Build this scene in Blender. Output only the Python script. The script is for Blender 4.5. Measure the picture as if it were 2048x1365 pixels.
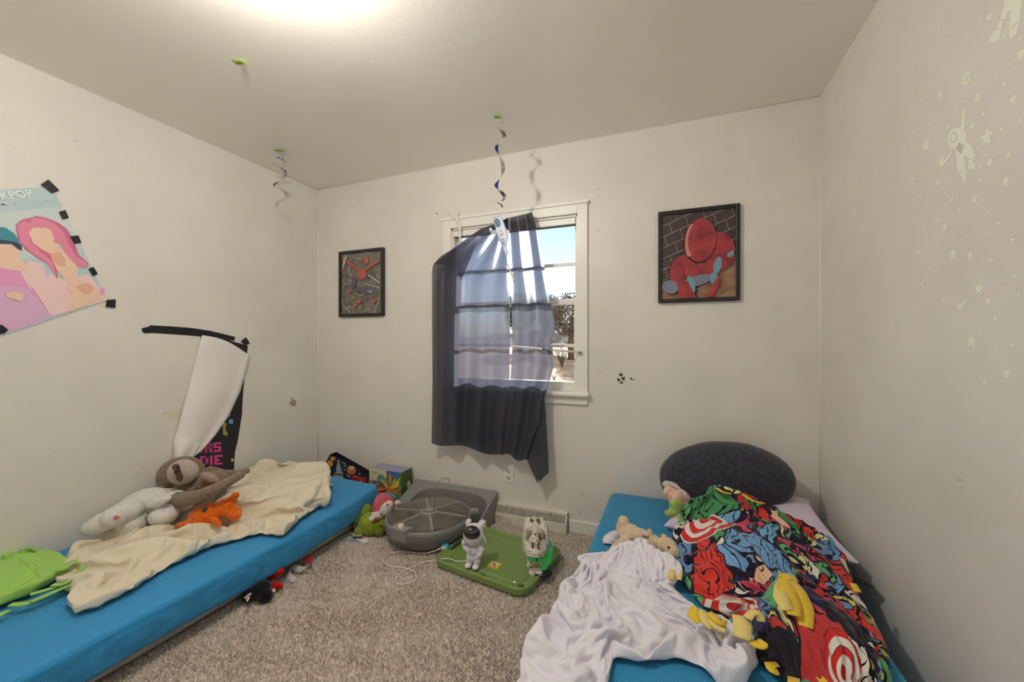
import bpy, bmesh, math, random
import numpy as np
from mathutils import Vector, Matrix, noise
for o in list(bpy.data.objects): bpy.data.objects.remove(o)
SC = bpy.context.scene; COL = SC.collection
# ---------------------------------------------------------------- camera
F_PX = 800.0; TH = math.atan(319/800); SN = math.sin(TH); CS = math.cos(TH); H = 1.195
XL, XR, YB, YF, ZC = -2.70, .702, 2.465, -.96, 2.44          # room in metres
cam = bpy.data.cameras.new('camera'); co = bpy.data.objects.new('camera', cam); COL.objects.link(co)
cam.sensor_width = 36; cam.lens = 36*F_PX/2048; cam.clip_start = .02; cam.clip_end = 500
co.location = (0, 0, H); co.rotation_euler = (math.pi/2, 0, TH)
SC.camera = co
# ---------------------------------------------------------------- light and exposure
vs = SC.view_settings; vs.view_transform = 'Standard'; vs.look = 'None'; vs.gamma = 1; vs.use_curve_mapping = False
vs.exposure = .29
SC.cycles.max_bounces = 10; SC.cycles.diffuse_bounces = 6; SC.cycles.transparent_max_bounces = 16
SC.cycles.sample_clamp_indirect = 6
w = bpy.data.worlds.new('sky'); SC.world = w; w.use_nodes = True
nt = w.node_tree; nt.nodes.clear()
out = nt.nodes.new('ShaderNodeOutputWorld'); bg = nt.nodes.new('ShaderNodeBackground')
sky = nt.nodes.new('ShaderNodeTexSky'); sky.sky_type = 'NISHITA'; sky.sun_disc = False
sky.sun_elevation = math.radians(30); sky.sun_rotation = math.radians(160); sky.air_density = 1.0; sky.dust_density = 1.5; sky.ozone_density = 1
bg.inputs['Strength'].default_value = .25
nt.links.new(sky.outputs[0], bg.inputs[0]); nt.links.new(bg.outputs[0], out.inputs[0])
sn = bpy.data.lights.new('sun', 'SUN'); sn.energy = 10.0; sn.angle = .012; sn.color = (1, .95, .88)
so = bpy.data.objects.new('sun', sn); COL.objects.link(so); so.location = (-6, 22, 7)
so.rotation_euler = Vector((-.305, .955, .262)).to_track_quat('Z', 'Y').to_euler()
LAMP = Vector((-1.1, .75, 2.345)); LAMP_W = 36
lp = bpy.data.lights.new('ceiling_bulb', 'POINT'); lp.energy = LAMP_W; lp.shadow_soft_size = .05; lp.color = (1, .945, .87)
lo = bpy.data.objects.new('ceiling_bulb', lp); COL.objects.link(lo); lo.location = LAMP

# ---------------------------------------------------------------- helpers
def ray(px, py): r = (px-1024)/F_PX; return Vector((-SN+r*CS, CS+r*SN, (682.5-py)/F_PX))
def PZ(px, py, z):                      # the point of a known height seen at a pixel of the photo
    d = ray(px, py); t = (z-H)/d.z; return Vector((d.x*t, d.y*t, z))
def PY(px, py, y=YB): d = ray(px, py); t = y/d.y; return Vector((d.x*t, y, H+d.z*t))
def PX(px, py, x=XL): d = ray(px, py); t = x/d.x; return Vector((x, d.y*t, H+d.z*t))
def FW(p): return -p.x*SN + p.y*CS      # depth in front of the photographer
CR = Vector((CS, SN, 0)); CF = Vector((-SN, CS, 0)); CU = Vector((0, 0, 1))
def s2l(c): return tuple(((v/255+.055)/1.055)**2.4 if v > 10 else v/255/12.92 for v in c)
MATS = {}
def M(name, rgb, rough=.65, bump=None, spec=.5, sheen=0, metal=0, noise_col=None, alpha=1, coat=0, trans=0):
    if name in MATS: return MATS[name]
    m = bpy.data.materials.new(name); m.use_nodes = True; MATS[name] = m
    t = m.node_tree; b = t.nodes['Principled BSDF']; c = s2l(rgb)
    b.inputs['Base Color'].default_value = (*c, 1); b.inputs['Roughness'].default_value = rough
    b.inputs['Specular IOR Level'].default_value = spec; b.inputs['Metallic'].default_value = metal
    b.inputs['Sheen Weight'].default_value = sheen; b.inputs['Coat Weight'].default_value = coat
    tc = t.nodes.new('ShaderNodeTexCoord')
    if noise_col:                       # (other rgb, scale, low, high)
        n = t.nodes.new('ShaderNodeTexNoise'); n.inputs['Scale'].default_value = noise_col[1]; n.inputs['Detail'].default_value = 5
        r = t.nodes.new('ShaderNodeValToRGB'); r.color_ramp.elements[0].position = noise_col[2]; r.color_ramp.elements[1].position = noise_col[3]
        r.color_ramp.elements[0].color = (*c, 1); r.color_ramp.elements[1].color = (*s2l(noise_col[0]), 1)
        t.links.new(tc.outputs['Object'], n.inputs['Vector']); t.links.new(n.outputs['Fac'], r.inputs[0]); t.links.new(r.outputs[0], b.inputs['Base Color'])
    if bump:                            # (scale, strength, distance)
        n = t.nodes.new('ShaderNodeTexNoise'); n.inputs['Scale'].default_value = bump[0]; n.inputs['Detail'].default_value = 3
        u = t.nodes.new('ShaderNodeBump'); u.inputs['Strength'].default_value = bump[1]; u.inputs['Distance'].default_value = bump[2] if len(bump) > 2 else .003
        t.links.new(tc.outputs['Object'], n.inputs['Vector']); t.links.new(n.outputs['Fac'], u.inputs['Height']); t.links.new(u.outputs[0], b.inputs['Normal'])
    return m
def link(name, verts, faces, mats, parent=None, smooth=False, idx=None, uvs=None):
    me = bpy.data.meshes.new(name); me.from_pydata([tuple(v) for v in verts], [], faces)
    if not isinstance(mats, (list, tuple)): mats = [mats]
    for m in mats: me.materials.append(m)
    if idx is not None: me.polygons.foreach_set('material_index', idx)
    if smooth: me.polygons.foreach_set('use_smooth', [True]*len(me.polygons))
    if uvs is not None:
        ul = me.uv_layers.new(name='UVMap')
        for l in me.loops: ul.data[l.index].uv = uvs[l.vertex_index]
    me.update(); o = bpy.data.objects.new(name, me); COL.objects.link(o)
    if parent: o.parent = parent; o.matrix_parent_inverse = parent.matrix_world.inverted()
    return o
def tag(o, label=None, cat=None, group=None, kind=None):
    for k, v in (('label', label), ('category', cat), ('group', group), ('kind', kind)):
        if v: o[k] = v
    return o
def thing(name, loc, label, cat, group=None):
    o = bpy.data.objects.new(name, None); COL.objects.link(o); o.location = loc; o.matrix_world = Matrix.Translation(loc)
    return tag(o, label, cat, group)
def struct(o): o['kind'] = 'structure'; return o
class MB:                                # mesh builder: shapes gathered into one mesh
    def __init__(s): s.v = []; s.f = []; s.i = []; s.sm = []
    def add(s, vs, fs, mi=0, sm=False):
        n = len(s.v); s.v += [Vector(v) for v in vs]; s.f += [tuple(n+k for k in f) for f in fs]; s.i += [mi]*len(fs); s.sm += [sm]*len(fs); return s
    def box(s, a, b, mi=0, mat=None):
        x0, y0, z0 = a; x1, y1, z1 = b
        vs = [Vector(p) for p in ((x0,y0,z0),(x1,y0,z0),(x1,y1,z0),(x0,y1,z0),(x0,y0,z1),(x1,y0,z1),(x1,y1,z1),(x0,y1,z1))]
        if mat: vs = [mat @ v for v in vs]
        return s.add(vs, [(0,3,2,1),(4,5,6,7),(0,1,5,4),(1,2,6,5),(2,3,7,6),(3,0,4,7)], mi)
    def cbox(s, c, size, mat=None, mi=0):
        h = [q/2 for q in size]; m = Matrix.Translation(c) @ (mat if mat else Matrix()); return s.box([-q for q in h], h, mi, m)
    def tube(s, pts, r, n=8, mi=0, cap=True, closed=False):
        pts = [Vector(p) for p in pts]; N = len(pts); rs = r if isinstance(r, (list, tuple)) else [r]*N
        vs = []; up = Vector((0, 0, 1))
        for k, p in enumerate(pts):
            d = (pts[(k+1) % N]-pts[k-1]) if closed else (pts[min(k+1, N-1)]-pts[max(k-1, 0)])
            d.normalize(); a = d.cross(up)
            if a.length < .05: a = d.cross(Vector((1, 0, 0)))
            a.normalize(); b = d.cross(a)
            for q in range(n): t = 2*math.pi*q/n; vs.append(p+a*math.cos(t)*rs[k]+b*math.sin(t)*rs[k])
        fs = []
        for k in range(N if closed else N-1):
            k2 = (k+1) % N
            for q in range(n): fs.append((k*n+q, k*n+(q+1) % n, k2*n+(q+1) % n, k2*n+q))
        if cap and not closed: fs += [tuple(range(n-1, -1, -1)), tuple((N-1)*n+q for q in range(n))]
        return s.add(vs, fs, mi, True)
    def lathe(s, prof, c=(0,0,0), n=48, mi=0, mat=None, sm=True):
        vs = []; c = Vector(c)
        for r, z in prof:
            for q in range(n):
                t = 2*math.pi*q/n; v = Vector((r*math.cos(t), r*math.sin(t), z)); vs.append((mat @ v if mat else v)+c)
        fs = [(k*n+q, k*n+(q+1) % n, (k+1)*n+(q+1) % n, (k+1)*n+q) for k in range(len(prof)-1) for q in range(n)]
        return s.add(vs, fs, mi, sm)
    def ell(s, c, r, mat=None, n=16, mi=0):
        vs = []; c = Vector(c); r = (r,)*3 if not isinstance(r, (tuple, list)) else r
        for j in range(n+1):
            a = math.pi*j/n
            for q in range(n):
                t = 2*math.pi*q/n; v = Vector((math.sin(a)*math.cos(t)*r[0], math.sin(a)*math.sin(t)*r[1], math.cos(a)*r[2])); vs.append((mat @ v if mat else v)+c)
        return s.add(vs, [(j*n+q, (j+1)*n+q, (j+1)*n+(q+1) % n, j*n+(q+1) % n) for j in range(n) for q in range(n)], mi, True)
    def slab(s, pts, nrm, th, mi=0):      # polygon given thickness along -nrm
        pts = [Vector(p) for p in pts]; nrm = Vector(nrm).normalized(); n = len(pts)
        vs = pts+[p-nrm*th for p in pts]
        return s.add(vs, [tuple(range(n)), tuple(range(2*n-1, n-1, -1))]+[(k, n+k, n+(k+1) % n, (k+1) % n) for k in range(n)], mi)
    def build(s, name, mats, parent=None, bevel=0, seg=2, fix=True):
        o = link(name, s.v, s.f, mats, parent, idx=s.i); o.data.polygons.foreach_set('use_smooth', s.sm)
        if fix:
            bm = bmesh.new(); bm.from_mesh(o.data); bmesh.ops.remove_doubles(bm, verts=bm.verts, dist=1e-6); bmesh.ops.recalc_face_normals(bm, faces=bm.faces); bm.to_mesh(o.data); bm.free()
        if bevel:
            b = o.modifiers.new('bevel', 'BEVEL'); b.width = bevel; b.segments = seg; b.limit_method = 'ANGLE'
        return o
def catmull(P, n):
    out_ = []
    for k in range(len(P)-1):
        p0, p1, p2, p3 = P[max(k-1, 0)], P[k], P[k+1], P[min(k+2, len(P)-1)]
        for q in range(n): t = q/n; out_.append(.5*((2*p1)+(-p0+p2)*t+(2*p0-5*p1+4*p2-p3)*t*t+(-p0+3*p1-3*p2+p3)*t**3))
    return out_+[P[-1]]
def ribbon(name, pts, wdt, mat, parent=None, side=None, th=.0015, sub=1, cup=0):
    """a strip of cloth or foil along a path; side = width direction"""
    pts = [Vector(p) for p in pts]; W_ = list(wdt) if isinstance(wdt, (list, tuple)) else [wdt]*len(pts); n = 6
    P = catmull(pts, n); N = len(P); vs = []; Wd = [W_[min(k//n, len(W_)-1)]+(W_[min(k//n+1, len(W_)-1)]-W_[min(k//n, len(W_)-1)])*(k % n)/n for k in range(N)]
    for k, p in enumerate(P):
        d = (P[min(k+1, N-1)]-P[max(k-1, 0)]).normalized(); sd = Vector(side) if side is not None else d.cross(Vector((0, 0, 1)))
        sd = sd.normalized(); up = sd.cross(d).normalized(); vs += [p-sd*Wd[k]/2+up*cup, p, p+sd*Wd[k]/2+up*cup]
    o = link(name, vs, [(3*k+q, 3*k+q+1, 3*k+q+4, 3*k+q+3) for k in range(N-1) for q in (0, 1)], mat, parent, smooth=True)
    if th: b = o.modifiers.new('thick', 'SOLIDIFY'); b.thickness = th; b.offset = 0
    return o
def chain(pts, n=5):                     # limb: a run of overlapping ellipsoids. pt = (px, py, z, r)
    out_ = []
    for a, b in zip(pts, pts[1:]):
        for k in range(n): t = k/n; out_.append((a[0]*(1-t)+b[0]*t, a[1]*(1-t)+b[1]*t, a[2]*(1-t)+b[2]*t)+(a[3]*(1-t)+b[3]*t,)*2)
    return out_+[pts[-1][:3]+(pts[-1][3],)*2]
def blob(name, parts, mat, parent=None, voxel=.006, smooth=8, mats=None):
    """plush body: ellipsoids fused into one continuous skin. part = (px, py, z, rx, ry[, angle[, depth]]) radii in photo pixels"""
    mb = MB()
    for p in parts:
        px, py, z, rx, ry = p[:5]; an = math.radians(p[5]) if len(p) > 5 else 0
        c = PZ(px, py, z) if isinstance(z, (int, float)) else PY(px, py, z[0]); k = FW(c)/F_PX
        rd = (p[6] if len(p) > 6 else min(rx, ry))*k
        a = CR*math.cos(an)+CU*math.sin(an); b = -CR*math.sin(an)+CU*math.cos(an)
        mt = Matrix((a, CF, b)).transposed()
        mb.ell(c, (rx*k, rd, ry*k), mt)
    o = mb.build(name, mat, parent, fix=False)
    r = o.modifiers.new('fuse', 'REMESH'); r.mode = 'VOXEL'; r.voxel_size = voxel; r.use_smooth_shade = True
    s_ = o.modifiers.new('soft', 'SMOOTH'); s_.iterations = smooth; s_.factor = .6
    return o
def disc(name, c, n, r, mat, parent, th=.002, ry=None, seg=24):
    n = Vector(n).normalized(); a = n.cross(Vector((0, 0, 1))); a = a.normalized() if a.length > .1 else Vector((1, 0, 0)); b = n.cross(a)
    ry = ry or r
    return MB().slab([Vector(c)+a*math.cos(2*math.pi*k/seg)*r+b*math.sin(2*math.pi*k/seg)*ry for k in range(seg)], n, th).build(name, mat, parent)
def text(name, body, size, mtx, mat, parent, bold=0, ext=.0004, spacing=1, align='LEFT'):
    cu = bpy.data.curves.new(name, 'FONT'); cu.body = body; cu.size = size; cu.extrude = ext; cu.offset = bold; cu.space_character = spacing; cu.align_x = align; cu.resolution_u = 3
    t = bpy.data.objects.new('tmp', cu); COL.objects.link(t); bpy.context.view_layer.update()
    me = bpy.data.meshes.new_from_object(t.evaluated_get(bpy.context.evaluated_depsgraph_get())); bpy.data.objects.remove(t)
    me.transform(mtx); me.materials.clear(); me.materials.append(mat); me.name = name
    o = bpy.data.objects.new(name, me); COL.objects.link(o)
    o.parent = parent; o.matrix_parent_inverse = parent.matrix_world.inverted(); return o
def frame_mtx(o, x, y):                  # local x,y axes for text lying on a surface
    x = Vector(x).normalized(); y = Vector(y); y = (y-x*y.dot(x)).normalized(); z = x.cross(y)
    return Matrix.Translation(o) @ Matrix((x, y, z)).transposed().to_4x4()
def art(name, layers, f, nrm, mats, parent, th=.0008, base=.0003, step=.00025):
    """flat printed picture: stacked paper-thin colour shapes. layers = [(material index, [(px,py)...])]"""
    mb = MB(); nrm = Vector(nrm)
    for k, (mi, pts) in enumerate(layers):
        off = nrm*(base+step*(k+1)); P = [f(*p)+off for p in pts]
        mb.slab(P, nrm, th if k == 0 else step*.9, mi)
    return mb.build(name, mats, parent, fix=False)
def oval(cx, cy, rx, ry, an=0, n=20):
    a = math.radians(an); return [(cx+rx*math.cos(t)*math.cos(a)-ry*math.sin(t)*math.sin(a), cy+rx*math.cos(t)*math.sin(a)+ry*math.sin(t)*math.cos(a)) for t in [2*math.pi*k/n for k in range(n)]]
def stroke(pts, w_):                     # thin line polygon in pixel space
    L = []; R = []
    for k, p in enumerate(pts):
        a = pts[max(k-1, 0)]; b = pts[min(k+1, len(pts)-1)]; dx, dy = b[0]-a[0], b[1]-a[1]; l = math.hypot(dx, dy) or 1
        L.append((p[0]-dy/l*w_/2, p[1]+dx/l*w_/2)); R.append((p[0]+dy/l*w_/2, p[1]-dx/l*w_/2))
    return L+R[::-1]
def rng(s): return random.Random(s)

# ---------------------------------------------------------------- room shell
def paint(name, rgb, rough, bsc, bst, blotch):
    m = M(name, rgb, rough, None, .5); t = m.node_tree; b = t.nodes['Principled BSDF']; tc = t.nodes.new('ShaderNodeTexCoord')
    n = t.nodes.new('ShaderNodeTexNoise'); n.inputs['Scale'].default_value = bsc; n.inputs['Detail'].default_value = 4
    u = t.nodes.new('ShaderNodeBump'); u.inputs['Strength'].default_value = bst; u.inputs['Distance'].default_value = .002
    t.links.new(tc.outputs['Object'], n.inputs['Vector']); t.links.new(n.outputs[0], u.inputs['Height']); t.links.new(u.outputs[0], b.inputs['Normal'])
    n2 = t.nodes.new('ShaderNodeTexNoise'); n2.inputs['Scale'].default_value = 2.2; n2.inputs['Detail'].default_value = 6; n2.inputs['Roughness'].default_value = .6
    mp = t.nodes.new('ShaderNodeMapRange'); mp.inputs['From Min'].default_value = .35; mp.inputs['From Max'].default_value = .8; mp.inputs['To Min'].default_value = 0; mp.inputs['To Max'].default_value = blotch
    mx = t.nodes.new('ShaderNodeMixRGB'); mx.inputs[1].default_value = (*s2l(rgb), 1); mx.inputs[2].default_value = (*s2l([v*.82 for v in rgb]), 1)
    t.links.new(tc.outputs['Object'], n2.inputs['Vector']); t.links.new(n2.outputs[0], mp.inputs[0]); t.links.new(mp.outputs[0], mx.inputs[0])
    # scattered tiny scuffs
    v = t.nodes.new('ShaderNodeTexNoise'); v.inputs['Scale'].default_value = 26; v.inputs['Detail'].default_value = 2
    r = t.nodes.new('ShaderNodeValToRGB'); r.color_ramp.elements[0].position = .755; r.color_ramp.elements[1].position = .79
    mx2 = t.nodes.new('ShaderNodeMixRGB'); mx2.inputs[2].default_value = (*s2l((120, 108, 92)), 1)
    ml = t.nodes.new('ShaderNodeMath'); ml.operation = 'MULTIPLY'; ml.inputs[1].default_value = .22*(blotch > 0)
    t.links.new(tc.outputs['Object'], v.inputs['Vector']); t.links.new(v.outputs[0], r.inputs[0]); t.links.new(r.outputs[0], ml.inputs[0])
    t.links.new(mx.outputs[0], mx2.inputs[1]); t.links.new(ml.outputs[0], mx2.inputs[0]); t.links.new(mx2.outputs[0], b.inputs['Base Color'])
    return m
wallm = paint('wall_paint', (231, 227, 219), .42, 260, .12, .35)
ceilm = paint('ceiling_paint', (246, 242, 233), .27, 110, .16, .0)
whitem = M('trim_paint', (238, 236, 228), .35, (60, .05))
TK = .12
struct(MB().box((XL-TK, YF-TK, -TK), (XR+TK, YB+TK, 0)).build('floor', M('carpet_base', (214, 200, 186), .95)))
struct(MB().box((XL-TK, YF-TK, ZC), (XR+TK, YB+TK, ZC+TK)).build('ceiling', ceilm))
wall_left = struct(MB().box((XL-TK, YF-TK, 0), (XL, YB+TK, ZC)).build('wall_left', wallm))
wall_right = struct(MB().box((XR, YF-TK, 0), (XR+TK, YB+TK, ZC)).build('wall_right', wallm))
struct(MB().box((XL, YF-TK, 0), (XR, YF, ZC)).build('wall_front', wallm))
WX0, WX1, WZ0, WZ1 = -1.440, -.542, .872, 1.985
mb = MB(); mb.box((XL, YB, 0), (WX0, YB+TK, ZC)); mb.box((WX1, YB, 0), (XR, YB+TK, ZC)); mb.box((WX0, YB, 0), (WX1, YB+TK, WZ0)); mb.box((WX0, YB, WZ1), (WX1, YB+TK, ZC))
wall_back = struct(mb.build('wall_back', wallm, fix=False))
# door in the wall behind the photographer (lets the room read as a room from inside)
d = struct(MB().box((-.25, YF, 0), (.55, YF+.03, 2.03)).build('door_1', whitem, bevel=.004))
MB().ell((-.18, YF+.07, .95), .028).tube([(-.18, YF+.03, .95), (-.18, YF+.07, .95)], .01).build('door_handle', M('brass', (170, 140, 80), .3, metal=1), d)
# baseboards
struct(MB().box((-.598, YB-.014, 0), (XR, YB, .078)).build('baseboard_back', whitem, bevel=.004))
struct(MB().box((XL, YB-.014, 0), (-1.112, YB, .078)).build('trim_1', whitem, bevel=.004))
struct(MB().box((XR-.014, YF, 0), (XR, YB-.014, .078)).build('baseboard_right', whitem, bevel=.004))
struct(MB().box((XL, YF, 0), (XL+.014, YB-.014, .078)).build('baseboard_left', whitem, bevel=.004))
# thin corner and ceiling caulk lines
cm = M('caulk', (236, 233, 224), .5)
struct(MB().tube([(XL, YB, .08), (XL, YB, ZC)], .0045, 6).build('trim_2', cm)); struct(MB().tube([(XR, YB, .08), (XR, YB, ZC)], .0045, 6).build('trim_3', cm))
struct(MB().tube([(XL, YB, ZC), (XR, YB, ZC)], .004, 6).build('trim_4', cm)); struct(MB().tube([(XL, YB, ZC), (XL, YF, ZC)], .004, 6).build('trim_5', cm))

# carpet pile
def carpet():
    R = np.random.RandomState(4); n = 240000
    x = R.uniform(-2.2, .75, n); y = R.uniform(.25, YB-.015, n)
    k = ~((x > -.32) & (x < .6) & (y > .3)) & ~((x < -1.865) & (y < 2.2)); x = x[k]; y = y[k]; n = len(x)
    h = R.uniform(.006, .011, n); a = R.uniform(0, 6.283, n); wd = R.uniform(.0018, .0034, n)
    # tufts lean together in soft drifts
    fx = np.sin(x*9+np.sin(y*7)*2)+np.sin(x*23+y*17); fy = np.cos(y*11+np.sin(x*8)*2)+np.sin(y*29-x*13)
    lx = .0014*fx+R.normal(0, .003, n); ly = .0014*fy+R.normal(0, .003, n)
    dx = np.cos(a)*wd; dy = np.sin(a)*wd
    V = np.zeros((n, 4, 3)); z0 = np.full(n, -.001)
    V[:, 0] = np.stack([x-dx, y-dy, z0], 1); V[:, 1] = np.stack([x+dx, y+dy, z0], 1)
    V[:, 2] = np.stack([x+dx*.8+lx, y+dy*.8+ly, h], 1); V[:, 3] = np.stack([x-dx*.8+lx, y-dy*.8+ly, h*.96], 1)
    me = bpy.data.meshes.new('carpet_pile'); me.vertices.add(4*n); me.vertices.foreach_set('co', V.reshape(-1)); me.loops.add(4*n)
    me.loops.foreach_set('vertex_index', np.arange(4*n, dtype=np.int32)); me.polygons.add(n); me.polygons.foreach_set('loop_start', np.arange(0, 4*n, 4, dtype=np.int32))
    me.update(calc_edges=True)
    m = bpy.data.materials.new('carpet_yarn'); m.use_nodes = True; t = m.node_tree; b = t.nodes['Principled BSDF']; b.inputs['Roughness'].default_value = .95; b.inputs['Specular IOR Level'].default_value = .1
    g = t.nodes.new('ShaderNodeNewGeometry'); r = t.nodes.new('ShaderNodeValToRGB'); r.color_ramp.elements[0].color = (*s2l((206, 196, 185)), 1); r.color_ramp.elements[1].color = (*s2l((238, 229, 220)), 1)
    t.links.new(g.outputs['Random Per Island'], r.inputs[0]); t.links.new(r.outputs[0], b.inputs['Base Color'])
    me.materials.append(m); o = bpy.data.objects.new('carpet_pile', me); COL.objects.link(o)
    tag(o, 'greyish brown shaggy carpet pile covering the bedroom floor', 'carpet', kind='stuff')
carpet()

# ---------------------------------------------------------------- window
win = struct(bpy.data.objects.new('window_1', None)); COL.objects.link(win); win.location = (-.99, YB, WZ0); win.matrix_world = Matrix.Translation(win.location)
mb = MB(); cw = .064
mb.box((WX0-cw, YB-.018, WZ0), (WX0, YB, WZ1+cw)); mb.box((WX1, YB-.018, WZ0), (WX1+cw, YB, WZ1+cw)); mb.box((WX0, YB-.018, WZ1), (WX1, YB, WZ1+cw))
mb.box((WX0-cw-.008, YB-.026, WZ1+cw-.006), (WX1+cw+.008, YB, WZ1+cw+.016)); mb.build('window_casing', whitem, win, bevel=.004)
MB().box((WX0-cw-.012, YB-.05, WZ0-.018), (WX1+cw+.012, YB+.06, WZ0+.006)).build('window_stool', whitem, win, bevel=.005)
MB().box((WX0-cw, YB-.016, WZ0-.072), (WX1+cw, YB, WZ0-.018)).build('window_apron', whitem, win, bevel=.003)
def sash(z0, z1, y, mz, br):
    mb = MB(); st = .030
    mb.box((WX0, y, z0), (WX0+st, y+.028, z1)); mb.box((WX1-st, y, z0), (WX1, y+.028, z1)); mb.box((WX0+st, y, z0), (WX1-st, y+.028, z0+br)); mb.box((WX0+st, y, z1-.034), (WX1-st, y+.028, z1))
    s_ = mb.build('sash', whitem, win, bevel=.003)
    MB().box((WX0+st, y+.006, mz-.010), (WX1-st, y+.022, mz+.010)).build('muntin', whitem, s_)
    g = MB().box((WX0+st, y+.012, z0+br), (WX1-st, y+.016, z1-.034)).build('glass_pane', glassm, s_)
glassm = bpy.data.materials.new('window_glass'); glassm.use_nodes = True; t = glassm.node_tree; t.nodes.clear()
o_ = t.nodes.new('ShaderNodeOutputMaterial'); tr = t.nodes.new('ShaderNodeBsdfTransparent'); tr.inputs[0].default_value = (.96, .98, .98, 1); gl = t.nodes.new('ShaderNodeBsdfGlossy'); gl.inputs['Roughness'].default_value = .35
fr = t.nodes.new('ShaderNodeFresnel'); fr.inputs[0].default_value = 1.04; mx = t.nodes.new('ShaderNodeMixShader'); t.links.new(fr.outputs[0], mx.inputs[0]); t.links.new(tr.outputs[0], mx.inputs[1]); t.links.new(gl.outputs[0], mx.inputs[2]); t.links.new(mx.outputs[0], o_.inputs[0])
sash(1.435, WZ1-.012, YB+.062, 1.69, .028); sash(WZ0+.008, 1.462, YB+.030, 1.165, .055)
# reveal lining and stops
mb = MB(); mb.box((WX0-.001, YB, WZ0), (WX0+.010, YB+.03, WZ1)); mb.box((WX1-.010, YB, WZ0), (WX1+.001, YB+.03, WZ1)); mb.box((WX0, YB, WZ1-.012), (WX1, YB+.09, WZ1+.001)); mb.build('window_stop', whitem, win)
# blind headrail left at the top of the opening
hr = thing('blind_headrail', (-.99, YB+.012, WZ1-.06), 'white metal blind headrail left under the top of the window frame', 'blind')
MB().box((WX0+.014, YB-.004, WZ1-.058), (WX1-.014, YB+.026, WZ1-.018)).build('rail', whitem, hr, bevel=.003)
MB().box((WX0+.02, YB-.001, WZ1-.066), (WX1-.02, YB+.02, WZ1-.058)).build('slot', M('dark_slot', (70, 66, 62), .6), hr)

# ---------------------------------------------------------------- outside
gm = M('desert_ground', (196, 156, 120), .95, None, .1, noise_col=((172, 134, 100), .6, .4, .65))
struct(MB().box((-60, YB+.5, -.5), (60, 140, -.4)).build('ground', gm))
def hill(name, cx, cy, rx, ry, h, rgb, seed):
    vs = []; n = 40
    for j in range(n+1):
        for i in range(n+1):
            u = i/n*2-1; v = j/n*2-1; q = max(0, 1-u*u-v*v); nz = noise.fractal((u*3+seed, v*3, 0), .8, 2, 4)
            vs.append((cx+u*rx, cy+v*ry, -.41+q**.7*h*(1+.25*nz)))
    return struct(link(name, vs, [(j*(n+1)+i, j*(n+1)+i+1, (j+1)*(n+1)+i+1, (j+1)*(n+1)+i) for j in range(n) for i in range(n)], M(name+'_m', rgb, .95, None, .1, noise_col=([v*.7 for v in rgb], .25, .4, .6)), smooth=True))
hill('distant_hill', -24, 118, 60, 14, 4.5, (170, 158, 142), 1)
def shrub(px, py, hpx, label, leaf, seed, group=None, n=140, spread=1.0, stem=True):
    b = PZ(px, py, -.4); k = FW(b)/F_PX; h = hpx*k; r = rng(seed)
    t_ = thing('desert_shrub', b, label, 'shrub', group)
    mb = MB(); lf = MB()
    for q in range(9):
        a = r.uniform(0, 6.28); s = h*.45*spread*r.uniform(.4, 1); tip = b+Vector((math.cos(a)*s, math.sin(a)*s, h*r.uniform(.6, 1)))
        mb.tube([b, b.lerp(tip, .5)+Vector((0, 0, h*.1)), tip], [h*.03, h*.02, h*.008], 5)
        for _ in range(n//9):
            c = b.lerp(tip, r.uniform(.45, 1.05))+Vector((r.gauss(0, h*.09), r.gauss(0, h*.09), r.gauss(0, h*.07))); s2 = h*r.uniform(.03, .06)
            u = Vector((r.gauss(0, 1), r.gauss(0, 1), r.gauss(0, 1))).normalized(); v = u.orthogonal().normalized()
            lf.add([c-u*s2, c-v*s2*.4, c+u*s2, c+v*s2*.4], [(0, 1, 2, 3)])
    mb.build('branches', M('bark', (92, 74, 58), .9), t_); lf.build('foliage', leaf, t_, fix=False)
lg = M('leaf_grey', (118, 132, 120), .8); ld = M('leaf_dark', (70, 78, 56), .8); lb = M('leaf_brown', (104, 90, 78), .85)
shrub(1124, 735, 38, 'spiky dark desert shrub in the tan yard, nearest the window', ld, 3, n=220)
shrub(1118, 692, 26, 'grey green desert shrub further back in the tan yard', lg, 5)
shrub(1136, 697, 20, 'small brown dry bush to the right of the grey green shrub in the yard', lb, 6)
shrub(1108, 762, 14, 'low pale scrub near the lower left of the right window pane', lg, 8)
def tree(px, py, hpx, wpx, label, leaf, seed, dist):
    d_ = ray(px, py); t0 = dist; b = Vector((d_.x*t0, d_.y*t0, -.4)); k = FW(b)/F_PX; h = hpx*k; wd = wpx*k; r = rng(seed)
    t_ = thing('yard_tree', b, label, 'tree'); MB().tube([b, b+Vector((0, 0, h*.5)), b+Vector((h*.03, 0, h*.8))], [h*.05, h*.035, h*.01], 8).build('trunk', M('bark', (92, 74, 58), .9), t_)
    lf = MB()
    for _ in range(4200):
        u = Vector((r.gauss(0, 1), r.gauss(0, 1), r.gauss(0, 1))).normalized()*r.uniform(.55, 1)
        c = b+Vector((u.x*wd, u.y*wd, h*.66+u.z*h*.34)); s2 = h*r.uniform(.009, .022); u2 = Vector((r.gauss(0, 1), r.gauss(0, 1), r.gauss(0, 1))).normalized(); v = u2.orthogonal().normalized()
        lf.add([c-u2*s2, c-v*s2*.6, c+u2*s2, c+v*s2*.6], [(0, 1, 2, 3)])
    lf.build('foliage', leaf, t_, fix=False)
tree(1142, 684, 136, 44, 'round brown topped tree seen behind the window meeting rail', lb, 12, 34)
tree(1100, 684, 118, 26, 'grey green tree beside the curtain edge behind the window', lg, 13, 52)
tree(1040, 684, 120, 34, 'dark green tree far off behind the slit of the curtain', ld, 14, 60)
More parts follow.
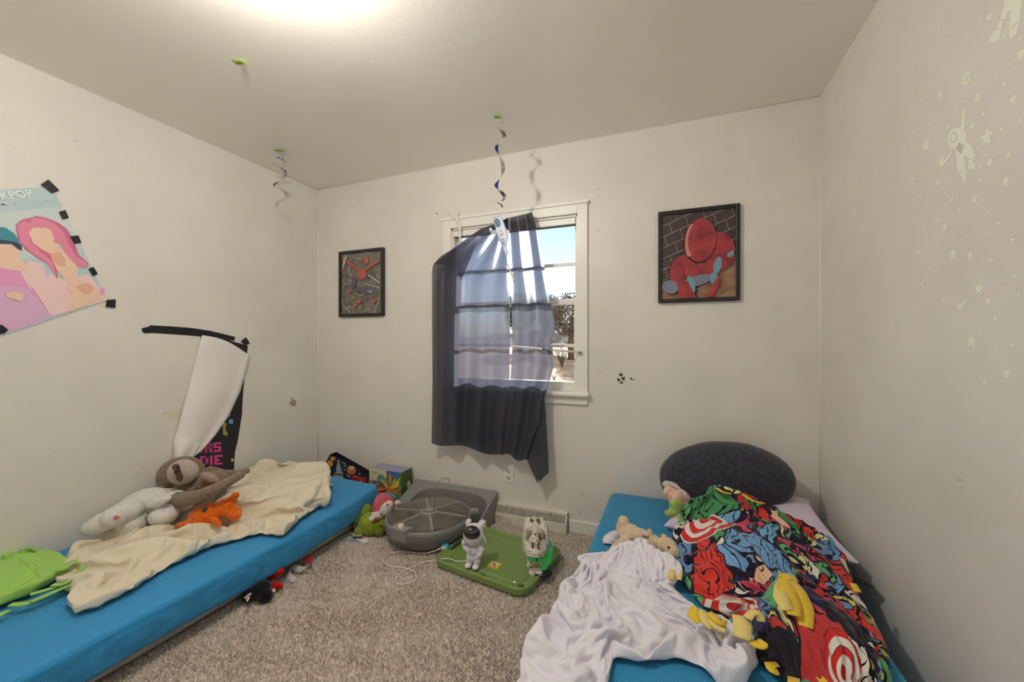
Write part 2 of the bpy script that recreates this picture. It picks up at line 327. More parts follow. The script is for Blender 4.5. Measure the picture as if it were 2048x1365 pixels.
# ---------------------------------------------------------------- ceiling lamp (just above the picture)
cl = thing('ceiling_light', (LAMP.x, LAMP.y, ZC), 'flush round white ceiling light base with a bare bulb', 'ceiling light')
MB().lathe([(0, ZC), (.15, ZC), (.15, ZC-.02), (.135, ZC-.03), (0, ZC-.03)], (LAMP.x, LAMP.y, 0)).build('base', M('lamp_base', (240, 240, 236), .4), cl)
MB().tube([(LAMP.x, LAMP.y, ZC-.028), (LAMP.x, LAMP.y, LAMP.z+.056)], .018, 16).build('bulb_socket', M('lamp_base', (240, 240, 236), .4), cl)
for k in range(3):
    a = 2.1*k; c = Vector((LAMP.x+.125*math.cos(a), LAMP.y+.125*math.sin(a), ZC-.035)); MB().cbox(c, (.012, .012, .03)).build('clip', M('chrome', (200, 200, 200), .25, metal=1), cl)

# ---------------------------------------------------------------- pictures, poster and papers
blackm = M('black_frame', (34, 32, 32), .35); tapem = M('black_tape', (26, 26, 27), .38, (90, .4))
def picture(name, label, corners, bw, layers, mats, tilt=0):
    P = [PY(*c) for c in corners]; x0 = (P[0].x+P[3].x)/2; x1 = (P[1].x+P[2].x)/2; z1 = (P[0].z+P[1].z)/2; z0 = (P[2].z+P[3].z)/2
    t_ = thing(name, ((x0+x1)/2, YB, z0), label, 'picture', None); yb = YB-.001; yf = YB-.024
    mb = MB()
    mb.box((x0, yf, z0), (x0+bw, yb, z1)); mb.box((x1-bw, yf, z0), (x1, yb, z1)); mb.box((x0+bw, yf, z0), (x1-bw, yb, z0+bw)); mb.box((x0+bw, yf, z1-bw), (x1-bw, yb, z1)); mb.build('frame', blackm, t_, bevel=.0015)
    iy = YB-.014
    # picture space: u 0..1 across, v 0..1 down
    f = lambda u, v: Vector((x0+bw+u*(x1-x0-2*bw), iy, z1-bw-v*(z1-z0-2*bw)))
    art('print', [(0, [(0, 0), (1, 0), (1, 1), (0, 1)])]+layers, f, (0, -1, 0), mats, t_, base=-.0006)
    g = bpy.data.materials.get('picture_glass') or glassm
    MB().box((x0+bw, iy-.0065, z0+bw), (x1-bw, iy-.0055, z1-bw)).build('glass', glassm, t_)
    return t_
def clipq(pts): return [(min(.999, max(.001, x)), min(.999, max(.001, y))) for x, y in pts]
# right picture: leaning brick wall with red and blue rounded shapes
r = rng(7); L = []
an = math.radians(-20)
def br(u, v): return (.5+u*math.cos(an)-v*math.sin(an), .5+u*math.sin(an)*.85+v*math.cos(an))
def seg(a, b_):                          # keep only the piece of a line inside the picture
    t0, t1 = 0, 1
    for q in (0, 1):
        d_ = b_[q]-a[q]
        if abs(d_) < 1e-6: continue
        u0, u1 = sorted(((.004-a[q])/d_, (.996-a[q])/d_)); t0 = max(t0, u0); t1 = min(t1, u1)
    return None if t1 <= t0 else [(a[0]+(b_[0]-a[0])*t, a[1]+(b_[1]-a[1])*t) for t in (t0, t1)]
for j in range(-7, 8):
    v = j*.125; q_ = seg(br(-.9, v), br(.9, v))
    if q_: L.append((2 if j < 1 else 3, clipq(stroke(q_, .008))))
    for i in range(-5, 6):
        u = i*.24+(.12 if j % 2 else 0)
        a, b = br(u, v), br(u, v+.125)
        q_ = seg(a, b)
        if q_: L.append((2 if v < .05 else 3, clipq(stroke(q_, .007))))
low = [(3, (0, 0))]
base_low = [(1, [(.001, .55), (.3, .47), (.999, .36), (.999, .999), (.001, .999)])]
tan = [(9, [(.52, .78), (.999, .52), (.999, .999), (.5, .999)]), (9, [(.001, .85), (.22, .76), (.25, .999), (.001, .999)])]
R_, D_, B_, S_ = 4, 5, 6, 7
fig = [(D_, oval(.30, .70, .20, .22, 20)), (R_, oval(.30, .70, .19, .21, 20)), (R_, oval(.78, .48, .20, .22, -10)), (D_, oval(.55, .66, .26, .16, -15)), (R_, oval(.55, .65, .25, .15, -15)),
       (B_, oval(.50, .80, .20, .06, -10)), (S_, oval(.76, .64, .05, .10, 15)), (S_, oval(.93, .52, .05, .03, -30)), (B_, oval(.12, .86, .12, .08, 10)), (S_, oval(.40, .86, .06, .12, -10)), (S_, oval(.71, .78, .05, .07, 10)),
       (R_, clipq([(.22, .82), (.36, .80), (.48, .999), (.25, .999)])), (R_, clipq([(.68, .88), (.80, .70), (.78, .86), (.70, .999), (.60, .999)])),
       (D_, oval(.525, .345, .225, .262, 6)), (R_, oval(.53, .335, .215, .250, 6)), (8, oval(.40, .33, .07, .19, 8)), (R_, oval(.55, .33, .185, .235, 6))]
pm = [M('brick_dark', (84, 66, 66), .6), M('brick_brown', (96, 74, 68), .6), M('mortar_pale', (176, 156, 156), .6), M('mortar_warm', (150, 116, 98), .6), M('print_red', (178, 62, 68), .5, noise_col=((132, 40, 50), 16, .35, .65)), M('print_ink', (52, 22, 30), .5),
      M('print_greyblue', (122, 128, 150), .5), M('print_sky', (112, 158, 178), .5), M('print_rose', (206, 132, 118), .5), M('brick_tan', (178, 134, 106), .6, noise_col=((150, 104, 82), 14, .4, .6))]
picture('framed_picture', 'larger black framed picture of red rounded shapes over brickwork, right of the window', [(1317, 427), (1481, 409), (1478, 602), (1316, 606)], .020, base_low+L[:0]+tan+L+fig, pm)
# left picture: grey brown collage with chalky lines and red patches
r = rng(3); L = []
for _ in range(46):
    x, y = r.random(), r.random(); a = r.uniform(0, 6.28); l = r.uniform(.06, .25)
    pts = [(x, y)]
    for q in range(4): a += r.uniform(-.5, .5); pts.append((pts[-1][0]+math.cos(a)*l/4, pts[-1][1]+math.sin(a)*l/5))
    L.append((1 if r.random() < .7 else 2, clipq(stroke(pts, r.uniform(.005, .014)))))
L += [(1, [(.08, .10), (.15, .001), (.16, .10), (.04, .27)]), (1, stroke([(.05, .82), (.25, .99)], .012)), (1, stroke([(.98, .75), (.85, .99)], .012)), (1, stroke([(.70, .38), (.98, .52)], .02)), (1, stroke([(.62, .52), (.98, .60)], .012))]
L += [(3, clipq(stroke([(.12, .10), (.30, .20), (.48, .30)], .05))), (3, clipq(stroke([(.62, .30), (.80, .22), (.98, .16)], .05))), (3, oval(.55, .36, .11, .09)), (4, oval(.55, .34, .06, .055)), (3, oval(.66, .14, .06, .06)), (3, oval(.22, .62, .05, .03)), (5, oval(.60, .62, .22, .05, 6)), (5, oval(.32, .48, .07, .10, -20)), (6, oval(.76, .65, .07, .03)), (6, oval(.27, .46, .03, .05)),
      (3, oval(.38, .86, .05, .035)), (3, oval(.50, .80, .05, .03, -30)), (3, oval(.86, .80, .06, .03, -20)), (7, oval(.34, .74, .05, .025))]
picture('framed_picture', 'smaller black framed grey collage picture with red patches, near the left corner', [(680, 505), (769, 497), (772, 632), (683, 635)], .022, L,
        [M('collage_grey', (146, 133, 120), .7, noise_col=((112, 102, 94), 26, .35, .65)), M('chalk', (196, 190, 180), .7), M('chalk_dim', (150, 146, 142), .7), M('collage_red', (176, 96, 82), .6), M('collage_red_deep', (190, 94, 78), .6), M('collage_slate', (98, 92, 100), .6), M('collage_blue', (122, 134, 160), .6), M('collage_olive', (150, 140, 90), .6)])

# poster on the left wall, taped, its art a plain arrangement of soft colour shapes
nX = Vector((1, 0, 0))
fpx = lambda px, py: PX(px, py, XL+.002)
po = thing('wall_poster', PX(60, 640), 'large taped poster of pink, peach and teal shapes on pale blue', 'poster')
tl, tr_, br_, bl_ = PX(-190, 395), PX(104, 373), PX(214, 602), PX(-190, 735)
def poster_pt(px, py):
    p = PX(px, py); lift = 0
    return Vector((XL+.004, p.y, p.z))
mats = [M('poster_blue', (186, 208, 212), .35), M('poster_pink', (230, 140, 168), .35), M('poster_pink_deep', (208, 112, 146), .35), M('poster_peach', (240, 204, 180), .35), M('poster_peach_deep', (230, 178, 152), .35), M('poster_teal', (62, 140, 156), .35), M('poster_navy', (44, 66, 92), .35), M('poster_lilac', (222, 178, 214), .35), M('poster_blush', (240, 208, 206), .35), M('poster_orchid', (230, 158, 200), .35), M('poster_white', (240, 236, 234), .35), M('poster_grad', (204, 218, 216), .35)]
LY = [(0, [(-190, 395), (104, 373), (214, 602), (-190, 735)]),
      (11, [(-190, 440), (-60, 432), (124, 414), (163, 497), (-190, 560)]),
      (9, [(-190, 560), (-30, 545), (20, 520), (60, 525), (105, 560), (110, 600), (112, 628), (-190, 734)]),
      (7, [(-60, 600), (0, 572), (50, 575), (80, 605), (104, 635), (10, 667), (-60, 690)]),
      (8, [(56, 522), (84, 528), (92, 556), (60, 580), (40, 545)]),
      (3, [(-40, 480), (0, 476), (36, 482), (43, 500), (34, 515), (58, 535), (50, 543), (20, 540), (-40, 530)]),
      (5, [(-60, 470), (-20, 452), (10, 456), (28, 468), (38, 486), (40, 497), (20, 486), (-60, 484)]),
      (6, [(-30, 482), (4, 480), (28, 484), (42, 490), (43, 502), (36, 500), (22, 489), (-30, 488)]),
      (8, [(62, 572), (100, 548), (128, 560), (176, 548), (196, 572), (213, 601), (120, 628), (100, 632)]),
      (2, [(30, 450), (42, 440), (60, 436), (72, 432), (90, 436), (115, 446), (132, 458), (146, 480), (156, 510), (176, 528), (172, 536), (150, 524), (140, 510), (128, 494), (118, 480), (98, 500), (112, 530), (114, 560), (98, 530), (80, 520), (50, 500), (34, 478)]),
      (1, [(33, 452), (46, 443), (60, 448), (62, 436), (84, 438), (108, 448), (124, 462), (134, 484), (150, 512), (170, 530), (150, 522), (132, 498), (118, 478), (60, 470), (58, 482), (80, 504), (104, 524), (110, 552), (90, 524), (60, 504), (40, 484)]),
      (3, [(55, 462), (72, 452), (98, 456), (108, 480), (118, 500), (132, 492), (140, 512), (156, 540), (150, 560), (130, 562), (112, 540), (98, 508), (80, 498), (64, 486)]),
      (1, [(60, 446), (84, 440), (108, 450), (122, 466), (120, 488), (106, 486), (108, 468), (92, 456), (64, 456), (54, 470), (48, 462)]),
      (1, [(118, 486), (134, 490), (150, 512), (172, 526), (174, 534), (160, 536), (140, 520), (124, 500)]),
      (4, [(98, 508), (118, 504), (130, 520), (128, 534), (112, 530)]),
      (3, [(134, 566), (158, 560), (172, 562), (190, 578), (206, 598), (180, 606), (140, 624), (132, 622), (146, 596), (132, 580)]),
      (4, [(150, 574), (168, 566), (180, 570), (186, 580), (176, 590), (164, 588)]),
      (9, oval(203, 583, 5, 6)), (3, [(8, 588), (28, 584), (46, 590), (40, 604), (30, 600), (14, 596)])]
art('poster_sheet', LY, poster_pt, nX, mats, po, base=0)
wt = M('poster_lettering', (232, 238, 236), .35)
text('lettering', 'KPOP', .042, frame_mtx(PX(4, 400, XL+.0074), PX(72, 392, XL)-PX(4, 400, XL), (0, 0, 1)), wt, po, bold=.0010, spacing=1.0)
text('lettering', 'DEMON HUNTERS', .0235, frame_mtx(PX(-18, 414, XL+.0074), PX(100, 402, XL)-PX(-18, 414, XL), (0, 0, 1)), wt, po, bold=.0002, spacing=1.0)
def tape(parent, c, l=None):
    return MB().slab([PX(*p, XL+.0095) for p in c], nX, .0006).build('tape', tapem, parent)
for c in ([(82, 369), (97, 359), (119, 381), (104, 387)], [(118, 424), (131, 420), (138, 436), (125, 439)], [(140, 473), (157, 471), (163, 486), (149, 488)], [(177, 538), (187, 534), (196, 548), (186, 553)], [(214, 600), (232, 599), (231, 616), (211, 614)], [(-14, 652), (4, 650), (17, 660), (8, 668), (-14, 668)]): tape(po, c)

# torn poster, its white back folded over
tp = thing('torn_poster', PX(480, 925), 'torn black poster with pink block letters and its white back folded over', 'poster')
mb = MB(); mb.slab([PX(*p, XL+.002) for p in [(402, 668), (440, 676), (496, 692), (491, 730), (486, 790), (484, 830), (476, 880), (470, 905), (468, 940), (390, 940), (385, 900), (398, 800)]], nX, .0015); sheet_mb = mb
def px_sheet(pts, off, mat, name, parent): return MB().slab([PX(*p, XL+off) for p in pts], nX, .0006).build(name, mat, parent)
cy = M('print_cyan', (86, 168, 200), .4); ye = M('print_yellow', (170, 176, 80), .4)
mb = sheet_mb
for q, (a, b_, c_, d_, mi) in enumerate([(466, 782, 473, 796, 0), (458, 796, 466, 818, 0), (455, 822, 461, 834, 0), (458, 839, 466, 848, 0), (445, 846, 453, 852, 1), (446, 852, 451, 870, 1), (450, 864, 455, 872, 1), (462, 918, 468, 924, 1)]):
    mb.slab([PX(*p, XL+.0028) for p in [(a, b_), (c_, b_), (c_, d_), (a, d_)]], nX, .0004, mi+1)
mb.build('poster_sheet', [M('poster_black', (34, 32, 38), .4), cy, ye], tp, fix=False)
pk = M('print_magenta', (222, 72, 150), .4)
# block letters, built from square strokes
GL = {'E': ['###', '#..', '##.', '#..', '###'], 'R': ['###', '#.#', '##.', '#.#', '#.#'], 'S': ['###', '#..', '###', '..#', '###'], 'D': ['##.', '#.#', '#.#', '#.#', '##.'], 'I': ['#', '#', '#', '#', '#']}
def blockword(wd, px0, px1, py0, py1, slope):
    n = sum(len(GL[c][0]) for c in wd)+.6*(len(wd)-1); mb = MB(); x = 0; ux = (px1-px0)/n; uy = (py1-py0)/5
    for c in wd:
        g = GL[c]
        for j, row in enumerate(g):
            for i, ch in enumerate(row):
                if ch == '#':
                    a = px0+(x+i)*ux; b = a+ux*1.02; s = lambda X: slope*(X-px0)
                    mb.slab([PX(X, Y+s(X), XL+.003) for X, Y in ((a, py0+j*uy), (b, py0+j*uy), (b, py0+(j+1.02)*uy), (a, py0+(j+1.02)*uy))], nX, .0004)
        x += len(g[0])+.6
    mb.build('lettering', pk, tp)
blockword('ERS', 391, 442, 888, 907, -.06); blockword('DIE', 400, 445, 913, 932, -.06)
wp = M('paper_white', (236, 232, 228), .7, (40, .1))
# folded white sheet: stands off the wall along a curled crease
def fold():
    A = [(404, 671), (396, 700), (386, 740), (374, 785), (362, 830), (350, 872), (346, 884), (346, 922)]; Bp = [(498, 711), (501, 713), (492, 745), (480, 785), (458, 832), (430, 872), (404, 902), (372, 926)]
    vs = []; n = 14; m_ = 5
    for jj in range(7*m_+1):
        j = min(6, jj//m_); f = (jj-j*m_)/m_; a = [A[j][q]*(1-f)+A[j+1][q]*f for q in (0, 1)]; b_ = [Bp[j][q]*(1-f)+Bp[j+1][q]*f for q in (0, 1)]; w_ = jj/(7*m_)
        for i in range(n+1):
            u = i/n; px = a[0]+(b_[0]-a[0])*u; py = a[1]+(b_[1]-a[1])*u-(9*math.sin(u*math.pi)*max(0, 1-jj/m_))
            off = .004+.030*math.sin(min(1, u*1.25)*math.pi)**.7*(.3+w_)+.028*u*(.3+w_)+.003*math.sin(w_*14+u*3)
            vs.append(PX(px, py, XL+off))
    o = link('folded_back', vs, [(j*(n+1)+i, j*(n+1)+i+1, (j+1)*(n+1)+i+1, (j+1)*(n+1)+i) for j in range(7*m_) for i in range(n)], wp, tp, smooth=True)
    mo_ = o.modifiers.new('t', 'SOLIDIFY'); mo_.thickness = .0008
    tag(o, 'white folded back of the poster')
    o = link('torn_strip', [PX(*p) for p in [(346, 918, XL+.02), (372, 920, XL+.035), (364, 926, XL+.034), (347, 923, XL+.02)]], [(0, 1, 2, 3)], wp, tp)
    MB().slab([PX(*p) for p in [(366, 920, XL+.05), (392, 884, XL+.05), (400, 888, XL+.052), (376, 930, XL+.052)]], nX, .0008).build('torn_strip', wp, tp)
fold()
mb = MB(); mb.slab([PX(*p, XL+.0035) for p in [(300, 651), (340, 653), (380, 656), (420, 662), (470, 674), (469, 682), (420, 677), (400, 673), (350, 669), (301, 666)]], nX, .001); mb.build('tape_strip', tapem, tp)
tapes = [[(284, 657), (300, 653), (303, 666), (290, 667), (285, 664)], [(482, 683), (492, 675), (500, 687), (490, 692)]]
for c in tapes: MB().slab([PX(*p, XL+.0045) for p in c], nX, .001).build('tape', tapem, tp)
# wall damage on the left and back walls
def scar(f, pts, rgb, parent, name='scuff', off=.0012): MB().slab([f(*p)for p in pts], nX if f is fX else (0, -1, 0), .001).build(name, M('scar_%d_%d_%d' % rgb, rgb, .8), parent)
fX = lambda px, py: PX(px, py, XL+.0012); fY = lambda px, py: PY(px, py, YB-.0012)
scar(fX, [(322, 828), (335, 823), (366, 820), (366, 838), (340, 836), (326, 835)], (222, 214, 194), wall_left, 'filler_patch')
scar(fX, [(583, 793), (586, 799), (592, 802), (593, 809), (588, 814), (582, 812), (579, 806), (583, 801)], (166, 148, 126), wall_left, 'peeled_spot')
r = rng(21)
for cx, cy, n, sp in [(620, 850, 8, 9), (70, 950, 4, 40), (280, 935, 9, 14), (200, 900, 4, 50), (575, 870, 3, 8), (120, 920, 3, 20)]:
    for _ in range(n):
        x, y = cx+r.gauss(0, sp), cy+r.gauss(0, sp*.5); s = r.uniform(.4, .95)
        if x < 632 and y < 985: scar(fX, [(x-s, y-s*.6), (x+s, y-s), (x+s*.8, y+s), (x-s*.7, y+s*.6)], (158, 144, 124), wall_left)
for x, y, s, rgb in [(1242, 750, 5, (60, 74, 58)), (1247, 757, 5, (74, 84, 66)), (1237, 760, 4, (60, 66, 56)), (1243, 765, 4, (80, 84, 70)), (1262, 758, 3, (60, 64, 52)), (1267, 760, 2.5, (90, 90, 76)), (1160, 1027, 1.4, (30, 28, 26)), (1166, 990, 1.4, (120, 112, 100)), (1163, 984, 1.2, (120, 112, 100)), (1195, 379, 1.5, (120, 108, 96)), (1194, 390, 1.2, (96, 84, 76)), (1198, 463, 1.2, (90, 80, 70)), (874, 428, 2, (120, 112, 98)), (1205, 730, 1, (110, 100, 90)), (1213, 738, 1, (110, 100, 90)), (1220, 715, .9, (110, 100, 90)), (1520, 740, 1, (120, 110, 98)), (1560, 610, 1, (120, 110, 98))]:
    pts = [(x+s*r.uniform(.5, 1.1)*math.cos(k*.9), y+s*r.uniform(.5, 1.1)*math.sin(k*.9)) for k in range(7)]
    scar(fY, pts, rgb, wall_back, 'paint_chip')

# ---------------------------------------------------------------- glow stickers on the right wall
stm = M('sticker_cream', (242, 244, 228), .45); nR = Vector((-1, 0, 0))
fR = lambda px, py, o=.0006: PX(px, py, XR-o)
GR = 'glow stickers scattered over the right wall'
def star_mesh(r1, sharp=.42, th=.0012):
    vs = [(0, r1*(1 if k % 2 == 0 else sharp)*math.sin(k*math.pi/5), r1*(1 if k % 2 == 0 else sharp)*math.cos(k*math.pi/5)) for k in range(10)]
    me = MB(); me.slab([Vector(v) for v in vs], (-1, 0, 0), .0005); return me
def sticker(name, px, py, rad0, proto={}, label='', grp=None, star=True, rot=0):
    key = star; rad = rad0*.6
    if key not in proto:
        mb = star_mesh(1) if star else MB().slab([Vector((0, math.cos(2*math.pi*k/20), math.sin(2*math.pi*k/20))) for k in range(20)], (-1, 0, 0), .0005)
        o = mb.build(name, stm); proto[key] = o
    else: o = proto[key].copy(); COL.objects.link(o)
    o.location = fR(px, py); o.rotation_euler = (rot, 0, 0); o.scale = (1, rad, rad); tag(o, label, 'wall sticker', grp); return o
big = [(1852, 290, .040, 'large cream star sticker left of the astronaut sticker'), (1973, 275, .040, 'large cream star sticker right of the astronaut sticker'), (1944, 252, .022, 'medium star sticker just above right of the astronaut sticker'),
       (1955, 197, .026, 'star sticker beside the motion lines above the raised arm'), (1880, 190, .022, 'star sticker up and left of the raised arm'), (2026, 199, .023, 'star sticker near the right edge level with the motion lines'),
       (1979, 34, .022, 'star sticker left of the boots at the top of the wall'), (2011, 363, .024, 'star sticker low right of the astronaut sticker near the picture edge'), (1876, 365, .018, 'star sticker under the large left star'), (1904, 400, .018, 'star sticker under the astronaut boots'),
       (1949, 399, .020, 'star sticker at the head of the cluster of dots'), (1906, 508, .032, 'five pointed star sticker beside an oval dot, mid wall'), (1957, 579, .030, 'star sticker mid wall above right of two oval dots'), (1943, 683, .034, 'lone large star sticker low on the right wall'), (2013, 748, .026, 'lowest star sticker, near the right edge')]
for px, py, rd, lb_ in big: sticker('star_sticker', px, py, rd, label=lb_, rot=.1)
small = [(1930, 28), (1959, 34), (1901, 78), (1931, 75), (1951, 84), (1877, 124), (1892, 132), (1908, 142), (1950, 152), (1991, 151), (1974, 116), (2008, 169), (2020, 128), (1866, 175), (1842, 200), (1897, 214), (1852, 227), (1872, 241), (1835, 258), (1897, 254), (1967, 228), (2042, 242), (2003, 259), (1824, 301), (1877, 287), (1812, 345), (1826, 358), (1865, 342), (1899, 359), (1962, 361), (1840, 391), (1960, 332), (2017, 311),
         (1817, 413), (1867, 417), (1919, 421), (1998, 447), (1874, 441), (1848, 453), (1925, 452), (1822, 467), (1869, 470), (1972, 469), (2025, 480), (1838, 505), (1856, 510), (1871, 543), (1982, 521), (1917, 572), (1886, 602), (1928, 606), (2006, 561), (2029, 552), (1990, 638), (1901, 651), (2025, 692), (1969, 764), (2036, 591), (2007, 74), (2041, 78)]
MARKS = {'left large star': (1852, 290), 'right large star': (1973, 275), 'astronaut sticker': (1912, 290), 'capsule sticker': (1933, 158), 'boots sticker': (2000, 60), 'star near the capsule': (1880, 190), 'dot cluster': (1966, 413), 'mid wall star': (1957, 579), 'lone low star': (1943, 683), 'lowest star': (2013, 748), 'large star over the wall middle': (1906, 508)}
ORD = ['closest', 'second closest', 'third closest', 'fourth closest', 'fifth closest', 'sixth closest', 'seventh closest']; where = {}
for k, (px, py) in enumerate(small):
    m_ = min(MARKS, key=lambda q: math.hypot(MARKS[q][0]-px, MARKS[q][1]-py)); dx, dy = px-MARKS[m_][0], py-MARKS[m_][1]
    sd = ('above' if dy < 0 else 'below') if abs(dy) > abs(dx) else ('left of' if dx < 0 else 'right of'); where.setdefault((m_, sd), []).append((math.hypot(dx, dy), k))
SL = {k: 'tiny cream star sticker, %s one %s the %s' % (ORD[n_], key[1], key[0]) for key, l_ in where.items() for n_, (_, k) in enumerate(sorted(l_))}
for k, (px, py) in enumerate(small):
    sticker('small_star_sticker', px, py, .0095+.002*(k % 3), label=SL[k], grp=GR, rot=(k*.37) % 1.2)
for px, py, rd, lb_ in [(1980, 325, .014, 'round dot sticker right of the astronaut sticker'), (1889, 454, .013, 'round dot sticker under the dot cluster to the left'), (1940, 512, .014, 'oval dot sticker beside the five pointed star'), (1976, 603, .011, 'small oval dot sticker right of the mid wall star'), (1920, 613, .014, 'larger oval dot sticker under the mid wall star'), (2042, 110, .016, 'round dot sticker cut by the right edge near the top')]:
    sticker('dot_sticker', px, py, rd, label=lb_, star=False)
for w_, (px, py) in zip(('leftmost', 'topmost', 'rightmost of the upper three', 'highest of the lower four', 'second highest of the lower four', 'lowest', 'rightmost'), [(1955, 408), (1962, 404), (1973, 410), (1962, 416), (1968, 420), (1973, 424), (1981, 422)]): sticker('small_dot_sticker', px, py, .0045, label='tiny dot sticker, '+w_+' in the cluster of dots', grp='cluster of tiny dot stickers', star=False)
# astronaut sticker
dk = M('sticker_line', (206, 200, 188), .5)
def wall_art(name, layers, label):
    p0 = fR(*layers[0][1][0]); t_ = thing(name, p0, label, 'wall sticker'); mb = MB()
    for k, (mi, pts) in enumerate(layers): mb.slab([PX(x, y, XR-.0006-.0002*k*.3) for x, y in pts], nR, .0005, mi)
    mb.build('sticker_sheet', [stm, dk], t_, fix=False)
wall_art('astronaut_sticker', [(0, oval(1908, 276, 12, 20, 12)), (0, [(1912, 258), (1922, 254), (1925, 220), (1929, 218), (1930, 240), (1928, 262), (1934, 272), (1926, 290), (1910, 296)]), (0, [(1908, 292), (1928, 280), (1944, 292), (1948, 310), (1946, 326), (1952, 330), (1950, 338), (1936, 338), (1938, 316), (1928, 312), (1932, 342), (1930, 370), (1922, 352), (1914, 338), (1914, 316)]), (0, [(1908, 300), (1896, 320), (1884, 334), (1876, 326), (1884, 312), (1888, 322), (1902, 306)]),
          (1, oval(1907, 275, 6, 12, 12)), (0, oval(1907, 275, 4.5, 10, 12)), (1, [(1918, 284), (1928, 292), (1922, 308), (1911, 298)]), (1, stroke([(1917, 340), (1926, 346)], 1.2)), (1, stroke([(1936, 318), (1946, 320)], 1.2))], 'cream astronaut sticker with one raised arm between two large stars')
wall_art('capsule_sticker', [(0, [(1928, 146), (1942, 144), (1940, 162), (1932, 170), (1924, 170), (1926, 154)]), (1, stroke([(1930, 151), (1938, 149)], 1.5)), (1, stroke([(1929, 156), (1938, 154)], 1.5)), (1, stroke([(1929, 161), (1937, 159)], 1.5)), (0, stroke([(1922, 184), (1929, 180), (1936, 185)], 2)), (0, stroke([(1919, 198), (1926, 193), (1930, 195)], 1.6)), (0, stroke([(1916, 208), (1924, 203), (1936, 201)], 2.4))], 'small striped capsule sticker with curved motion lines above the astronaut')
wall_art('boots_sticker', [(0, [(2012, -10), (2044, -10), (2040, 30), (2038, 50), (2032, 70), (2020, 80), (2018, 60), (2022, 20), (2016, 24), (2004, 50), (2000, 76), (1990, 84), (1978, 84), (1980, 74), (1994, 56), (2006, 22)]), (1, stroke([(1998, 39), (2008, 41)], 1.5)), (1, stroke([(1993, 58), (2002, 60)], 1.5)), (1, stroke([(2022, 57), (2037, 42)], 1.5))], 'legs and boots of an astronaut sticker cut by the top edge')

# ---------------------------------------------------------------- ceiling tapes and foil swirls
gt = M('green_tape', (150, 186, 62), .55, (70, .2))
def ctape(px, py, l, w_, an, droop, label):
    c = PZ(px, py, ZC-.0015); a = math.radians(an); u = Vector((math.cos(a), math.sin(a), 0)); v = Vector((-u.y, u.x, 0)); vs = []
    for k in range(7):
        s = k/6-.5; z = -droop*max(0, s)**1.5*2.8
        vs += [c+u*l*s-v*w_/2+Vector((0, 0, z)), c+u*l*s+v*w_/2+Vector((0, 0, z*.7))]
    o = link('masking_tape', vs, [(2*k, 2*k+1, 2*k+3, 2*k+2) for k in range(6)], gt, smooth=True); m_ = o.modifiers.new('t', 'SOLIDIFY'); m_.thickness = .0012
    tag(o, label, 'tape', 'pieces of green masking tape on the ceiling')
ctape(481, 124, .055, .03, 20, .018, 'lone torn piece of green masking tape on the ceiling, nothing hanging from it')
ctape(559, 301, .06, .03, 20, .012, 'green masking tape holding the foil swirl near the left wall')
ctape(995, 234, .036, .034, 22, .004, 'green masking tape holding the foil swirl in front of the window')
fo = bpy.data.materials.new('foil'); fo.use_nodes = True; b = fo.node_tree.nodes['Principled BSDF']; b.inputs['Metallic'].default_value = 1; b.inputs['Roughness'].default_value = .22
g = fo.node_tree.nodes.new('ShaderNodeNewGeometry'); mx = fo.node_tree.nodes.new('ShaderNodeMixRGB'); mx.inputs[1].default_value = (*s2l((58, 92, 214)), 1); mx.inputs[2].default_value = (*s2l((214, 210, 204)), 1)
fo.node_tree.links.new(g.outputs['Backfacing'], mx.inputs[0]); fo.node_tree.links.new(mx.outputs[0], b.inputs['Base Color'])
def swirl(top, z1, keys, label):
    """keys: (fraction of the drop, turns so far, radius, width)"""
    t_ = thing('foil_swirl', top, label, 'hanging decoration', 'blue foil swirls hanging from the ceiling'); vs = []; n = 160
    for k in range(n+1):
        s = k/n; q = max(i for i in range(len(keys)-1) if keys[i][0] <= s or i == 0); a, b_ = keys[q], keys[q+1]; u = (s-a[0])/(b_[0]-a[0]); u = min(1, max(0, u)); us = u
        tr_ = a[1]+(b_[1]-a[1])*us; R = a[2]+(b_[2]-a[2])*us; wd = a[3]+(b_[3]-a[3])*us; an = tr_*2*math.pi
        rad = Vector((math.cos(an), math.sin(an), 0)); p = Vector((top.x, top.y, top.z+(z1-top.z)*s))+rad*R
        sd = (rad+Vector((0, 0, .35))).normalized(); vs += [p-sd*wd/2, p+sd*wd/2]
    o = link('foil_ribbon', vs, [(2*k, 2*k+1, 2*k+3, 2*k+2) for k in range(n)], fo, t_, smooth=True); return t_
c1 = PZ(560, 306, ZC); c1.z = ZC-.012
sw1 = swirl(c1, PZ(560, 303, ZC).z-.29, [(0, .1, .006, .004), (.06, .35, .022, .012), (.16, 1.2, .03, .02), (.30, 1.75, .036, .024), (.45, 2.2, .034, .016), (.82, 2.75, .034, .010), (1, 3.35, .042, .016)], 'blue and silver foil swirl hanging by the left wall')
MB().tube([c1+Vector((0, 0, .011)), c1+Vector((.004, 0, 0))], .0012, 5).build('string', M('string', (220, 216, 206), .8), sw1)
c2 = PZ(1000, 236, ZC); c2.z = ZC-.02
sw2 = swirl(c2, ZC-.50, [(0, .0, .006, .006), (.05, .4, .02, .014), (.16, 1.0, .026, .022), (.26, 1.45, .02, .018), (.48, 1.9, .018, .026), (.62, 2.25, .018, .018), (.82, 2.75, .022, .024), (.92, 3.3, .026, .018), (1, 4.1, .012, .008)], 'long blue foil swirl hanging in front of the window top')
MB().tube([c2+Vector((0, 0, .019)), c2+Vector((.004, 0, 0))], .0012, 5).build('string', MATS['string'], sw2)
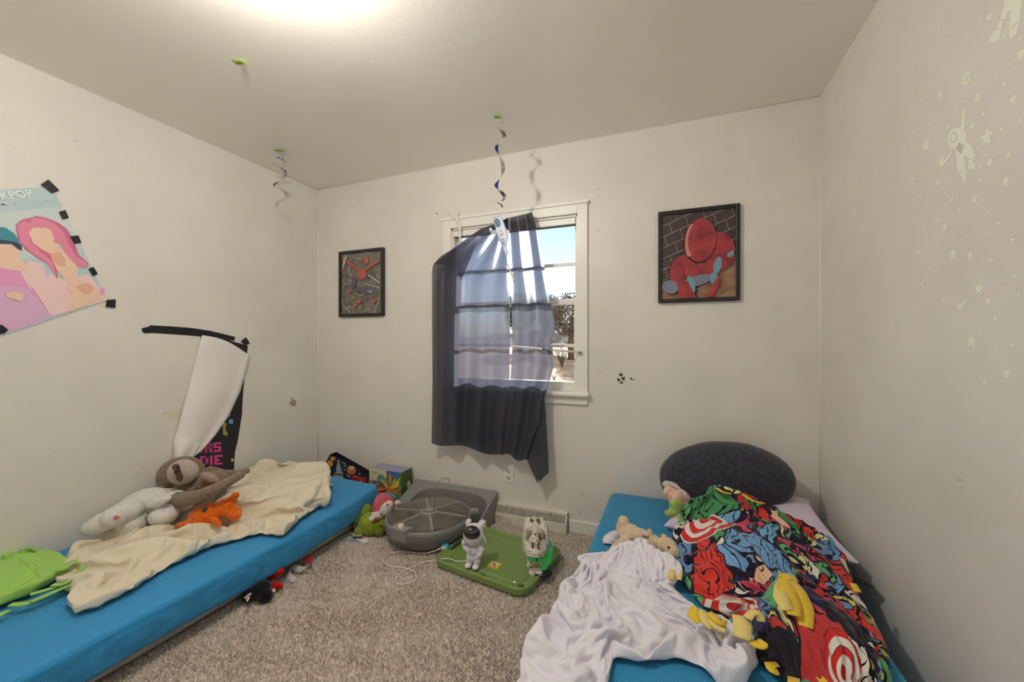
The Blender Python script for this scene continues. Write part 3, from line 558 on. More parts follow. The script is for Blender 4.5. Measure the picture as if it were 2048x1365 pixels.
# cardboard astronaut under the swirl
yA = c2.y; A = lambda px, py: PY(px, py, yA)
ac = thing('cardboard_astronaut', A(1003, 470), 'small printed cardboard astronaut hanging from the swirl in front of the curtain', 'hanging decoration')
am = [M('card_white', (214, 220, 230), .5), M('card_blue', (150, 176, 206), .5), M('card_visor', (74, 92, 122), .3), M('card_red', (206, 150, 158), .5)]
art('astronaut_cutout', [(1, [(986, 436), (992, 432), (1003, 434), (1010, 452), (1017, 468), (1016, 478), (1013, 492), (1017, 506), (1012, 512), (1006, 498), (998, 482), (994, 468), (984, 470), (979, 462), (982, 458), (990, 462), (992, 456), (987, 448)]),
    (0, [(988, 438), (994, 434), (1002, 436), (1008, 452), (1014, 470), (1014, 480), (1012, 488), (1004, 486), (998, 474), (992, 458)]), (0, [(1008, 496), (1013, 492), (1016, 504), (1012, 510)]), (1, oval(995, 446, 7, 10.5, -15)), (2, oval(995, 446, 5.6, 9, -15)), (3, [(997, 462), (1003, 460), (1006, 470), (1000, 473)]), (0, [(998, 463), (1002, 462), (1004, 469), (1001, 471)]), (1, [(1001, 478), (1008, 477), (1010, 484), (1004, 488)]), (0, [(979, 457), (983, 456), (985, 462), (981, 464)]), (0, [(1014, 462), (1018, 460), (1019, 467), (1016, 470)])],
    A, (0, -1, 0), am, ac, th=.003, base=0, step=.0006)
MB().tube([A(1001, 418), A(999, 434)], .0008, 5).build('string', MATS['string'], ac)
# blind cord with wooden tassel
bc = thing('window_pull', PY(1018, 432, YB-.10), 'thin blind pull cord with a cream wooden tassel hanging over the curtain', 'blind cord'); yc = YB-.135; cg = lambda px, py: PY(px, py, yc)
MB().tube([cg(1018, 432), cg(1018, 470), cg(1017, 500), cg(1014, 528)], .0016, 6).build('cord', M('string', (220, 216, 206), .8), bc)
MB().tube([cg(1018, 560), cg(1019, 620), cg(1020, 690)], .001, 6).build('cord', MATS['string'], bc)
mb = MB(); a, b_ = cg(1014, 528), cg(1028, 562); dv = (b_-a).normalized(); sd = dv.cross(Vector((0, 1, 0))).normalized()
mb.slab([a-sd*.004, a+sd*.004, b_+sd*.008, b_-sd*.008], (0, -1, 0), .008); mb.build('tassel', M('tassel_wood', (228, 216, 196), .6), bc, bevel=.002)
# white rod
rd_ = thing('curtain_rod', PY(1162, 705, YB-.03), 'thin white rod tilted across the window over the curtain', 'rod')
MB().tube([PY(1021, 692, YB-.128), PY(1092, 699, YB-.08), PY(1158, 705, YB-.034)], [.0065, .0068, .007], 10).build('rod', M('rod_white', (238, 236, 232), .35), rd_)
MB().tube([PY(1157, 705, YB-.036), PY(1163, 706, YB-.031)], .0082, 10).build('end_cap', M('rod_cap', (150, 148, 146), .5), rd_)
# strips of white tape on the casing
tw = M('white_tape', (236, 234, 222), .6)
for pts, lb_ in (([(895, 421), (906, 433), (917, 446), (920, 462), (919, 486)], 'curled white tape strip running diagonally off the top left window corner'), ([(914, 423), (915, 438), (917, 452), (921, 470)], 'upright white tape strip crossing at the top left window corner')):
    P = [PY(x, y, YB-.028-.004*k) for k, (x, y) in enumerate(pts)]
    tag(ribbon('tape_strip', P, .019, tw, side=Vector((1, -.2, .35)), sub=2), lb_, 'tape')
# outlet
ol = thing('wall_outlet', (-1.004, YB, .313), 'white double wall socket under the curtain', 'outlet')
ow = M('outlet_white', (236, 236, 236), .3); MB().box((-1.039, YB-.006, .256), (-.969, YB, .371)).build('cover_plate', ow, ol, bevel=.002)
for dz in (.334, .293):
    s_ = MB().lathe([(0, 0), (.0165, 0), (.017, .002), (.017, .004)], (-1.004, YB-.0085, dz), 24, mat=Matrix.Rotation(-math.pi/2, 4, 'X')).build('socket', M('outlet_face', (226, 226, 226), .35), ol)
    mb = MB()
    for dx, h in ((-.0065, .008), (.0065, .0065)): mb.cbox((-1.004+dx, YB-.009, dz+.003), (.0018, .002, h))
    mb.cbox((-1.004, YB-.009, dz-.008), (.0045, .002, .0045)); mb.build('slots', M('slot_black', (40, 38, 38), .6), s_)
# floor register on the back wall
rg = thing('baseboard_register', (-.85, YB, 0), 'dusty white baseboard heating register on the back wall', 'heating register')
x0, x1 = -1.108, -.602
mb = MB(); prof = [(YB, .112), (YB-.012, .112), (YB-.016, .104), (YB-.05, .062), (YB-.058, .056), (YB-.058, .004), (YB, .004)]
prof = [(YB, .118), (YB-.020, .118), (YB-.026, .110), (YB-.030, .106)]
mb.slab([(x0, y, z) for y, z in prof+[(YB-.056, .070), (YB-.060, .064), (YB-.060, .002), (YB, .002)]], (-1, 0, 0), .008); mb.slab([(x1, y, z) for y, z in prof+[(YB-.056, .070), (YB-.060, .064), (YB-.060, .002), (YB, .002)]], (1, 0, 0), .008)
mb.box((x0, YB-.062, .002), (x1, YB-.056, .068)); mb.box((x0, YB-.030, .104), (x1, YB, .120)); mb.box((x0, YB-.014, .002), (x1, YB-.001, .11)); mb.build('housing', M('register_paint', (226, 220, 206), .5, noise_col=((150, 130, 104), 18, .58, .75)), rg, fix=False, bevel=.0015)
MB().slab([(x0+.008, YB-.055, .066), (x1-.008, YB-.055, .066), (x1-.008, YB-.028, .104), (x0+.008, YB-.028, .104)], (0, -.8, .6), .001).build('dark_inside', M('register_inner', (64, 54, 44), .95, noise_col=((110, 96, 78), 60, .4, .6)), rg)  # mottled dark brown sheet set behind the louvers
mb = MB(); n = 44
for k in range(n):
    x = x0+.014+(x1-x0-.028)*k/(n-1); mb.slab([(x-.0022, YB-.059, .067), (x+.0022, YB-.059, .067), (x+.0022, YB-.031, .106), (x-.0022, YB-.031, .106)], (0, -.8, .6), .0015)
mb.build('louver', MATS['register_paint'], rg, fix=False)

# ---------------------------------------------------------------- curtain
cu_m = bpy.data.materials.new('curtain_cloth'); cu_m.use_nodes = True; t = cu_m.node_tree; t.nodes.clear()
o_ = t.nodes.new('ShaderNodeOutputMaterial'); pb = t.nodes.new('ShaderNodeBsdfPrincipled'); pb.inputs['Base Color'].default_value = (*s2l((32, 36, 50)), 1); pb.inputs['Roughness'].default_value = .42; pb.inputs['Sheen Weight'].default_value = .1
tl_ = t.nodes.new('ShaderNodeBsdfTranslucent'); tl_.inputs[0].default_value = (*s2l((150, 150, 170)), 1); tr = t.nodes.new('ShaderNodeBsdfTransparent'); tr.inputs[0].default_value = (*s2l((215, 218, 232)), 1)
m1 = t.nodes.new('ShaderNodeMixShader'); m1.inputs[0].default_value = .15; m2 = t.nodes.new('ShaderNodeMixShader'); lw = t.nodes.new('ShaderNodeLayerWeight'); lw.inputs[0].default_value = .35
mp = t.nodes.new('ShaderNodeMapRange'); mp.inputs['From Min'].default_value = 0; mp.inputs['From Max'].default_value = .85; mp.inputs['To Min'].default_value = .09; mp.inputs['To Max'].default_value = .0
t.links.new(lw.outputs['Facing'], mp.inputs[0]); t.links.new(mp.outputs[0], m2.inputs[0]); t.links.new(pb.outputs[0], m1.inputs[1]); t.links.new(tl_.outputs[0], m1.inputs[2]); rf = t.nodes.new('ShaderNodeBsdfRefraction'); rf.inputs['Color'].default_value = (*s2l((225, 225, 238)), 1); rf.inputs['Roughness'].default_value = .62; rf.inputs['IOR'].default_value = 1.12; m3 = t.nodes.new('ShaderNodeMixShader'); m3.inputs[0].default_value = .09; t.links.new(m1.outputs[0], m3.inputs[1]); t.links.new(rf.outputs[0], m3.inputs[2]); t.links.new(m3.outputs[0], m2.inputs[1]); t.links.new(tr.outputs[0], m2.inputs[2]); t.links.new(m2.outputs[0], o_.inputs[0])
def panel(L, Rr, nu, nv, folds, ph, parent, wob=1, ybase=.062, ybot=.105, name='curtain_panel'):
    L = np.array(L, float); Rr = np.array(Rr, float)
    def rs(P, n): d_ = np.r_[0, np.cumsum(np.hypot(*np.diff(P, axis=0).T))]; q = np.linspace(0, d_[-1], n); return np.stack([np.interp(q, d_, P[:, 0]), np.interp(q, d_, P[:, 1])], 1)
    A_ = rs(L, nv); B_ = rs(Rr, nv); vs = []
    for j in range(nv):
        v = j/(nv-1)
        for i in range(nu):
            u = i/(nu-1); px, py = A_[j]*(1-u)+B_[j]*u
            if j == nv-1: py += 4*math.sin(u*9+ph)
            amp = (.014+.012*v)*wob; f_ = amp*(math.sin(u*folds*2*math.pi+ph+1.2*math.sin(v*2.4))+.45*math.sin(u*folds*4.7+v*3+ph*2))+.006*math.sin(v*11+u*5)*(1-v)
            off = ybase+(ybot-ybase)*v+f_
            vs.append(PY(px, py, YB-max(.03, off)))
    o = link(name, vs, [(j*nu+i, j*nu+i+1, (j+1)*nu+i+1, (j+1)*nu+i) for j in range(nv-1) for i in range(nu-1)], cu_m, parent, smooth=True); return o
cu = thing('curtain', PY(1000, 440, YB-.06), 'long dark navy semi-sheer curtain hanging crookedly over most of the window', 'curtain')
panel([(1012, 438), (985, 450), (962, 457), (932, 478), (905, 498), (880, 514), (866, 530), (864, 545), (864, 640), (865, 760), (863, 885)], [(1016, 436), (1018, 520), (1020, 600), (1019, 700), (1019, 760), (1014, 800), (1006, 860), (1002, 910)], 70, 90, 3.2, .6, cu)
panel([(1010, 438), (1014, 520), (1023, 600), (1025, 690), (1021, 760), (1014, 800), (1006, 860), (1001, 908)], [(1064, 425), (1072, 452), (1086, 520), (1098, 590), (1110, 650), (1100, 694), (1108, 730), (1098, 768), (1089, 796), (1080, 850), (1066, 895), (1056, 924)], 46, 90, 1.9, 2.2, cu)
panel([(1088, 798), (1078, 850), (1058, 890), (1053, 918), (1060, 935), (1074, 965)], [(1089, 796), (1092, 830), (1094, 870), (1096, 905), (1098, 946), (1082, 960)], 16, 40, .6, .3, cu, wob=.5, ybase=.10, ybot=.115, name='curtain_corner')
# folded back triangle at the upper left
o = link('curtain_fold', [PY(x, y, YB-q) for x, y, q in [(962, 460, .11), (932, 480, .11), (905, 500, .115), (868, 528, .115), (910, 532, .125), (922, 562, .13), (940, 520, .125), (952, 490, .12)]], [(0, 1, 7), (1, 2, 6, 7), (2, 3, 4, 6), (4, 5, 6)], cu_m, cu, smooth=True)
# ---------------------------------------------------------------- cloth shapes (simulated drapes stored as height data)
CLOTH = {
    'grey': (62, 62, [-334,5,5,5,5,5,5,5,5,5,5,5,5,5,6,6,5,6,6,5,6,6,5,6,6,6,5,6,6,7,7,8,7,7,7,7,7,7,7,7,7,6,7,6,7,6,7,6,6,7,6,7,6,7,3,3,4,3,3,3,4,3,-2,12,-8,-14,-13,-9,-8,-3,3,1,1,2,4,5,3,2,2,2,3,3,6,-9,2,1,2,6,-7,2,-4,1,0,2,2,2,2,3,1,-7,3,3,2,4,-1,-1,-4,-1,1,-4,-1,-3,2,-2,1,5,11,15,-11,13,3,-25,4,-5,-3,-4,12,8,-3,-3,-2,-2,-10,5,2,0,-2,-1,0,0,3,0,-2,0,-6,15,-3,-8,0,-4,13,-2,2,-1,-7,-2,-2,2,0,1,-9,10,1,1,-3,-4,2,-4,5,4,-6,1,4,0,2,2,6,-2,-8,-7,17,-13,10,27,-32,0,-2,7,-3,13,4,-7,-4,3,4,-17,2,1,0,-1,-1,1,-1,0,1,-7,2,-3,7,-1,1,0,-2,4,2,-3,8,-5,1,-11,2,0,8,-4,-1,-1,-6,6,-7,9,0,-2,5,5,-11,6,-5,-1,-1,-4,8,0,-2,-1,-5,11,24,-26,-2,3,3,-3,2,12,-2,-5,2,3,-17,-5,1,-1,0,-1,0,2,1,2,0,0,-6,11,-1,1,-3,0,-6,6,2,-3,3,0,-6,-3,4,5,-1,-1,8,-14,12,-2,-4,5,-5,-7,13,-5,-1,4,-7,1,-8,0,1,8,0,1,2,1,-3,-9,0,-4,20,2,1,1,1,3,-4,-3,-4,-1,-2,-1,-2,-3,0,6,0,-6,5,0,1,0,3,-8,11,-5,-2,3,0,6,0,-8,0,-2,1,3,3,-2,-4,2,6,-10,4,8,-14,3,3,-1,6,-10,-12,1,4,2,5,2,-4,8,-2,-1,-2,2,-8,9,6,1,2,3,6,-9,0,-3,0,-2,1,-1,-7,0,-2,5,-3,1,-2,-1,-6,8,0,-3,3,6,-1,-6,-3,8,1,-3,0,-2,-6,15,-2,-4,-8,9,-1,-4,11,-4,2,-7,3,12,-6,-7,-3,-2,-6,0,13,0,-2,3,2,-6,4,-6,9,0,0,0,8,-2,-5,1,-2,-5,-2,2,6,-9,-1,0,1,-3,-3,1,5,-1,0,0,0,1,1,4,0,1,-3,3,-3,-1,2,0,-7,4,7,-7,-3,6,-6,4,-4,7,-9,9,1,-5,-2,4,-5,-3,0,8,-3,-12,-2,8,4,0,-2,5,2,0,3,7,-7,2,0,4,-8,1,-2,9,-2,-10,-1,2,4,-4,-1,-2,0,3,-3,1,1,-2,6,1,0,1,0,-6,4,-13,12,-3,-1,1,7,-10,7,-6,3,-3,2,-15,20,0,3,-7,9,-3,0,-4,-2,2,0,-6,-2,5,-4,5,-1,2,1,3,0,-1,2,2,-3,-4,-4,2,0,-2,1,1,2,3,-4,-1,-1,4,-1,-3,0,3,2,0,0,0,0,2,-9,12,-4,2,-12,5,-2,1,-1,8,-2,3,-11,7,-5,6,-8,1,-9,6,-7,16,-2,10,-6,6,-15,0,4,-2,2,0,2,0,3,0,0,-3,9,-8,5,-10,5,2,-5,0,0,-4,5,2,-8,1,4,0,-1,3,1,-1,1,0,-2,1,1,1,-4,2,10,-15,-2,9,2,-11,3,0,11,-10,2,-6,3,-6,3,-14,7,15,-3,4,5,-5,7,-16,8,-3,-3,4,-4,10,-1,-1,-2,2,2,0,-1,-1,-2,2,1,-5,-2,5,-4,1,2,-5,-1,3,0,3,-1,1,1,0,-1,-4,7,-11,6,-1,1,1,7,-7,-3,9,-6,-1,-5,2,-4,6,2,-1,-5,2,-6,11,-2,-5,5,-2,7,7,-20,3,3,-2,-2,3,7,-1,2,2,-9,12,-4,5,-11,9,-3,0,-8,-3,6,0,6,-5,0,-2,-2,0,1,1,0,0,8,-4,-9,6,2,-11,1,14,-11,3,0,2,6,-14,10,8,-7,-10,-3,7,1,-10,4,9,-2,-8,-1,9,-1,5,7,-15,1,3,-3,-6,6,5,0,1,-1,-2,8,0,3,-14,5,4,-5,0,-1,0,-5,8,0,0,1,-4,-2,-2,-1,1,-1,15,5,-11,-11,4,7,-9,9,-6,1,-4,-7,16,-14,-3,6,9,4,-3,-3,1,-8,9,-3,-1,2,-5,0,-1,10,1,-9,2,2,2,2,0,3,-3,-1,1,-2,4,5,2,-8,-3,12,-13,-1,-1,5,2,0,1,-3,3,0,-1,-3,-3,0,-4,8,12,-8,-4,-2,2,3,5,-12,-1,9,-4,-5,0,3,-4,-6,-5,7,3,7,2,-2,-3,0,-4,1,-1,-2,14,-4,-4,3,1,1,1,-10,-1,12,1,0,-11,4,-1,7,2,-1,5,-4,-7,0,0,2,0,4,0,0,3,3,-9,-3,1,-5,8,-2,9,-12,10,0,-12,15,6,-1,-18,9,-5,0,8,-5,-3,-7,6,1,5,0,-3,0,-3,-2,5,3,-8,12,-2,4,-5,-4,-1,11,3,-6,1,-3,6,-17,6,0,0,2,6,0,3,-7,0,0,2,-2,0,2,0,0,9,-10,0,0,-16,26,-17,5,3,-15,21,1,-3,-11,20,-6,1,-1,-1,-1,-3,0,3,-2,-1,-1,4,-5,12,-14,4,-2,9,-7,1,0,6,-2,-1,-8,3,9,-3,5,-5,-2,-3,1,1,-1,3,0,1,1,0,-1,-1,2,-3,-2,-1,-2,2,4,1,-12,12,0,0,5,-21,15,1,-4,1,10,-3,2,5,-3,-6,1,1,-1,-1,1,-4,0,9,-3,-8,9,-4,3,-1,4,1,-9,-1,5,-6,6,-2,-1,1,2,2,-2,-3,0,-2,1,-2,0,-1,-1,1,2,-2,2,6,-6,0,3,-4,7,-7,6,0,-20,25,-14,12,5,-5,-7,4,1,3,4,-1,3,-2,-3,1,-5,-4,4,-1,-1,6,1,5,-1,-10,0,2,1,-11,6,2,1,4,0,
-1,-1,1,0,3,1,-2,-2,-1,-13,-3,2,1,7,0,-2,4,-2,-2,8,2,-5,6,-12,6,9,-14,12,2,6,-5,1,-10,10,-6,1,0,7,-5,-9,9,4,-2,0,-5,2,-2,0,0,4,2,-7,1,-4,-2,-3,15,3,-8,-1,5,-3,2,2,1,-12,7,4,6,-7,0,4,-8,1,-2,3,0,1,-1,1,1,-5,-1,5,-5,9,-5,-4,9,2,-15,7,10,-21,18,-1,-4,-2,2,3,-14,1,-5,11,10,2,-3,-4,0,0,-2,2,1,4,3,-6,3,-1,-3,-1,3,-2,-3,6,-1,-1,-1,-3,0,12,-7,3,-4,5,6,-12,5,-2,0,0,-5,2,-1,2,0,-3,4,6,-7,-1,5,-10,8,3,-9,12,-8,2,8,-17,1,-1,18,1,-9,-3,3,6,3,-4,-6,-1,0,-4,1,9,-5,6,-2,4,2,-4,1,-1,0,-11,0,3,-8,8,-2,1,11,2,-3,-1,2,-4,0,0,1,-4,5,-7,1,3,-4,2,2,-1,8,-6,1,3,0,-9,10,0,-5,1,-2,8,-8,1,6,1,-1,-6,-1,3,4,-1,-4,0,-1,0,-4,2,8,5,-5,3,0,0,-5,3,0,-2,-1,-5,-3,8,0,1,1,2,1,-1,-1,-1,-2,-4,2,4,-1,-4,2,-1,6,-6,-2,3,-6,11,-8,10,-5,8,-1,-7,3,-6,-3,11,1,0,-16,16,6,-7,-6,-2,2,1,1,0,4,3,-2,-10,9,-5,9,-1,0,-3,-2,0,2,0,1,-8,11,-9,1,2,0,-2,8,-2,-4,3,1,2,-7,0,1,-4,-2,-2,-2,10,-2,-7,13,-8,10,-8,4,-1,-6,6,7,-4,3,-4,9,-20,15,-1,3,4,-5,2,-4,-2,-1,-1,6,-8,6,-1,-7,7,0,3,-2,-3,1,0,2,2,-1,3,-2,-3,-6,3,4,3,-8,4,-5,6,1,3,0,-5,-2,7,-1,-2,-1,-2,3,-2,-3,7,-9,7,2,-8,5,5,-5,9,-10,2,-3,7,0,-9,6,7,0,-8,4,0,-4,0,-10,11,-3,4,2,-6,0,0,-6,14,-4,2,-8,13,-4,2,1,-3,1,-12,-5,1,11,0,-4,6,1,-2,-11,7,4,5,-6,4,-1,-3,1,4,-1,-7,9,-1,-6,10,1,-9,2,-4,7,3,-20,16,-7,5,1,4,4,-3,-1,1,-7,-1,-6,-4,4,8,-2,3,-4,0,-2,-7,17,-1,-5,-1,9,0,0,-6,1,5,-4,-2,-5,5,0,-2,2,-1,-1,-1,0,2,5,-2,1,-3,-1,2,2,-1,-3,1,6,-5,-4,5,-6,0,4,-4,16,-6,4,-8,-2,-1,8,4,-7,2,-5,0,5,0,-11,0,4,0,0,0,12,-2,-15,4,14,-12,0,9,2,-1,-1,-1,-5,2,-2,-2,6,-4,-2,2,0,-4,0,0,2,0,1,4,-2,1,-3,10,-9,-1,-3,3,2,2,-2,2,-5,1,-1,3,-4,5,0,-3,0,8,2,-3,-5,0,5,-2,4,-14,3,-4,5,1,-1,10,3,-12,2,1,-1,2,3,4,-1,-3,5,-13,5,0,1,-1,0,-2,3,0,-2,1,1,1,-1,0,-2,0,1,1,-1,1,3,-5,4,1,0,-5,2,1,4,1,1,0,-5,3,-4,0,6,-8,2,-1,4,1,4,1,-13,3,-3,-1,0,0,-1,5,-5,9,-1,0,0,7,0,-2,2,-4,-7,-5,13,-6,1,2,-1,1,0,0,-1,2,-1,-1,1,-2,4,-9,13,0,-10,6,1,-4,5,6,-2,-5,-3,-1,6,1,-7,-5,6,-1,-4,12,-7,0,0,5,0,8,2,-11,-5,-2,1,-6,14,-1,-2,-2,4,-4,-1,10,-2,3,-5,8,-13,5,-5,5,-6,2,8,-2,-3,-1,1,-6,3,0,2,-4,-1,7,-3,3,9,0,-14,1,3,-1,5,-3,-2,-1,2,1,5,-4,-10,2,8,-14,10,0,-2,0,3,3,7,5,-8,-7,-4,2,-4,6,4,-1,-3,-1,-5,-1,9,-1,8,-1,1,-11,5,0,-1,-9,9,6,-5,1,0,1,-1,-2,1,2,-2,-2,3,-4,1,-8,10,1,-4,-1,-2,8,4,1,-7,1,7,-1,-4,-4,-3,12,-8,-1,3,-1,-4,-1,4,10,6,-7,-4,2,-2,-1,-5,8,-5,-2,-1,-3,0,10,-2,6,3,-5,-10,8,-2,4,-4,-6,8,-1,-1,4,-1,-2,1,1,-3,1,-6,4,-8,10,-7,1,0,4,5,4,-1,0,-3,-9,0,11,2,-6,-1,1,-2,0,-6,1,3,2,-1,-5,9,12,-6,-4,2,-4,1,-6,6,-2,3,-4,-6,4,5,3,3,-1,-1,-7,4,2,-3,4,-1,-2,0,2,-7,6,-2,2,2,-5,6,-13,13,-9,7,4,-8,2,1,-3,5,4,0,-10,2,-1,7,0,-2,-5,4,0,-4,1,1,-3,-7,3,-1,2,13,2,-4,5,-4,3,0,4,-5,2,-3,-13,1,1,13,3,-1,-2,-4,5,1,-1,-1,-2,0,-6,6,0,-2,2,3,-1,-2,2,-2,7,5,-20,16,2,-7,0,2,-1,-8,3,-4,2,5,4,-1,-3,-1,0,-4,0,-10,-3,8,2,-1,1,0,4,5,0,9,-10,2,2,6,-4,1,2,-10,-4,-7,17,4,-5,1,-3,6,-2,2,-1,-2,0,-3,2,3,-1,-9,9,-7,5,-1,4,-10,15,-1,-9,4,1,2,0,-2,-2,-2,-1,0,4,2,-4,2,-1,-6,-3,6,6,-12,0,3,-2,0,2,2,3,3,5,-10,2,-4,13,3,-5,4,2,-4,-7,6,1,-1,-3,-1,2,3,3,-4,1,-1,-1,-1,-4,7,-5,12,-5,-2,-12,3,6,0,6,-4,1,2,-9,11,-1,-2,-2,1,2,-4,5,-4,0,0,2,0,-8,3,-2,-3,4,2,0,0,-2,1,8,-4,-5,4,-4,
7,2,-1,-10,8,6,-4,6,-4,-1,1,-4,-2,5,2,3,-1,-6,-1,3,-2,5,0,-1,0,-4,7,-1,3,1,-2,0,-3,2,-1,2,-2,0,-2,0,3,-1,-3,0,-2,2,-6,1,3,-2,4,-2,-1,-4,3,1,-2,-1,12,1,-2,1,-8,7,3,4,-10,1,5,0,1,-2,0,-5,-1,-5,9,1,2,-2,0,2,-3,2,-2,4,-6,11,-5,0,-2,1,2,-7,1,5,0,1,0,-2,0,-1,2,0,-2,0,-2,0,7,-4,-2,1,0,3,1,-3,-10,2,-3,-1,2,5,6,2,6,1,0,3,-1,-22,6,11,-2,0,-2,5,0,-1,-4,-2,6,-4,0,3,0,-4,-1,9,1,0,-1,2,-4,-4,5,-5,1,1,1,2,1,-2,-1,0,-5,7,-4,0,-1,-2,4,6,-5,-1,-1,1,0,2,-7,-3,5,2,1,0,-1,-1,-3,-6,11,-3,-3,9,-12,5,14,-6,0,6,-3,0,-3,2,-5,6,-2,-5,5,4,-2,-2,7,-5,2,-1,2,5,-10,-1,2,-4,4,2,1,0,-6,-2,7,0,-3,-1,-4,0,-3,7,11,-6,0,-2,-1,3,4,-11,0,-3,2,-1,-1,-6,-4,8,-5,17,1,2,-2,-14,5,9,1,1,0,3,-9,3,2,2,0,-5,3,-3,4,-1,0,2,3,-6,6,-2,4,-7,-2,0,2,3,1,0,-2,0,-2,3,-2,0,-6,1,0,-3,4,11,1,-1,-3,0,3,2,-17,5,-5,1,-5,1,8,6,-1,-13,20,0,-2,1,-13,9,2,1,-2,2,0,-4,4,-2,5,-3,-1,0,-1,1,-6,11,-3,1,-8,3,-3,13,-9,2,-7,8,1,0,1,0,-2,-6,4,0,-10,0,4,5,1,-4,0,3,6,-9,9,5,-3,-15,-1,-2,6,8,-1,-8,6,8,-12,0,6,2,3,-3,2,-2,0,2,3,-1,-1,-2,1,5,-3,2,-1,0,1,-1,1,0,0,-22,9,8,-4,3,5,-6,4,1,2,-1,2,-1,-3,0,-1,1,1,0,-4,6,-6,-1,0,10,-9,7,6,2,-5,-7,3,0,1,-2,-10,5,10,-1,-3,3,-4,3,0,-3,2,1,5,-3,1,-2,0,4,0,-1,2,-3,2,2,2,3,-14,2,2,-7,10,-7,-2,6,-1,-2,5,1,-1,1,-4,0,-3,2,0,1,3,-5,4,0,-5,-1,1,-3,8,8,-4,0,-4,-1,-1,-3,-3,2,1,11,0,-7,4,0,1,-4,3,1,4,-2,-1,0,0,1,0,-1,2,0,3,-2,-3,-9,0,16,-3,-14,4,0,7,-8,3,6,-2,0,-4,5,-2,-1,-2,0,0,-4,1,6,4,0,6,-4,2,-5,1,0,4,-1,-3,-1,-3,-1,6,-13,3,2,12,-5,1,-3,1,4,-2,-9,5,7,0,1,-6,4,2,-2,-2,3,-9,-5,0,-2,13,5,-7,1,-9,8,-1,5,0,-3,1,-3,7,-1,-1,0,11,-11,2,4,-8,0,1,2,1,0,4,-1,0,-5,0,5,-5,4,7,-3,-7,1,-9,5,2,6,0,-2,0,-3,7,-5,0,-3,5,4,-4,-3,7,0,2,-7,0,-1,-11,7,5,-15,14,9,-13,0,2,2,-5,-1,2,8,1,1,-3,0,-7,13,-4,1,2,-4,-1,1,-1,7,-10,7,-5,9,-1,-1,3,-20,-5,22,1,-2,0,-8,-3,15,-2,-7,-1,9,-2,-3,-2,3,-5,7,3,-4,-2,5,-2,8,-1,-13,5,2,-9,8,1,3,-5,-8,1,-5,6,7,2,-2,-2,3,0,0,4,0,2,-4,7,-1,-5,-1,0,-1,2,-4,1,-6,13,-7,11,-3,-5,-19,17,6,0,-2,-1,-6,11,-10,-1,4,3,-3,0,3,2,-10,10,-3,1,0,1,-1,4,-5,6,0,-2,-6,1,3,8,-17,-1,12,1,-5,-4,1,5,0,0,0,5,-1,2,-2,-1,6,1,-6,-2,-1,6,0,1,-6,-10,12,-11,16,0,-1,-22,9,11,2,-5,2,-16,19,-5,-1,-4,5,3,-5,-8,13,-1,-2,0,3,1,5,-9,7,4,-1,-12,0,-4,0,0,3,3,-2,-5,5,5,-1,-1,2,0,1,6,-4,-4,6,-4,0,5,4,-4,-1,0,-1,-2,0,3,-1,4,-3,3,1,1,-20,1,10,5,1,3,0,-6,0,-5,9,-1,2,-1,-3,-2,3,-2,0,0,2,-5,14,-4,-3,1,-9,-12,3,-5,19,-5,-7,0,1,6,5,1,0,1,0,6,-1,3,-10,6,-3,-2,2,7,-1,-3,-4,0,5,-5,1,3,-7,-5,6,6,0,-18,2,9,-4,14,-16,11,-1,5,-6,-1,5,-1,1,0,1,-4,0,1,-7,13,-4,-3,0,10,-1,-21,3,16,-12,-3,5,1,-2,-5,2,3,2,2,0,7,2,-4,-6,1,-1,1,1,-2,6,1,2,1,-3,-4,-3,1,2,-1,-10,-3,4,3,-9,1,9,-1,3,-3,1,-1,4,1,-3,4,-1,3,3,-6,-2,-11,-2,5,4,1,1,-4,-3,10,5,8,-7,4,-5,-4,-2,4,-5,-1,1,4,0,11,-16,5,8,-9,4,1,-1,-5,2,-5,2,3,5,6,-9,-6,15,-4,0,-7,-2,-1,-6,-3,-1,4,12,-6,-3,-3,6,-6,1,11,0,-8,-7,14,1,2,-3,6,-15,-1,-8,-2,5,12,0,-2,17,-13,0,2,-1,-10,9,-4,1,3,1,-13,13,0,9,-2,-8,1,0,1,-7,7,3,-1,0,2,4,-7,-5,9,1,-1,-1,-5,-2,-4,-2,-5,1,8,-5,3,2,-4,5,-2,-4,-3,5,1,-7,10,8,-2,-9,2,4,-7,2,2,-2,3,3,-2,8,-12,-5,1,1,6,0,1,0,-4,5,0,-1,11,0,-11,2,10,-8,-1,-1,3,-1,-1,-8,1,4,4,-1,2,0,-1,0,-11,3,-4,-1,2,
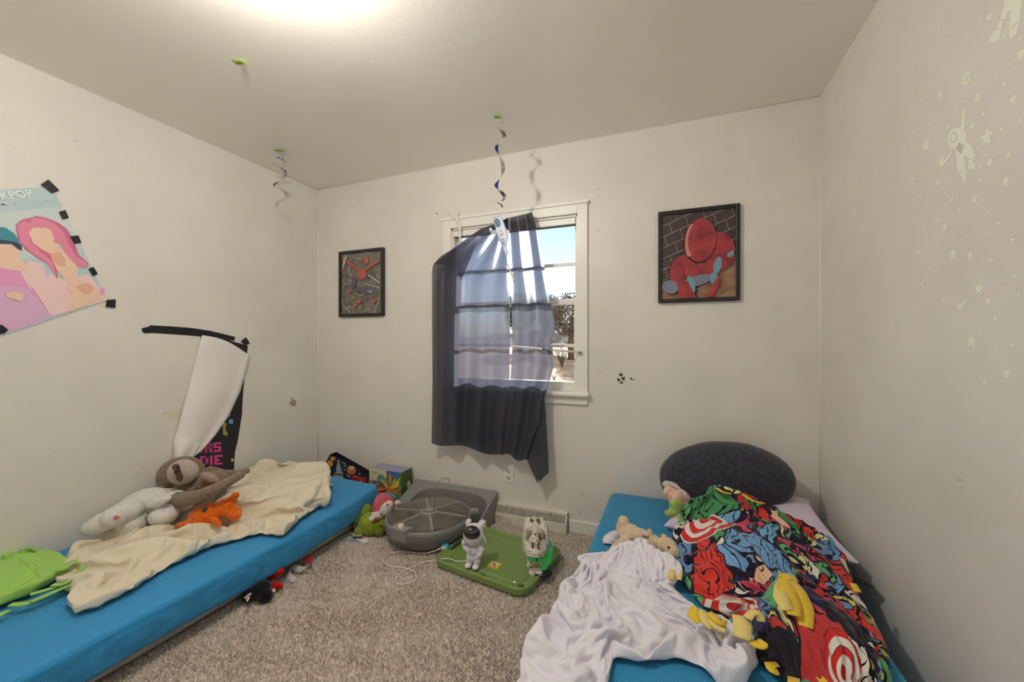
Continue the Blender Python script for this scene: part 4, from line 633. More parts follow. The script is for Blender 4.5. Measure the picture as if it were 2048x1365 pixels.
-1,6,1,-1,1,-9,1,2,0,-2,7,0,-12,4,5,1,5,8,-8,-4,0,1,6,6,-12,6,-4,-1,-12,4,3,7,0,2,2,-3,1,-1,10,2,-10,-1,3,-1,-1,-6,6,-10,13,-5,-9,4,16,-5,-4,5,-4,0,-12,2,-1,1,10,-4,-10,15,-14,8,-6,0,5,-2,1,-4,-1,-2,16,-14,-1,9,11,-15,1,1,-1,14,-2,3,0,-9,-2,-10,-1,10,0,1,1,3,-4,1,0,-5,10,-7,8,-8,-8,7,-3,16,-14,8,3,-13,0,13,2,-6,3,-2,-8,-3,5,-2,-1,5,-1,-3,-1,-1,-1,9,-1,-6,-2,-6,6,0,-7,12,-8,0,7,9,-5,-1,-3,-1,13,-4,-7,10,-9,-2,-2,4,1,0,-2,1,2,-1,-10,6,0,7,0,8,-2,-5,-1,-2,13,-10,2,-7,-3,-6,13,0,-3,3,4,-11,-2,1,0,0,7,-2,-8,4,11,-4,0,-8,-1,6,4,-8,4,-10,5,-7,2,20,-5,-7,3,1,1,3,-3,-8,15,-11,-2,2,0,11,-5,-5,-4,-4,3,3,-5,-8,-4,1,10,2,-1,-3,0,15,-3,12,-10,3,-10,5,1,-2,-1,5,-2,-4,-5,-6,-2,-4,16,-7,-3,-1,-1,10,-2,-2,0,4,1,8,2,6,-4,-6,4,0,-5,-7,-5,4,18,7,-6,10,-9,-14,1533,6,5,6,5,6,6,5,6,6,5,6,5,5,3,4,3,4,3,4,4,3,4,3,4,4,3,4,2,2,3,2,2,2,2,2,2,3,2,2,2,-3,-4,-3,-4,-3,-4,-3,-4,-3,-4,-3,-3,-4,-2,-3,-2,-3,-2,-3,-2,-3,-10,-14,0,-5,1,3,3,7,5,4,4,3,3,1,2,2,4,3,2,0,-2,-3,-1,2,-1,0,-13,-4,11,6,3,-1,-1,-2,-7,-1,-10,9,2,1,-5,-3,-3,-5,-4,6,1,-7,-4,13,-2,-8,11,7,-1,-14,0,0,-5,8,4,-2,-9,3,1,10,-6,0,-1,-1,0,-3,-2,-1,1,0,0,-1,-3,-2,1,0,1,1,-1,-3,0,4,17,0,-18,-3,2,1,-1,-2,6,-2,10,-9,-2,0,4,-2,-2,5,2,-7,2,7,9,-18,11,5,-15,-8,2,2,-7,5,7,-16,13,5,-10,6,-2,0,8,-6,0,-6,0,-2,-3,-1,0,1,0,0,1,-1,0,5,-3,3,-3,0,1,-2,2,4,1,-6,0,8,-1,-4,-2,-1,1,-1,1,-2,5,5,-2,-4,-2,7,-9,1,-1,7,-8,2,0,-6,3,3,-2,-2,6,-6,-9,19,-9,1,0,-6,0,8,-4,6,-7,2,0,3,0,0,1,1,-2,-2,-3,0,6,-2,-3,-2,2,-1,-2,0,5,1,-6,1,4,-1,-2,3,-4,1,5,-7,1,5,7,-3,-4,-7,13,-9,-2,-1,-2,-3,10,2,-9,9,-4,-1,-5,6,-3,5,-10,2,1,3,-10,1,1,-1,3,2,-4,0,-3,0,0,1,3,5,1,-7,-2,2,5,6,-3,-1,-7,3,-3,7,-5,0,3,3,-1,-5,1,5,-3,4,-10,0,5,2,6,-9,-1,5,-7,-3,7,-3,-1,0,4,0,8,-4,-6,-1,-1,5,-10,-4,-4,1,7,-8,3,1,2,-2,9,-7,3,-4,2,0,2,-4,-1,2,0,-1,3,-2,2,-2,3,-6,5,3,1,-3,0,0,1,-1,1,3,-2,8,-6,-8,0,3,3,8,-12,0,2,-4,-2,0,-3,6,-1,2,-1,2,3,-1,-4,5,-9,4,2,2,-1,-10,-3,-2,0,0,4,2,1,-1,-2,0,0,1,2,-5,3,0,-1,-1,3,0,-1,2,0,0,6,-3,-4,1,0,12,-6,-8,1,-2,9,2,-8,-2,0,0,0,1,2,3,-5,8,-11,0,1,2,5,-1,-8,8,6,-7,-10,4,7,-6,-3,3,-8,-3,0,1,-3,5,-2,6,-4,1,-1,2,-3,6,-3,5,2,-1,-8,7,3,-6,-1,-2,3,-1,0,0,2,1,12,-3,-3,-11,0,8,1,-5,-5,1,3,-3,-2,2,2,-2,10,-8,-3,0,1,0,6,-3,-6,8,-10,-4,-3,-2,4,3,3,-6,-1,1,-1,-1,2,0,3,-2,-1,2,0,-1,2,-3,1,3,6,-7,1,8,-6,-3,0,3,-1,0,3,-2,1,2,-1,2,-7,-2,6,4,-4,-3,-2,1,-1,-1,0,0,7,6,-6,-6,7,-5,6,3,-6,1,-9,-4,2,3,-4,2,-1,5,-9,0,0,-1,0,1,1,-2,2,-1,4,-2,-1,-1,1,1,1,0,-2,1,10,-3,-5,-1,2,2,1,1,-2,1,-3,1,0,-5,2,2,4,-3,-2,8,3,-7,-4,1,-5,9,8,-6,-6,16,-7,-2,3,-8,-10,-4,1,3,1,-3,3,-6,12,-6,-6,0,-2,1,0,2,0,-2,3,1,0,0,-1,3,0,0,-2,-1,0,3,1,-3,0,3,3,-2,-2,1,0,0,8,-8,-7,4,0,0,10,-11,7,5,-4,-5,7,-10,8,6,-4,-4,6,-1,-1,-4,-9,-2,-4,1,2,1,-2,5,-8,2,1,-3,0,0,1,2,2,-2,-1,4,-5,5,-3,1,1,-1,2,1,-2,-2,1,1,2,1,-4,-1,-1,0,7,-2,-3,2,3,-5,8,6,-12,2,-1,1,6,0,-11,3,-1,6,-2,-3,0,8,-3,-3,-10,10,-2,-10,-1,1,0,-2,0,-1,1,0,-1,-2,2,0,0,5,-4,2,2,-5,6,-5,0,8,-4,-2,3,-3,-1,1,1,-3,5,2,2,-1,-6,6,4,-2,-5,-4,-2,7,9,-5,-9,2,7,4,-5,-5,1,-2,7,-5,-3,4,4,-3,-10,-1,-2,4,-4,1,0,-1,0,-1,-1,2,0,1,-2,0,-1,0,4,-2,4,3,-2,-3,2,-2,9,1,-10,5,2,-1,-7,5,-3,
3,-5,0,4,-4,2,6,-5,-2,1,2,1,2,-6,-3,3,1,-3,0,-3,2,6,6,-2,-7,2,3,-9,-5,1,1,1,0,2,-3,-2,0,0,0,1,-1,3,0,-2,-1,0,2,-2,2,0,6,-6,0,1,0,5,-1,-1,-3,6,-6,2,-2,6,-5,-1,9,-9,1,0,14,-11,-2,-1,0,13,-2,-8,-3,2,-2,-2,3,-3,0,7,1,6,-8,-10,-4,1,-1,1,-1,1,1,0,-2,2,4,4,1,-7,0,-5,2,0,3,-1,-1,0,-2,1,2,1,3,-4,-1,0,3,-3,8,-6,-2,0,7,-8,2,0,8,8,-15,1,-3,3,10,-5,-1,-9,10,-5,3,0,-4,1,-3,0,10,3,-6,-10,-3,1,1,-2,3,-3,4,-4,8,1,-9,0,-1,1,-2,4,2,0,-5,2,-2,1,3,-2,0,-1,2,13,-3,-6,-6,5,-4,7,-6,0,2,-1,-2,7,-6,2,1,11,-11,-4,2,0,5,6,-10,3,7,10,-1,-7,-7,-5,0,4,-1,-10,1,7,-12,2,-1,3,0,6,-7,-4,5,-3,-2,1,1,2,-3,0,2,-3,2,-1,0,4,0,1,0,-2,-4,4,11,-7,-5,1,0,0,0,8,-9,3,2,3,11,-17,-1,4,-4,0,-1,5,0,5,5,-4,0,-3,1,-4,-4,2,4,-10,0,1,10,-5,-9,-3,1,0,2,-1,0,-1,1,3,3,-6,3,-2,0,1,-1,3,-1,3,3,0,-1,-4,7,4,-12,-2,4,-3,6,-6,-2,3,9,-8,-2,0,3,4,-3,-1,-2,-1,4,-1,-1,10,-7,-6,0,5,2,-1,-4,4,1,-10,1,-5,4,-2,0,-2,1,3,-4,7,-8,0,1,2,-1,5,-4,2,-4,3,4,0,-4,0,0,-1,0,-1,0,0,6,4,-1,-7,-2,7,-7,2,0,2,-3,4,-7,6,14,-13,0,-1,-5,2,-1,3,-1,0,2,4,2,0,-2,-2,1,-10,12,-7,-7,1,1,-3,-1,0,2,0,2,3,2,-7,-3,1,0,0,1,4,-3,0,8,-2,-2,-1,-2,2,1,-3,-2,1,-1,1,5,-6,5,0,-5,14,2,-17,0,8,-4,5,-4,0,6,-10,7,-7,12,-5,-8,1,10,3,-4,-2,1,-10,0,-5,0,4,1,1,-7,1,5,-5,9,-8,0,1,0,-2,5,-3,1,-1,2,3,-2,1,2,-2,-1,0,-1,-2,4,-4,0,6,-7,1,1,-1,10,-12,2,2,3,-3,-1,1,-4,1,5,9,-10,4,2,-2,-1,-5,0,10,11,-16,1,-10,-1,0,-4,0,0,5,-4,-1,1,1,-2,7,-5,-1,0,2,0,-2,1,1,0,0,1,2,0,0,4,-7,-1,3,-2,-1,0,0,2,11,-7,-3,1,2,-6,11,-9,-2,1,5,-1,0,-3,5,3,-2,-7,14,-1,-6,-8,2,0,13,-8,-10,-4,11,-3,-9,1,-2,9,-7,-1,-1,0,1,2,-1,0,2,0,6,-3,-1,2,-2,-1,1,-2,2,0,2,-4,0,0,-1,6,3,3,-10,2,10,-8,-8,10,-5,4,3,-7,4,8,-6,-6,-2,10,-7,1,1,11,-3,-3,-6,4,-3,2,-10,-5,2,6,0,-6,-2,0,3,-2,-1,0,-1,2,1,0,0,1,-2,3,-2,-1,1,1,-1,0,1,-1,5,-1,-4,1,3,1,-5,0,2,6,-8,-1,13,-13,3,5,-6,5,-4,-5,8,-5,2,-3,4,3,-8,8,9,-4,-5,-1,2,-1,-10,10,-13,7,0,1,-7,-3,-1,4,-2,0,0,1,3,-4,1,0,0,1,2,1,-1,-2,0,-1,0,1,-2,6,-1,-4,4,-4,6,-4,5,-6,8,5,-13,8,-3,-6,5,-1,-5,3,-4,5,-1,2,7,-12,5,-4,8,6,-5,-2,0,0,-10,-1,7,-8,8,-2,1,-6,-2,-2,12,-14,2,0,1,7,-4,-2,-3,1,1,-1,0,0,2,-1,2,0,0,-1,3,-2,-1,7,-5,2,1,7,-11,1,0,0,2,4,-7,4,9,-5,-1,1,-8,12,-11,6,1,-6,-4,10,7,-11,1,0,-10,-2,5,-6,0,7,0,-1,1,-6,-1,8,-3,-3,5,-3,-3,1,0,1,-2,0,-2,2,1,-2,0,0,0,0,2,6,0,-8,0,6,-4,2,6,-9,11,-8,-3,3,6,0,-9,2,-1,-1,14,-15,1,2,0,6,-5,-4,5,8,-3,-3,-10,-1,4,3,-9,1,4,9,1,-2,-12,3,-5,0,0,2,4,-5,3,0,-1,2,1,-4,1,1,-4,1,1,0,-1,0,1,4,1,-5,2,-1,0,0,0,0,1,0,0,-1,1,0,-2,15,-13,11,7,-13,0,-4,9,-6,-5,7,-6,3,-10,1,-1,6,0,-9,1,-3,0,1,0,0,0,1,-2,0,0,1,3,1,-1,0,-1,4,-2,0,-3,0,-1,1,0,0,1,0,1,4,-5,0,3,0,-6,19,-1,-13,-2,2,-5,-2,24,-18,14,-16,0,15,-3,-7,-3,4,-1,-2,8,-5,-10,6,-7,1,10,3,-10,-5,-4,0,7,-5,10,4,-11,-3,2,3,-3,1,6,-8,6,-4,1,-3,0,-1,1,11,-6,-4,-1,0,3,-2,0,1,0,-1,8,-11,6,13,-5,-10,2,12,-19,9,-4,1,5,-7,5,4,-6,-1,8,-4,-2,2,-10,-4,-1,1,3,10,4,-8,-6,-5,0,8,-4,-2,13,4,-14,3,3,-6,1,5,-5,0,-2,5,-3,-1,7,-10,8,-4,-1,-2,6,-5,8,-8,0,13,-13,5,-4,1,0,7,0,-3,6,-11,0,2,1,3,-6,9,-1,-5,-1,1,4,-3,-10,-4,3,7,-10,2,10,5,-5,-6,-6,4,-3,4,-4,6,-1,0,3,-1,-3,-2,3,2,-6,1,6,-5,-1,8,-11,13,4,-7,-5,5,-7,6,-2,-5,14,-12,3,-11,15,-12,
7,9,-1,9,-8,-9,1,-4,10,-8,6,4,-10,4,-1,1,-10,16,-5,-17,13,-7,-2,5,8,-3,8,-18,2,0,6,-4,0,-1,-6,4,-3,4,0,1,1,4,-5,1,0,-1,8,-8,6,7,-7,-9,4,-2,3,5,-10,8,-6,10,-17,8,8,-9,3,4,1,5,-5,2,-12,7,-5,7,2,-2,-6,5,-10,2,-2,4,-11,6,-4,3,4,7,-2,14,-16,1,-5,-4,17,-14,5,-8,3,-1,0,1,1,1,9,2,-12,2,10,-8,-7,7,-6,2,0,9,-7,-2,0,-2,3,0,0,11,-11,-2,9,-9,-2,9,-5,-3,1,3,7,-10,4,1,-2,4,-10,-1,-2,3,4,-8,1,3,-4,2,-5,3,17,-10,-6,0,-1,14,-7,8,-8,-5,0,4,0,1,-4,6,9,-11,0,8,-9,-2,0,13,-8,-4,6,-6,1,0,-2,-1,7,-5,4,10,-22,9,7,-10,7,0,-2,-1,-1,0,9,-4,12,-13,-10,-2,0,-4,1,3,2,-3,7,4,0,-4,-7,-1,2,7,-3,0,-5,3,11,-3,-3,-6,2,-1,3,-1,-2,6,-7,1,6,-8,17,-17,10,3,-13,10,-8,7,-7,2,4,4,5,-15,5,3,1,0,-12,15,-9,-1,6,4,-10,9,-5,0,-10,-4,2,0,-2,0,0,2,-2,0,0,-1,4,0,0,-1,5,-1,10,-9,0,7,-2,2,-9,-4,4,2,-3,1,-2,4,-3,10,-4,-2,-2,-2,3,-3,8,-7,-1,6,-2,0,0,5,7,-11,1,-4,13,-13,2,0,1,10,-4,-6,1,0,-10,-4,1,0,0,-1,0,1,-2,1,4,-3,-1,3,1,-2,-1,0,0,6,1,-3,5,3,-2,-4,-1,-1,2,-2,-2,1,7,-6,0,14,-15,-1,8,-6,1,-3,14,-11,6,-6,0,4,-5,1,0,2,2,-3,2,1,-2,0,13,-7,5,-8,-10,-3,0,1,-1,-1,0,-1,4,3,-6,11,-3,4,3,-4,-5,-4,-1,1,1,8,0,-1,11,-5,-10,2,11,-16,12,-6,-4,2,0,2,-4,4,-6,13,-9,-4,5,7,-3,-5,-1,3,-3,9,-8,1,-3,0,4,3,-5,-1,3,11,-5,-5,-10,-4,3,-2,2,-2,-1,0,0,0,1,1,6,-5,-3,-1,2,1,3,4,1,-9,0,1,6,13,-2,-9,-3,3,-1,12,-10,-7,0,2,5,-6,9,-11,11,-3,0,9,-16,4,-3,1,8,-10,1,8,-10,3,2,0,1,3,0,-2,2,-2,-10,-2,0,-2,0,8,-5,-1,-2,0,2,1,2,-2,5,-2,1,4,4,0,-5,6,-13,-1,-1,1,15,-6,-1,2,-4,1,7,-11,0,0,14,-8,-6,3,-7,15,-7,-1,1,9,-8,-2,-3,-1,0,0,-2,2,5,-1,5,-6,0,3,1,-1,-10,-1,-3,0,4,-3,11,1,-1,-9,-2,0,4,5,-6,9,-2,3,1,-4,-12,1,8,-3,0,-1,-1,14,-10,10,-3,-10,2,1,-2,0,0,11,-10,3,-2,-4,6,-3,15,-5,-4,-9,7,-8,6,-5,1,-2,7,-1,0,2,-1,-2,-4,8,-10,4,-8,1,-2,0,3,-4,0,8,13,-17,0,-2,10,1,4,-4,-10,2,16,-13,3,-6,1,2,-1,-2,-1,2,-1,0,3,2,-2,-1,0,0,8,-6,10,-5,-6,1,6,-8,-1,13,-11,9,-12,0,2,1,-1,1,1,3,0,2,6,-8,-10,-5,13,5,-2,-11,-5,13,6,-7,-11,15,-13,9,-3,-8,3,-1,1,-1,1,16,-12,7,-9,0,-1,-2,5,-2,-2,2,0,5,-4,1,-2,0,6,-4,7,7,-10,-1,2,0,6,-14,-2,0,-3,12,-8,-1,4,1,0,2,2,2,0,-3,-10,1,-7,1,2,16,-12,-2,2,-5,0,0,11,-2,-2,9,-14,-2,2,2,1,0,8,-8,6,-4,-4,1,-1,0,1,-1,1,9,-6,-2,0,1,3,1,-2,2,0,3,-7,-2,-3,3,3,0,-8,3,0,5,-1,0,1,1,1,0,0,2,-10,10,-1,-8,9,-8,7,-11,-3,11,9,-15,-3,1,4,1,0,5,-13,1,3,0,2,2,0,-2,-3,1,2,-2,2,0,3,-5,10,-6,1,5,-8,6,-5,-6,6,-3,-3,2,-1,2,15,-8,-3,-5,7,-3,1,0,3,0,0,-1,-1,2,-10,-4,7,8,-11,-3,0,0,-2,2,0,12,-8,-4,0,0,5,-6,12,-8,-6,1,2,7,-9,1,3,1,7,-9,1,3,-1,-2,0,2,8,-9,9,-6,-3,12,-11,11,-7,-4,0,5,-6,7,5,-14,3,4,0,2,0,-1,-2,-1,1,2,-10,-2,3,-7,1,2,2,6,0,-1,-6,-2,4,6,-7,2,10,-5,12,-3,-12,-6,5,-2,5,2,0,1,-9,1,4,-3,-1,0,0,7,-6,7,-3,-4,8,-11,11,1,-1,-5,3,-5,-2,1,4,-5,13,-9,5,-3,-3,-1,1,1,-2,5,-10,0,-1,2,-6,7,-2,-5,2,-1,-1,1,9,0,8,-14,1,5,-8,14,6,-10,-9,5,3,-7,6,-5,-2,13,-11,1,-1,-1,3,0,7,-7,-4,14,-12,1,17,-16,-2,8,-4,-6,0,0,1,10,-6,5,-6,0,1,1,0,-2,-1,5,-9,-3,0,8,-4,-6,7,1,-8,0,-1,3,0,0,3,13,-6,-11,0,-1,11,11,-8,-13,2,12,-13,6,-3,0,4,-6,1,7,-1,5,-7,-5,13,-11,-1,5,1,-4,3,0,0,5,-14,7,-4,1,2,-2,-1,5,-2,0,-1,-1,1,5,-10,-2,1,-3,7,-4,-4,4,5,-7,6,-2,2,1,0,-8,2,8,-10,2,-2,5,20,-9,-14,-2,11,-5,3,
-7,1,1,7,-7,6,-6,2,10,-9,8,5,-11,-5,-1,9,-4,0,-5,-1,3,1,11,-15,5,3,1,2,-8,-1,2,0,5,-10,-2,-1,5,-5,10,-8,3,-7,6,-2,3,1,0,-1,-6,-1,4,-1,0,0,-1,0,25,-4,-19,3,-5,3,0,-3,5,-4,3,-3,-1,0,0,1,3,2,6,-15,22,-11,1,-1,-6,0,4,-2,-1,-4,6,-3,-1,1,8,-1,-2,-4,3,-10,-1,1,1,-3,-2,5,-3,8,-9,-2,2,0,0,1,-1,-2,0,1,0,2,1,-1,2,19,0,-16,-6,0,3,-1,1,-2,1,-2,-1,0,-1,5,-5,-1,12,-1,-10,6,0,-3,4,-1,-5,13,-7,-2,5,-7,-2,0,0,1,1,2,3,-10,3,-1,-5,4,-5,2,0,-2,6,-4,3,-1,-1,-3,9,-9,3,5,-6,0,1,-1,0,5,13,-12,-4,-3,1,2,3,-6,5,-1,-5,0,4,4,-9,1,6,-2,-2,1,2,7,-4,2,-11,1,1,14,-13,2,2,0,4,-11,4,0,3,-10,2,-7,0,9,-3,-4,0,-2,-1,7,-3,-2,0,0,2,8,0,-11,2,2,-1,0,0,0,0,20,-8,-2,-11,6,-4,-2,3,-4,3,4,3,-3,0,10,-17,7,-8,1,-2,-2,3,-1,0,1,0,3,-2,7,3,-1,1,4,-14,0,7,-10,-3,-2,0,1,9,1,-12,4,4,-6,0,1,-1,0,-1,0,0,7,-2,-4,2,0,-2,0,3,1,15,-14,0,0,-3,-1,0,0,9,-1,-1,-1,10,-14,-2,11,-9,-3,0,-3,1,-1,1,3,3,-3,5,1,0,3,-3,12,4,-15,-2,-10,-4,5,-5,0,0,7,7,-15,-1,1,1,2,2,-5,1,1,-2,7,-4,1,0,1,-2,-2,5,-1,1,2,0,-6,2,3,-5,13,-9,2,0,-3,2,-6,3,0,8,-9,-1,-1,-2,4,-2,6,0,0,-1,-1,1,1,-5,1,11,8,-14,-10,-4,1,4,-6,0,1,0,7,-7,2,1,3,-3,5,-1,-8,2,4,-4,-2,0,3,2,-1,-2,1,8,4,-1,-5,-7,-2,5,1,-1,1,-5,0,3,-1,6,-6,1,0,1,-3,1,-4,1,1,0,1,1,2,-1,-2,7,-8,0,3,4,-10,-3,-2,0,1,-2,14,-13,1,2,3,-2,-4,2,-1,0,12,-13,1,2,-2,1,-1,0,2,3,6,-12,5,0,-2,-1,-1,2,1,0,-3,2,0,2,-1,-2,1,0,0,0,4,-6,-1,7,8,-15,1,1,0,1,-1,1,7,-2,-4,3,-10,16,-1,-1,3,1,-16,16,5,6,-4,-6,-8,-7,-4,-3,-4,11,-6,4,0,-6,-6,-3,-5,-6,-2,13,5,9,8,6,4,-8,-12,0,-7,-7,-5,-9,9,-3,-3,2,8,3,5,8,5,-2,-12,18,3,1,-4,-7,-1,-5,-3,-2,11,1,315,2,3,1,-1,-2,-4,4,2,1,-1,-3,-2,6,5,4,1,0,4,7,5,2,1,0,6,6,4,3,-1,-1,5,4,2,0,-2,2,5,3,1,0,-2,0,2,-1,-2,-4,-5,2,1,-1,-3,-4,-3,2,-4,-7,-8,-9,-6,-3,-5,-7,1,18,6,-1,0,2,1,-8,-2,-1,1,5,1,-7,-4,-4,0,2,-3,-9,-5,8,6,8,-2,-7,1,7,0,4,-12,1,3,4,5,-2,-4,0,4,3,5,-3,-8,-5,-4,14,8,-5,-5,4,3,-1,4,1,-1,7,-5,13,-6,-27,-3,-9,2,8,6,-2,-2,2,2,2,-2,0,-1,-3,1,0,-1,0,-1,-2,0,0,-10,-9,4,3,-1,-5,-6,3,11,2,-3,2,3,-4,-9,5,11,4,-4,-4,-13,11,4,-7,15,-5,-12,-9,1,6,-9,1,4,7,-4,6,13,-13,15,16,-27,-3,-2,-10,1,8,0,-7,-2,14,-1,-9,7,2,1,-1,-1,0,-2,-1,-3,-3,17,-1,-13,0,2,4,-6,-9,3,5,7,-13,0,9,5,-1,-3,4,3,-4,0,-13,10,14,-9,-14,11,6,-10,-9,21,-5,3,-9,2,-9,6,-4,-2,18,19,-22,-4,-4,-5,6,1,2,-3,-10,16,2,-15,2,1,1,-1,0,1,0,2,0,-6,6,9,-7,-2,4,1,-3,0,-5,4,0,-5,2,11,4,-3,-8,-5,10,2,-7,-8,1,3,9,-15,14,12,-9,1,10,-23,-3,10,0,-1,9,-8,-5,-4,14,-3,8,-5,-2,-3,-3,9,-6,-3,10,-1,-9,8,-2,-2,-3,-2,-1,-3,4,4,4,-10,-4,0,3,11,10,-11,-11,5,-1,-2,-1,1,4,-1,-4,1,-1,11,-1,-7,-2,-2,5,0,-5,12,6,-18,3,21,-6,-13,4,-4,2,8,0,6,-10,3,-3,0,-2,12,-7,-13,2,-4,9,5,-5,-6,14,5,0,1,-4,-10,1,5,-7,10,1,-12,1,6,-4,-4,-3,-3,4,-1,2,2,-4,-1,-1,-1,-1,6,10,-4,12,-15,-10,23,-14,-8,10,-2,10,-11,1,9,-9,-1,11,-10,2,6,-7,0,-15,2,-5,-2,28,-1,-8,-2,0,3,4,-13,0,7,-4,-3,13,9,-10,-4,-1,-3,4,0,0,-1,-4,0,0,-5,1,2,0,-1,-4,1,10,9,-2,-18,-1,23,-12,8,-8,0,14,-15,-9,13,-16,15,2,-4,-2,-2,-8,18,-4,-7,11,-4,10,-6,-16,1,-2,25,-3,-6,0,1,-3,2,-10,5,6,-5,-6,15,6,-14,-11,0,1,14,-11,-2,4,1,2,-3,1,0,0,-3,0,-2,0,0,9,12,-9,-12,4,6,0,-7,8,10,-10,-8,8,-16,17,-3,-2,11,-10,-10,5,11,2,-5,8,-1,
-1,-12,-3,1,19,-4,-1,-1,-1,1,-5,-5,11,0,-8,1,9,0,-2,-6,-5,-2,10,3,-13,3,4,0,-4,0,0,-2,0,0,-1,0,-1,8,6,-12,-2,6,17,-10,-2,0,8,-4,-3,-5,-14,15,9,-20,18,-8,-6,-1,12,1,-6,9,11,-8,-18,-1,-1,12,-4,5,2,-3,0,-1,1,4,-4,-7,8,4,0,-5,-1,-3,5,-3,6,-13,0,4,0,-2,-3,-2,0,1,-1,2,0,0,7,-1,-4,0,3,11,-18,-3,7,8,-5,7,-11,-9,11,11,-19,6,10,3,-6,2,-1,-4,11,4,-2,-22,6,-10,0,11,5,-1,-1,2,-2,4,-1,-8,-2,14,-1,-2,6,2,-17,2,4,1,-7,-2,6,0,-8,-2,0,2,-1,1,0,-6,9,14,-8,-4,-2,-5,9,-7,-4,2,6,-1,6,-7,-11,6,8,-4,-7,12,4,-2,10,-3,-1,6,-3,-1,-18,5,1,-1,9,-1,-1,0,-6,-6,15,-6,-5,1,16,-5,-5,8,-3,-15,1,15,-3,-1,5,4,0,-7,-2,-4,-3,-8,2,6,-4,-2,20,-14,-6,8,-5,0,-2,-3,6,8,3,0,-6,-7,11,2,-8,-4,13,-4,14,1,-4,1,1,-3,-3,-4,-4,-1,5,1,2,-2,-3,-1,-6,13,-10,1,8,9,-10,-2,14,-6,-9,5,3,-1,-10,-3,10,7,1,1,-1,-7,-12,1,-5,13,-4,13,-13,-9,2,16,3,-15,-10,10,9,0,5,8,-9,-1,0,-15,11,-3,6,-4,7,-1,0,4,-1,-9,-3,0,-3,16,2,-11,-4,1,0,-5,8,-4,-1,15,-3,-8,7,8,-1,-9,6,1,-1,-11,-9,5,-5,8,7,6,-9,-11,9,-5,1,-4,-2,-2,5,4,-4,7,6,-5,-2,1,-2,-5,8,7,0,6,-16,3,-3,-3,2,6,-1,-1,4,0,-9,-1,-1,-3,4,-3,-1,3,6,-4,5,-1,-4,-1,15,-11,-1,4,-6,-9,0,2,11,9,-11,-8,5,-6,5,7,10,-11,-9,0,1,-3,4,-1,3,-11,7,4,-5,-2,-2,14,5,-6,1,5,3,-2,-12,0,-1,0,-1,4,1,4,-3,4,-2,-15,-4,-1,-1,8,12,-5,-6,13,-5,0,2,-2,1,3,-4,0,3,-4,-2,-3,-5,11,11,-7,-3,0,-5,3,5,1,-13,-3,1,1,16,-10,-8,0,-1,5,5,-7,4,-2,6,8,-4,0,6,-2,-6,-2,-1,11,-12,6,10,-6,3,-2,8,-1,-9,0,-7,10,-10,6,6,-15,5,-2,2,-2,-5,14,-6,0,6,6,-2,-1,-9,-9,8,11,-7,2,-13,1,2,-6,6,-4,-2,7,-2,9,-4,-6,-7,8,2,4,2,-3,2,1,-6,2,1,9,-6,-5,-1,-7,9,-1,11,5,0,1,-8,-7,14,-5,-6,-3,9,3,-11,5,0,-3,-1,0,4,-10,-4,1,0,1,11,4,8,-3,-13,7,-1,-5,-4,-2,6,-1,9,-12,-7,5,4,6,-3,-5,6,-7,0,6,-3,6,-1,-5,-2,-6,9,2,-1,3,-11,-3,1,-2,2,11,1,2,-2,2,-10,6,3,-11,-4,10,9,-4,-2,-1,0,-8,1,0,2,-2,0,-1,-5,-1,6,10,7,-5,6,-15,6,4,-17,26,-21,3,0,-3,4,1,-6,9,10,-2,-14,-1,8,-1,-4,8,3,-4,-1,0,-6,2,-16,6,-4,1,-1,5,-1,-1,7,14,-9,-8,6,7,-4,-15,6,15,-9,6,-7,9,-13,-3,1,-1,2,4,1,2,-13,-2,1,5,8,11,-7,-4,-8,2,3,8,-9,-4,2,-2,16,-8,5,4,-3,-5,-9,0,3,-9,8,2,-2,-2,6,-1,-16,1,3,2,0,0,12,-4,14,0,0,2,2,-8,-6,0,2,0,3,-3,4,-4,9,-1,-7,5,-4,3,0,-3,-4,-9,3,-2,-4,14,7,-12,-4,-13,8,13,3,3,-24,9,-4,14,-8,5,14,-18,6,0,0,0,-12,10,-1,1,4,-4,15,-14,-4,-5,1,1,5,3,-7,7,15,-9,0,-9,1,6,1,2,4,-2,-4,-3,-8,14,2,1,-1,1,-4,-5,9,-8,-3,-11,10,0,7,-1,10,-17,5,3,10,-22,8,9,0,1,-20,6,2,12,-15,1,0,9,1,-15,-1,5,6,-2,15,-1,-12,-6,1,-5,2,5,-2,-1,9,9,-8,0,-2,6,-2,-7,-4,1,-2,2,2,-5,14,1,4,-15,4,6,-3,-2,-6,7,-7,-11,2,5,0,21,-12,-14,6,3,8,1,0,-11,23,-29,2,10,-6,0,0,-2,12,5,-12,-11,12,4,-3,14,-1,-9,-13,6,-11,12,-1,2,-1,5,1,0,0,3,-6,-16,1,0,2,1,8,6,0,3,-3,2,-11,-3,11,0,7,1,1,-4,-16,-4,-1,11,15,-16,-5,21,-5,-26,0,26,-4,-3,-9,2,10,-7,3,-5,-1,8,7,-5,-9,1,0,5,8,0,-6,-15,2,-5,8,1,0,2,4,-1,0,0,0,-2,6,-5,-3,0,6,-1,-2,0,0,4,0,-6,2,1,-11,6,1,7,6,-12,-2,-13,10,16,0,-16,-4,3,5,-5,5,13,-14,5,6,-13,-5,8,-6,1,2,2,5,-3,14,-5,8,0,0,-3,-4,-3,3,-9,1,-2,-5,17,-5,-2,-1,-1,0,12,-2,-2,-7,4,-5,0,2,-3,-3,13,-6,4,-8,-7,3,-6,10,12,2,-13,-12,1,8,10,4,-9,2,-6,1,4,-2,-12,10,8,-7,-8,7,-5,5,3,1,-5,10,5,-6,10,0,0,-5,-1,-1,1,-8,-2,-3,0,15,-16,5,
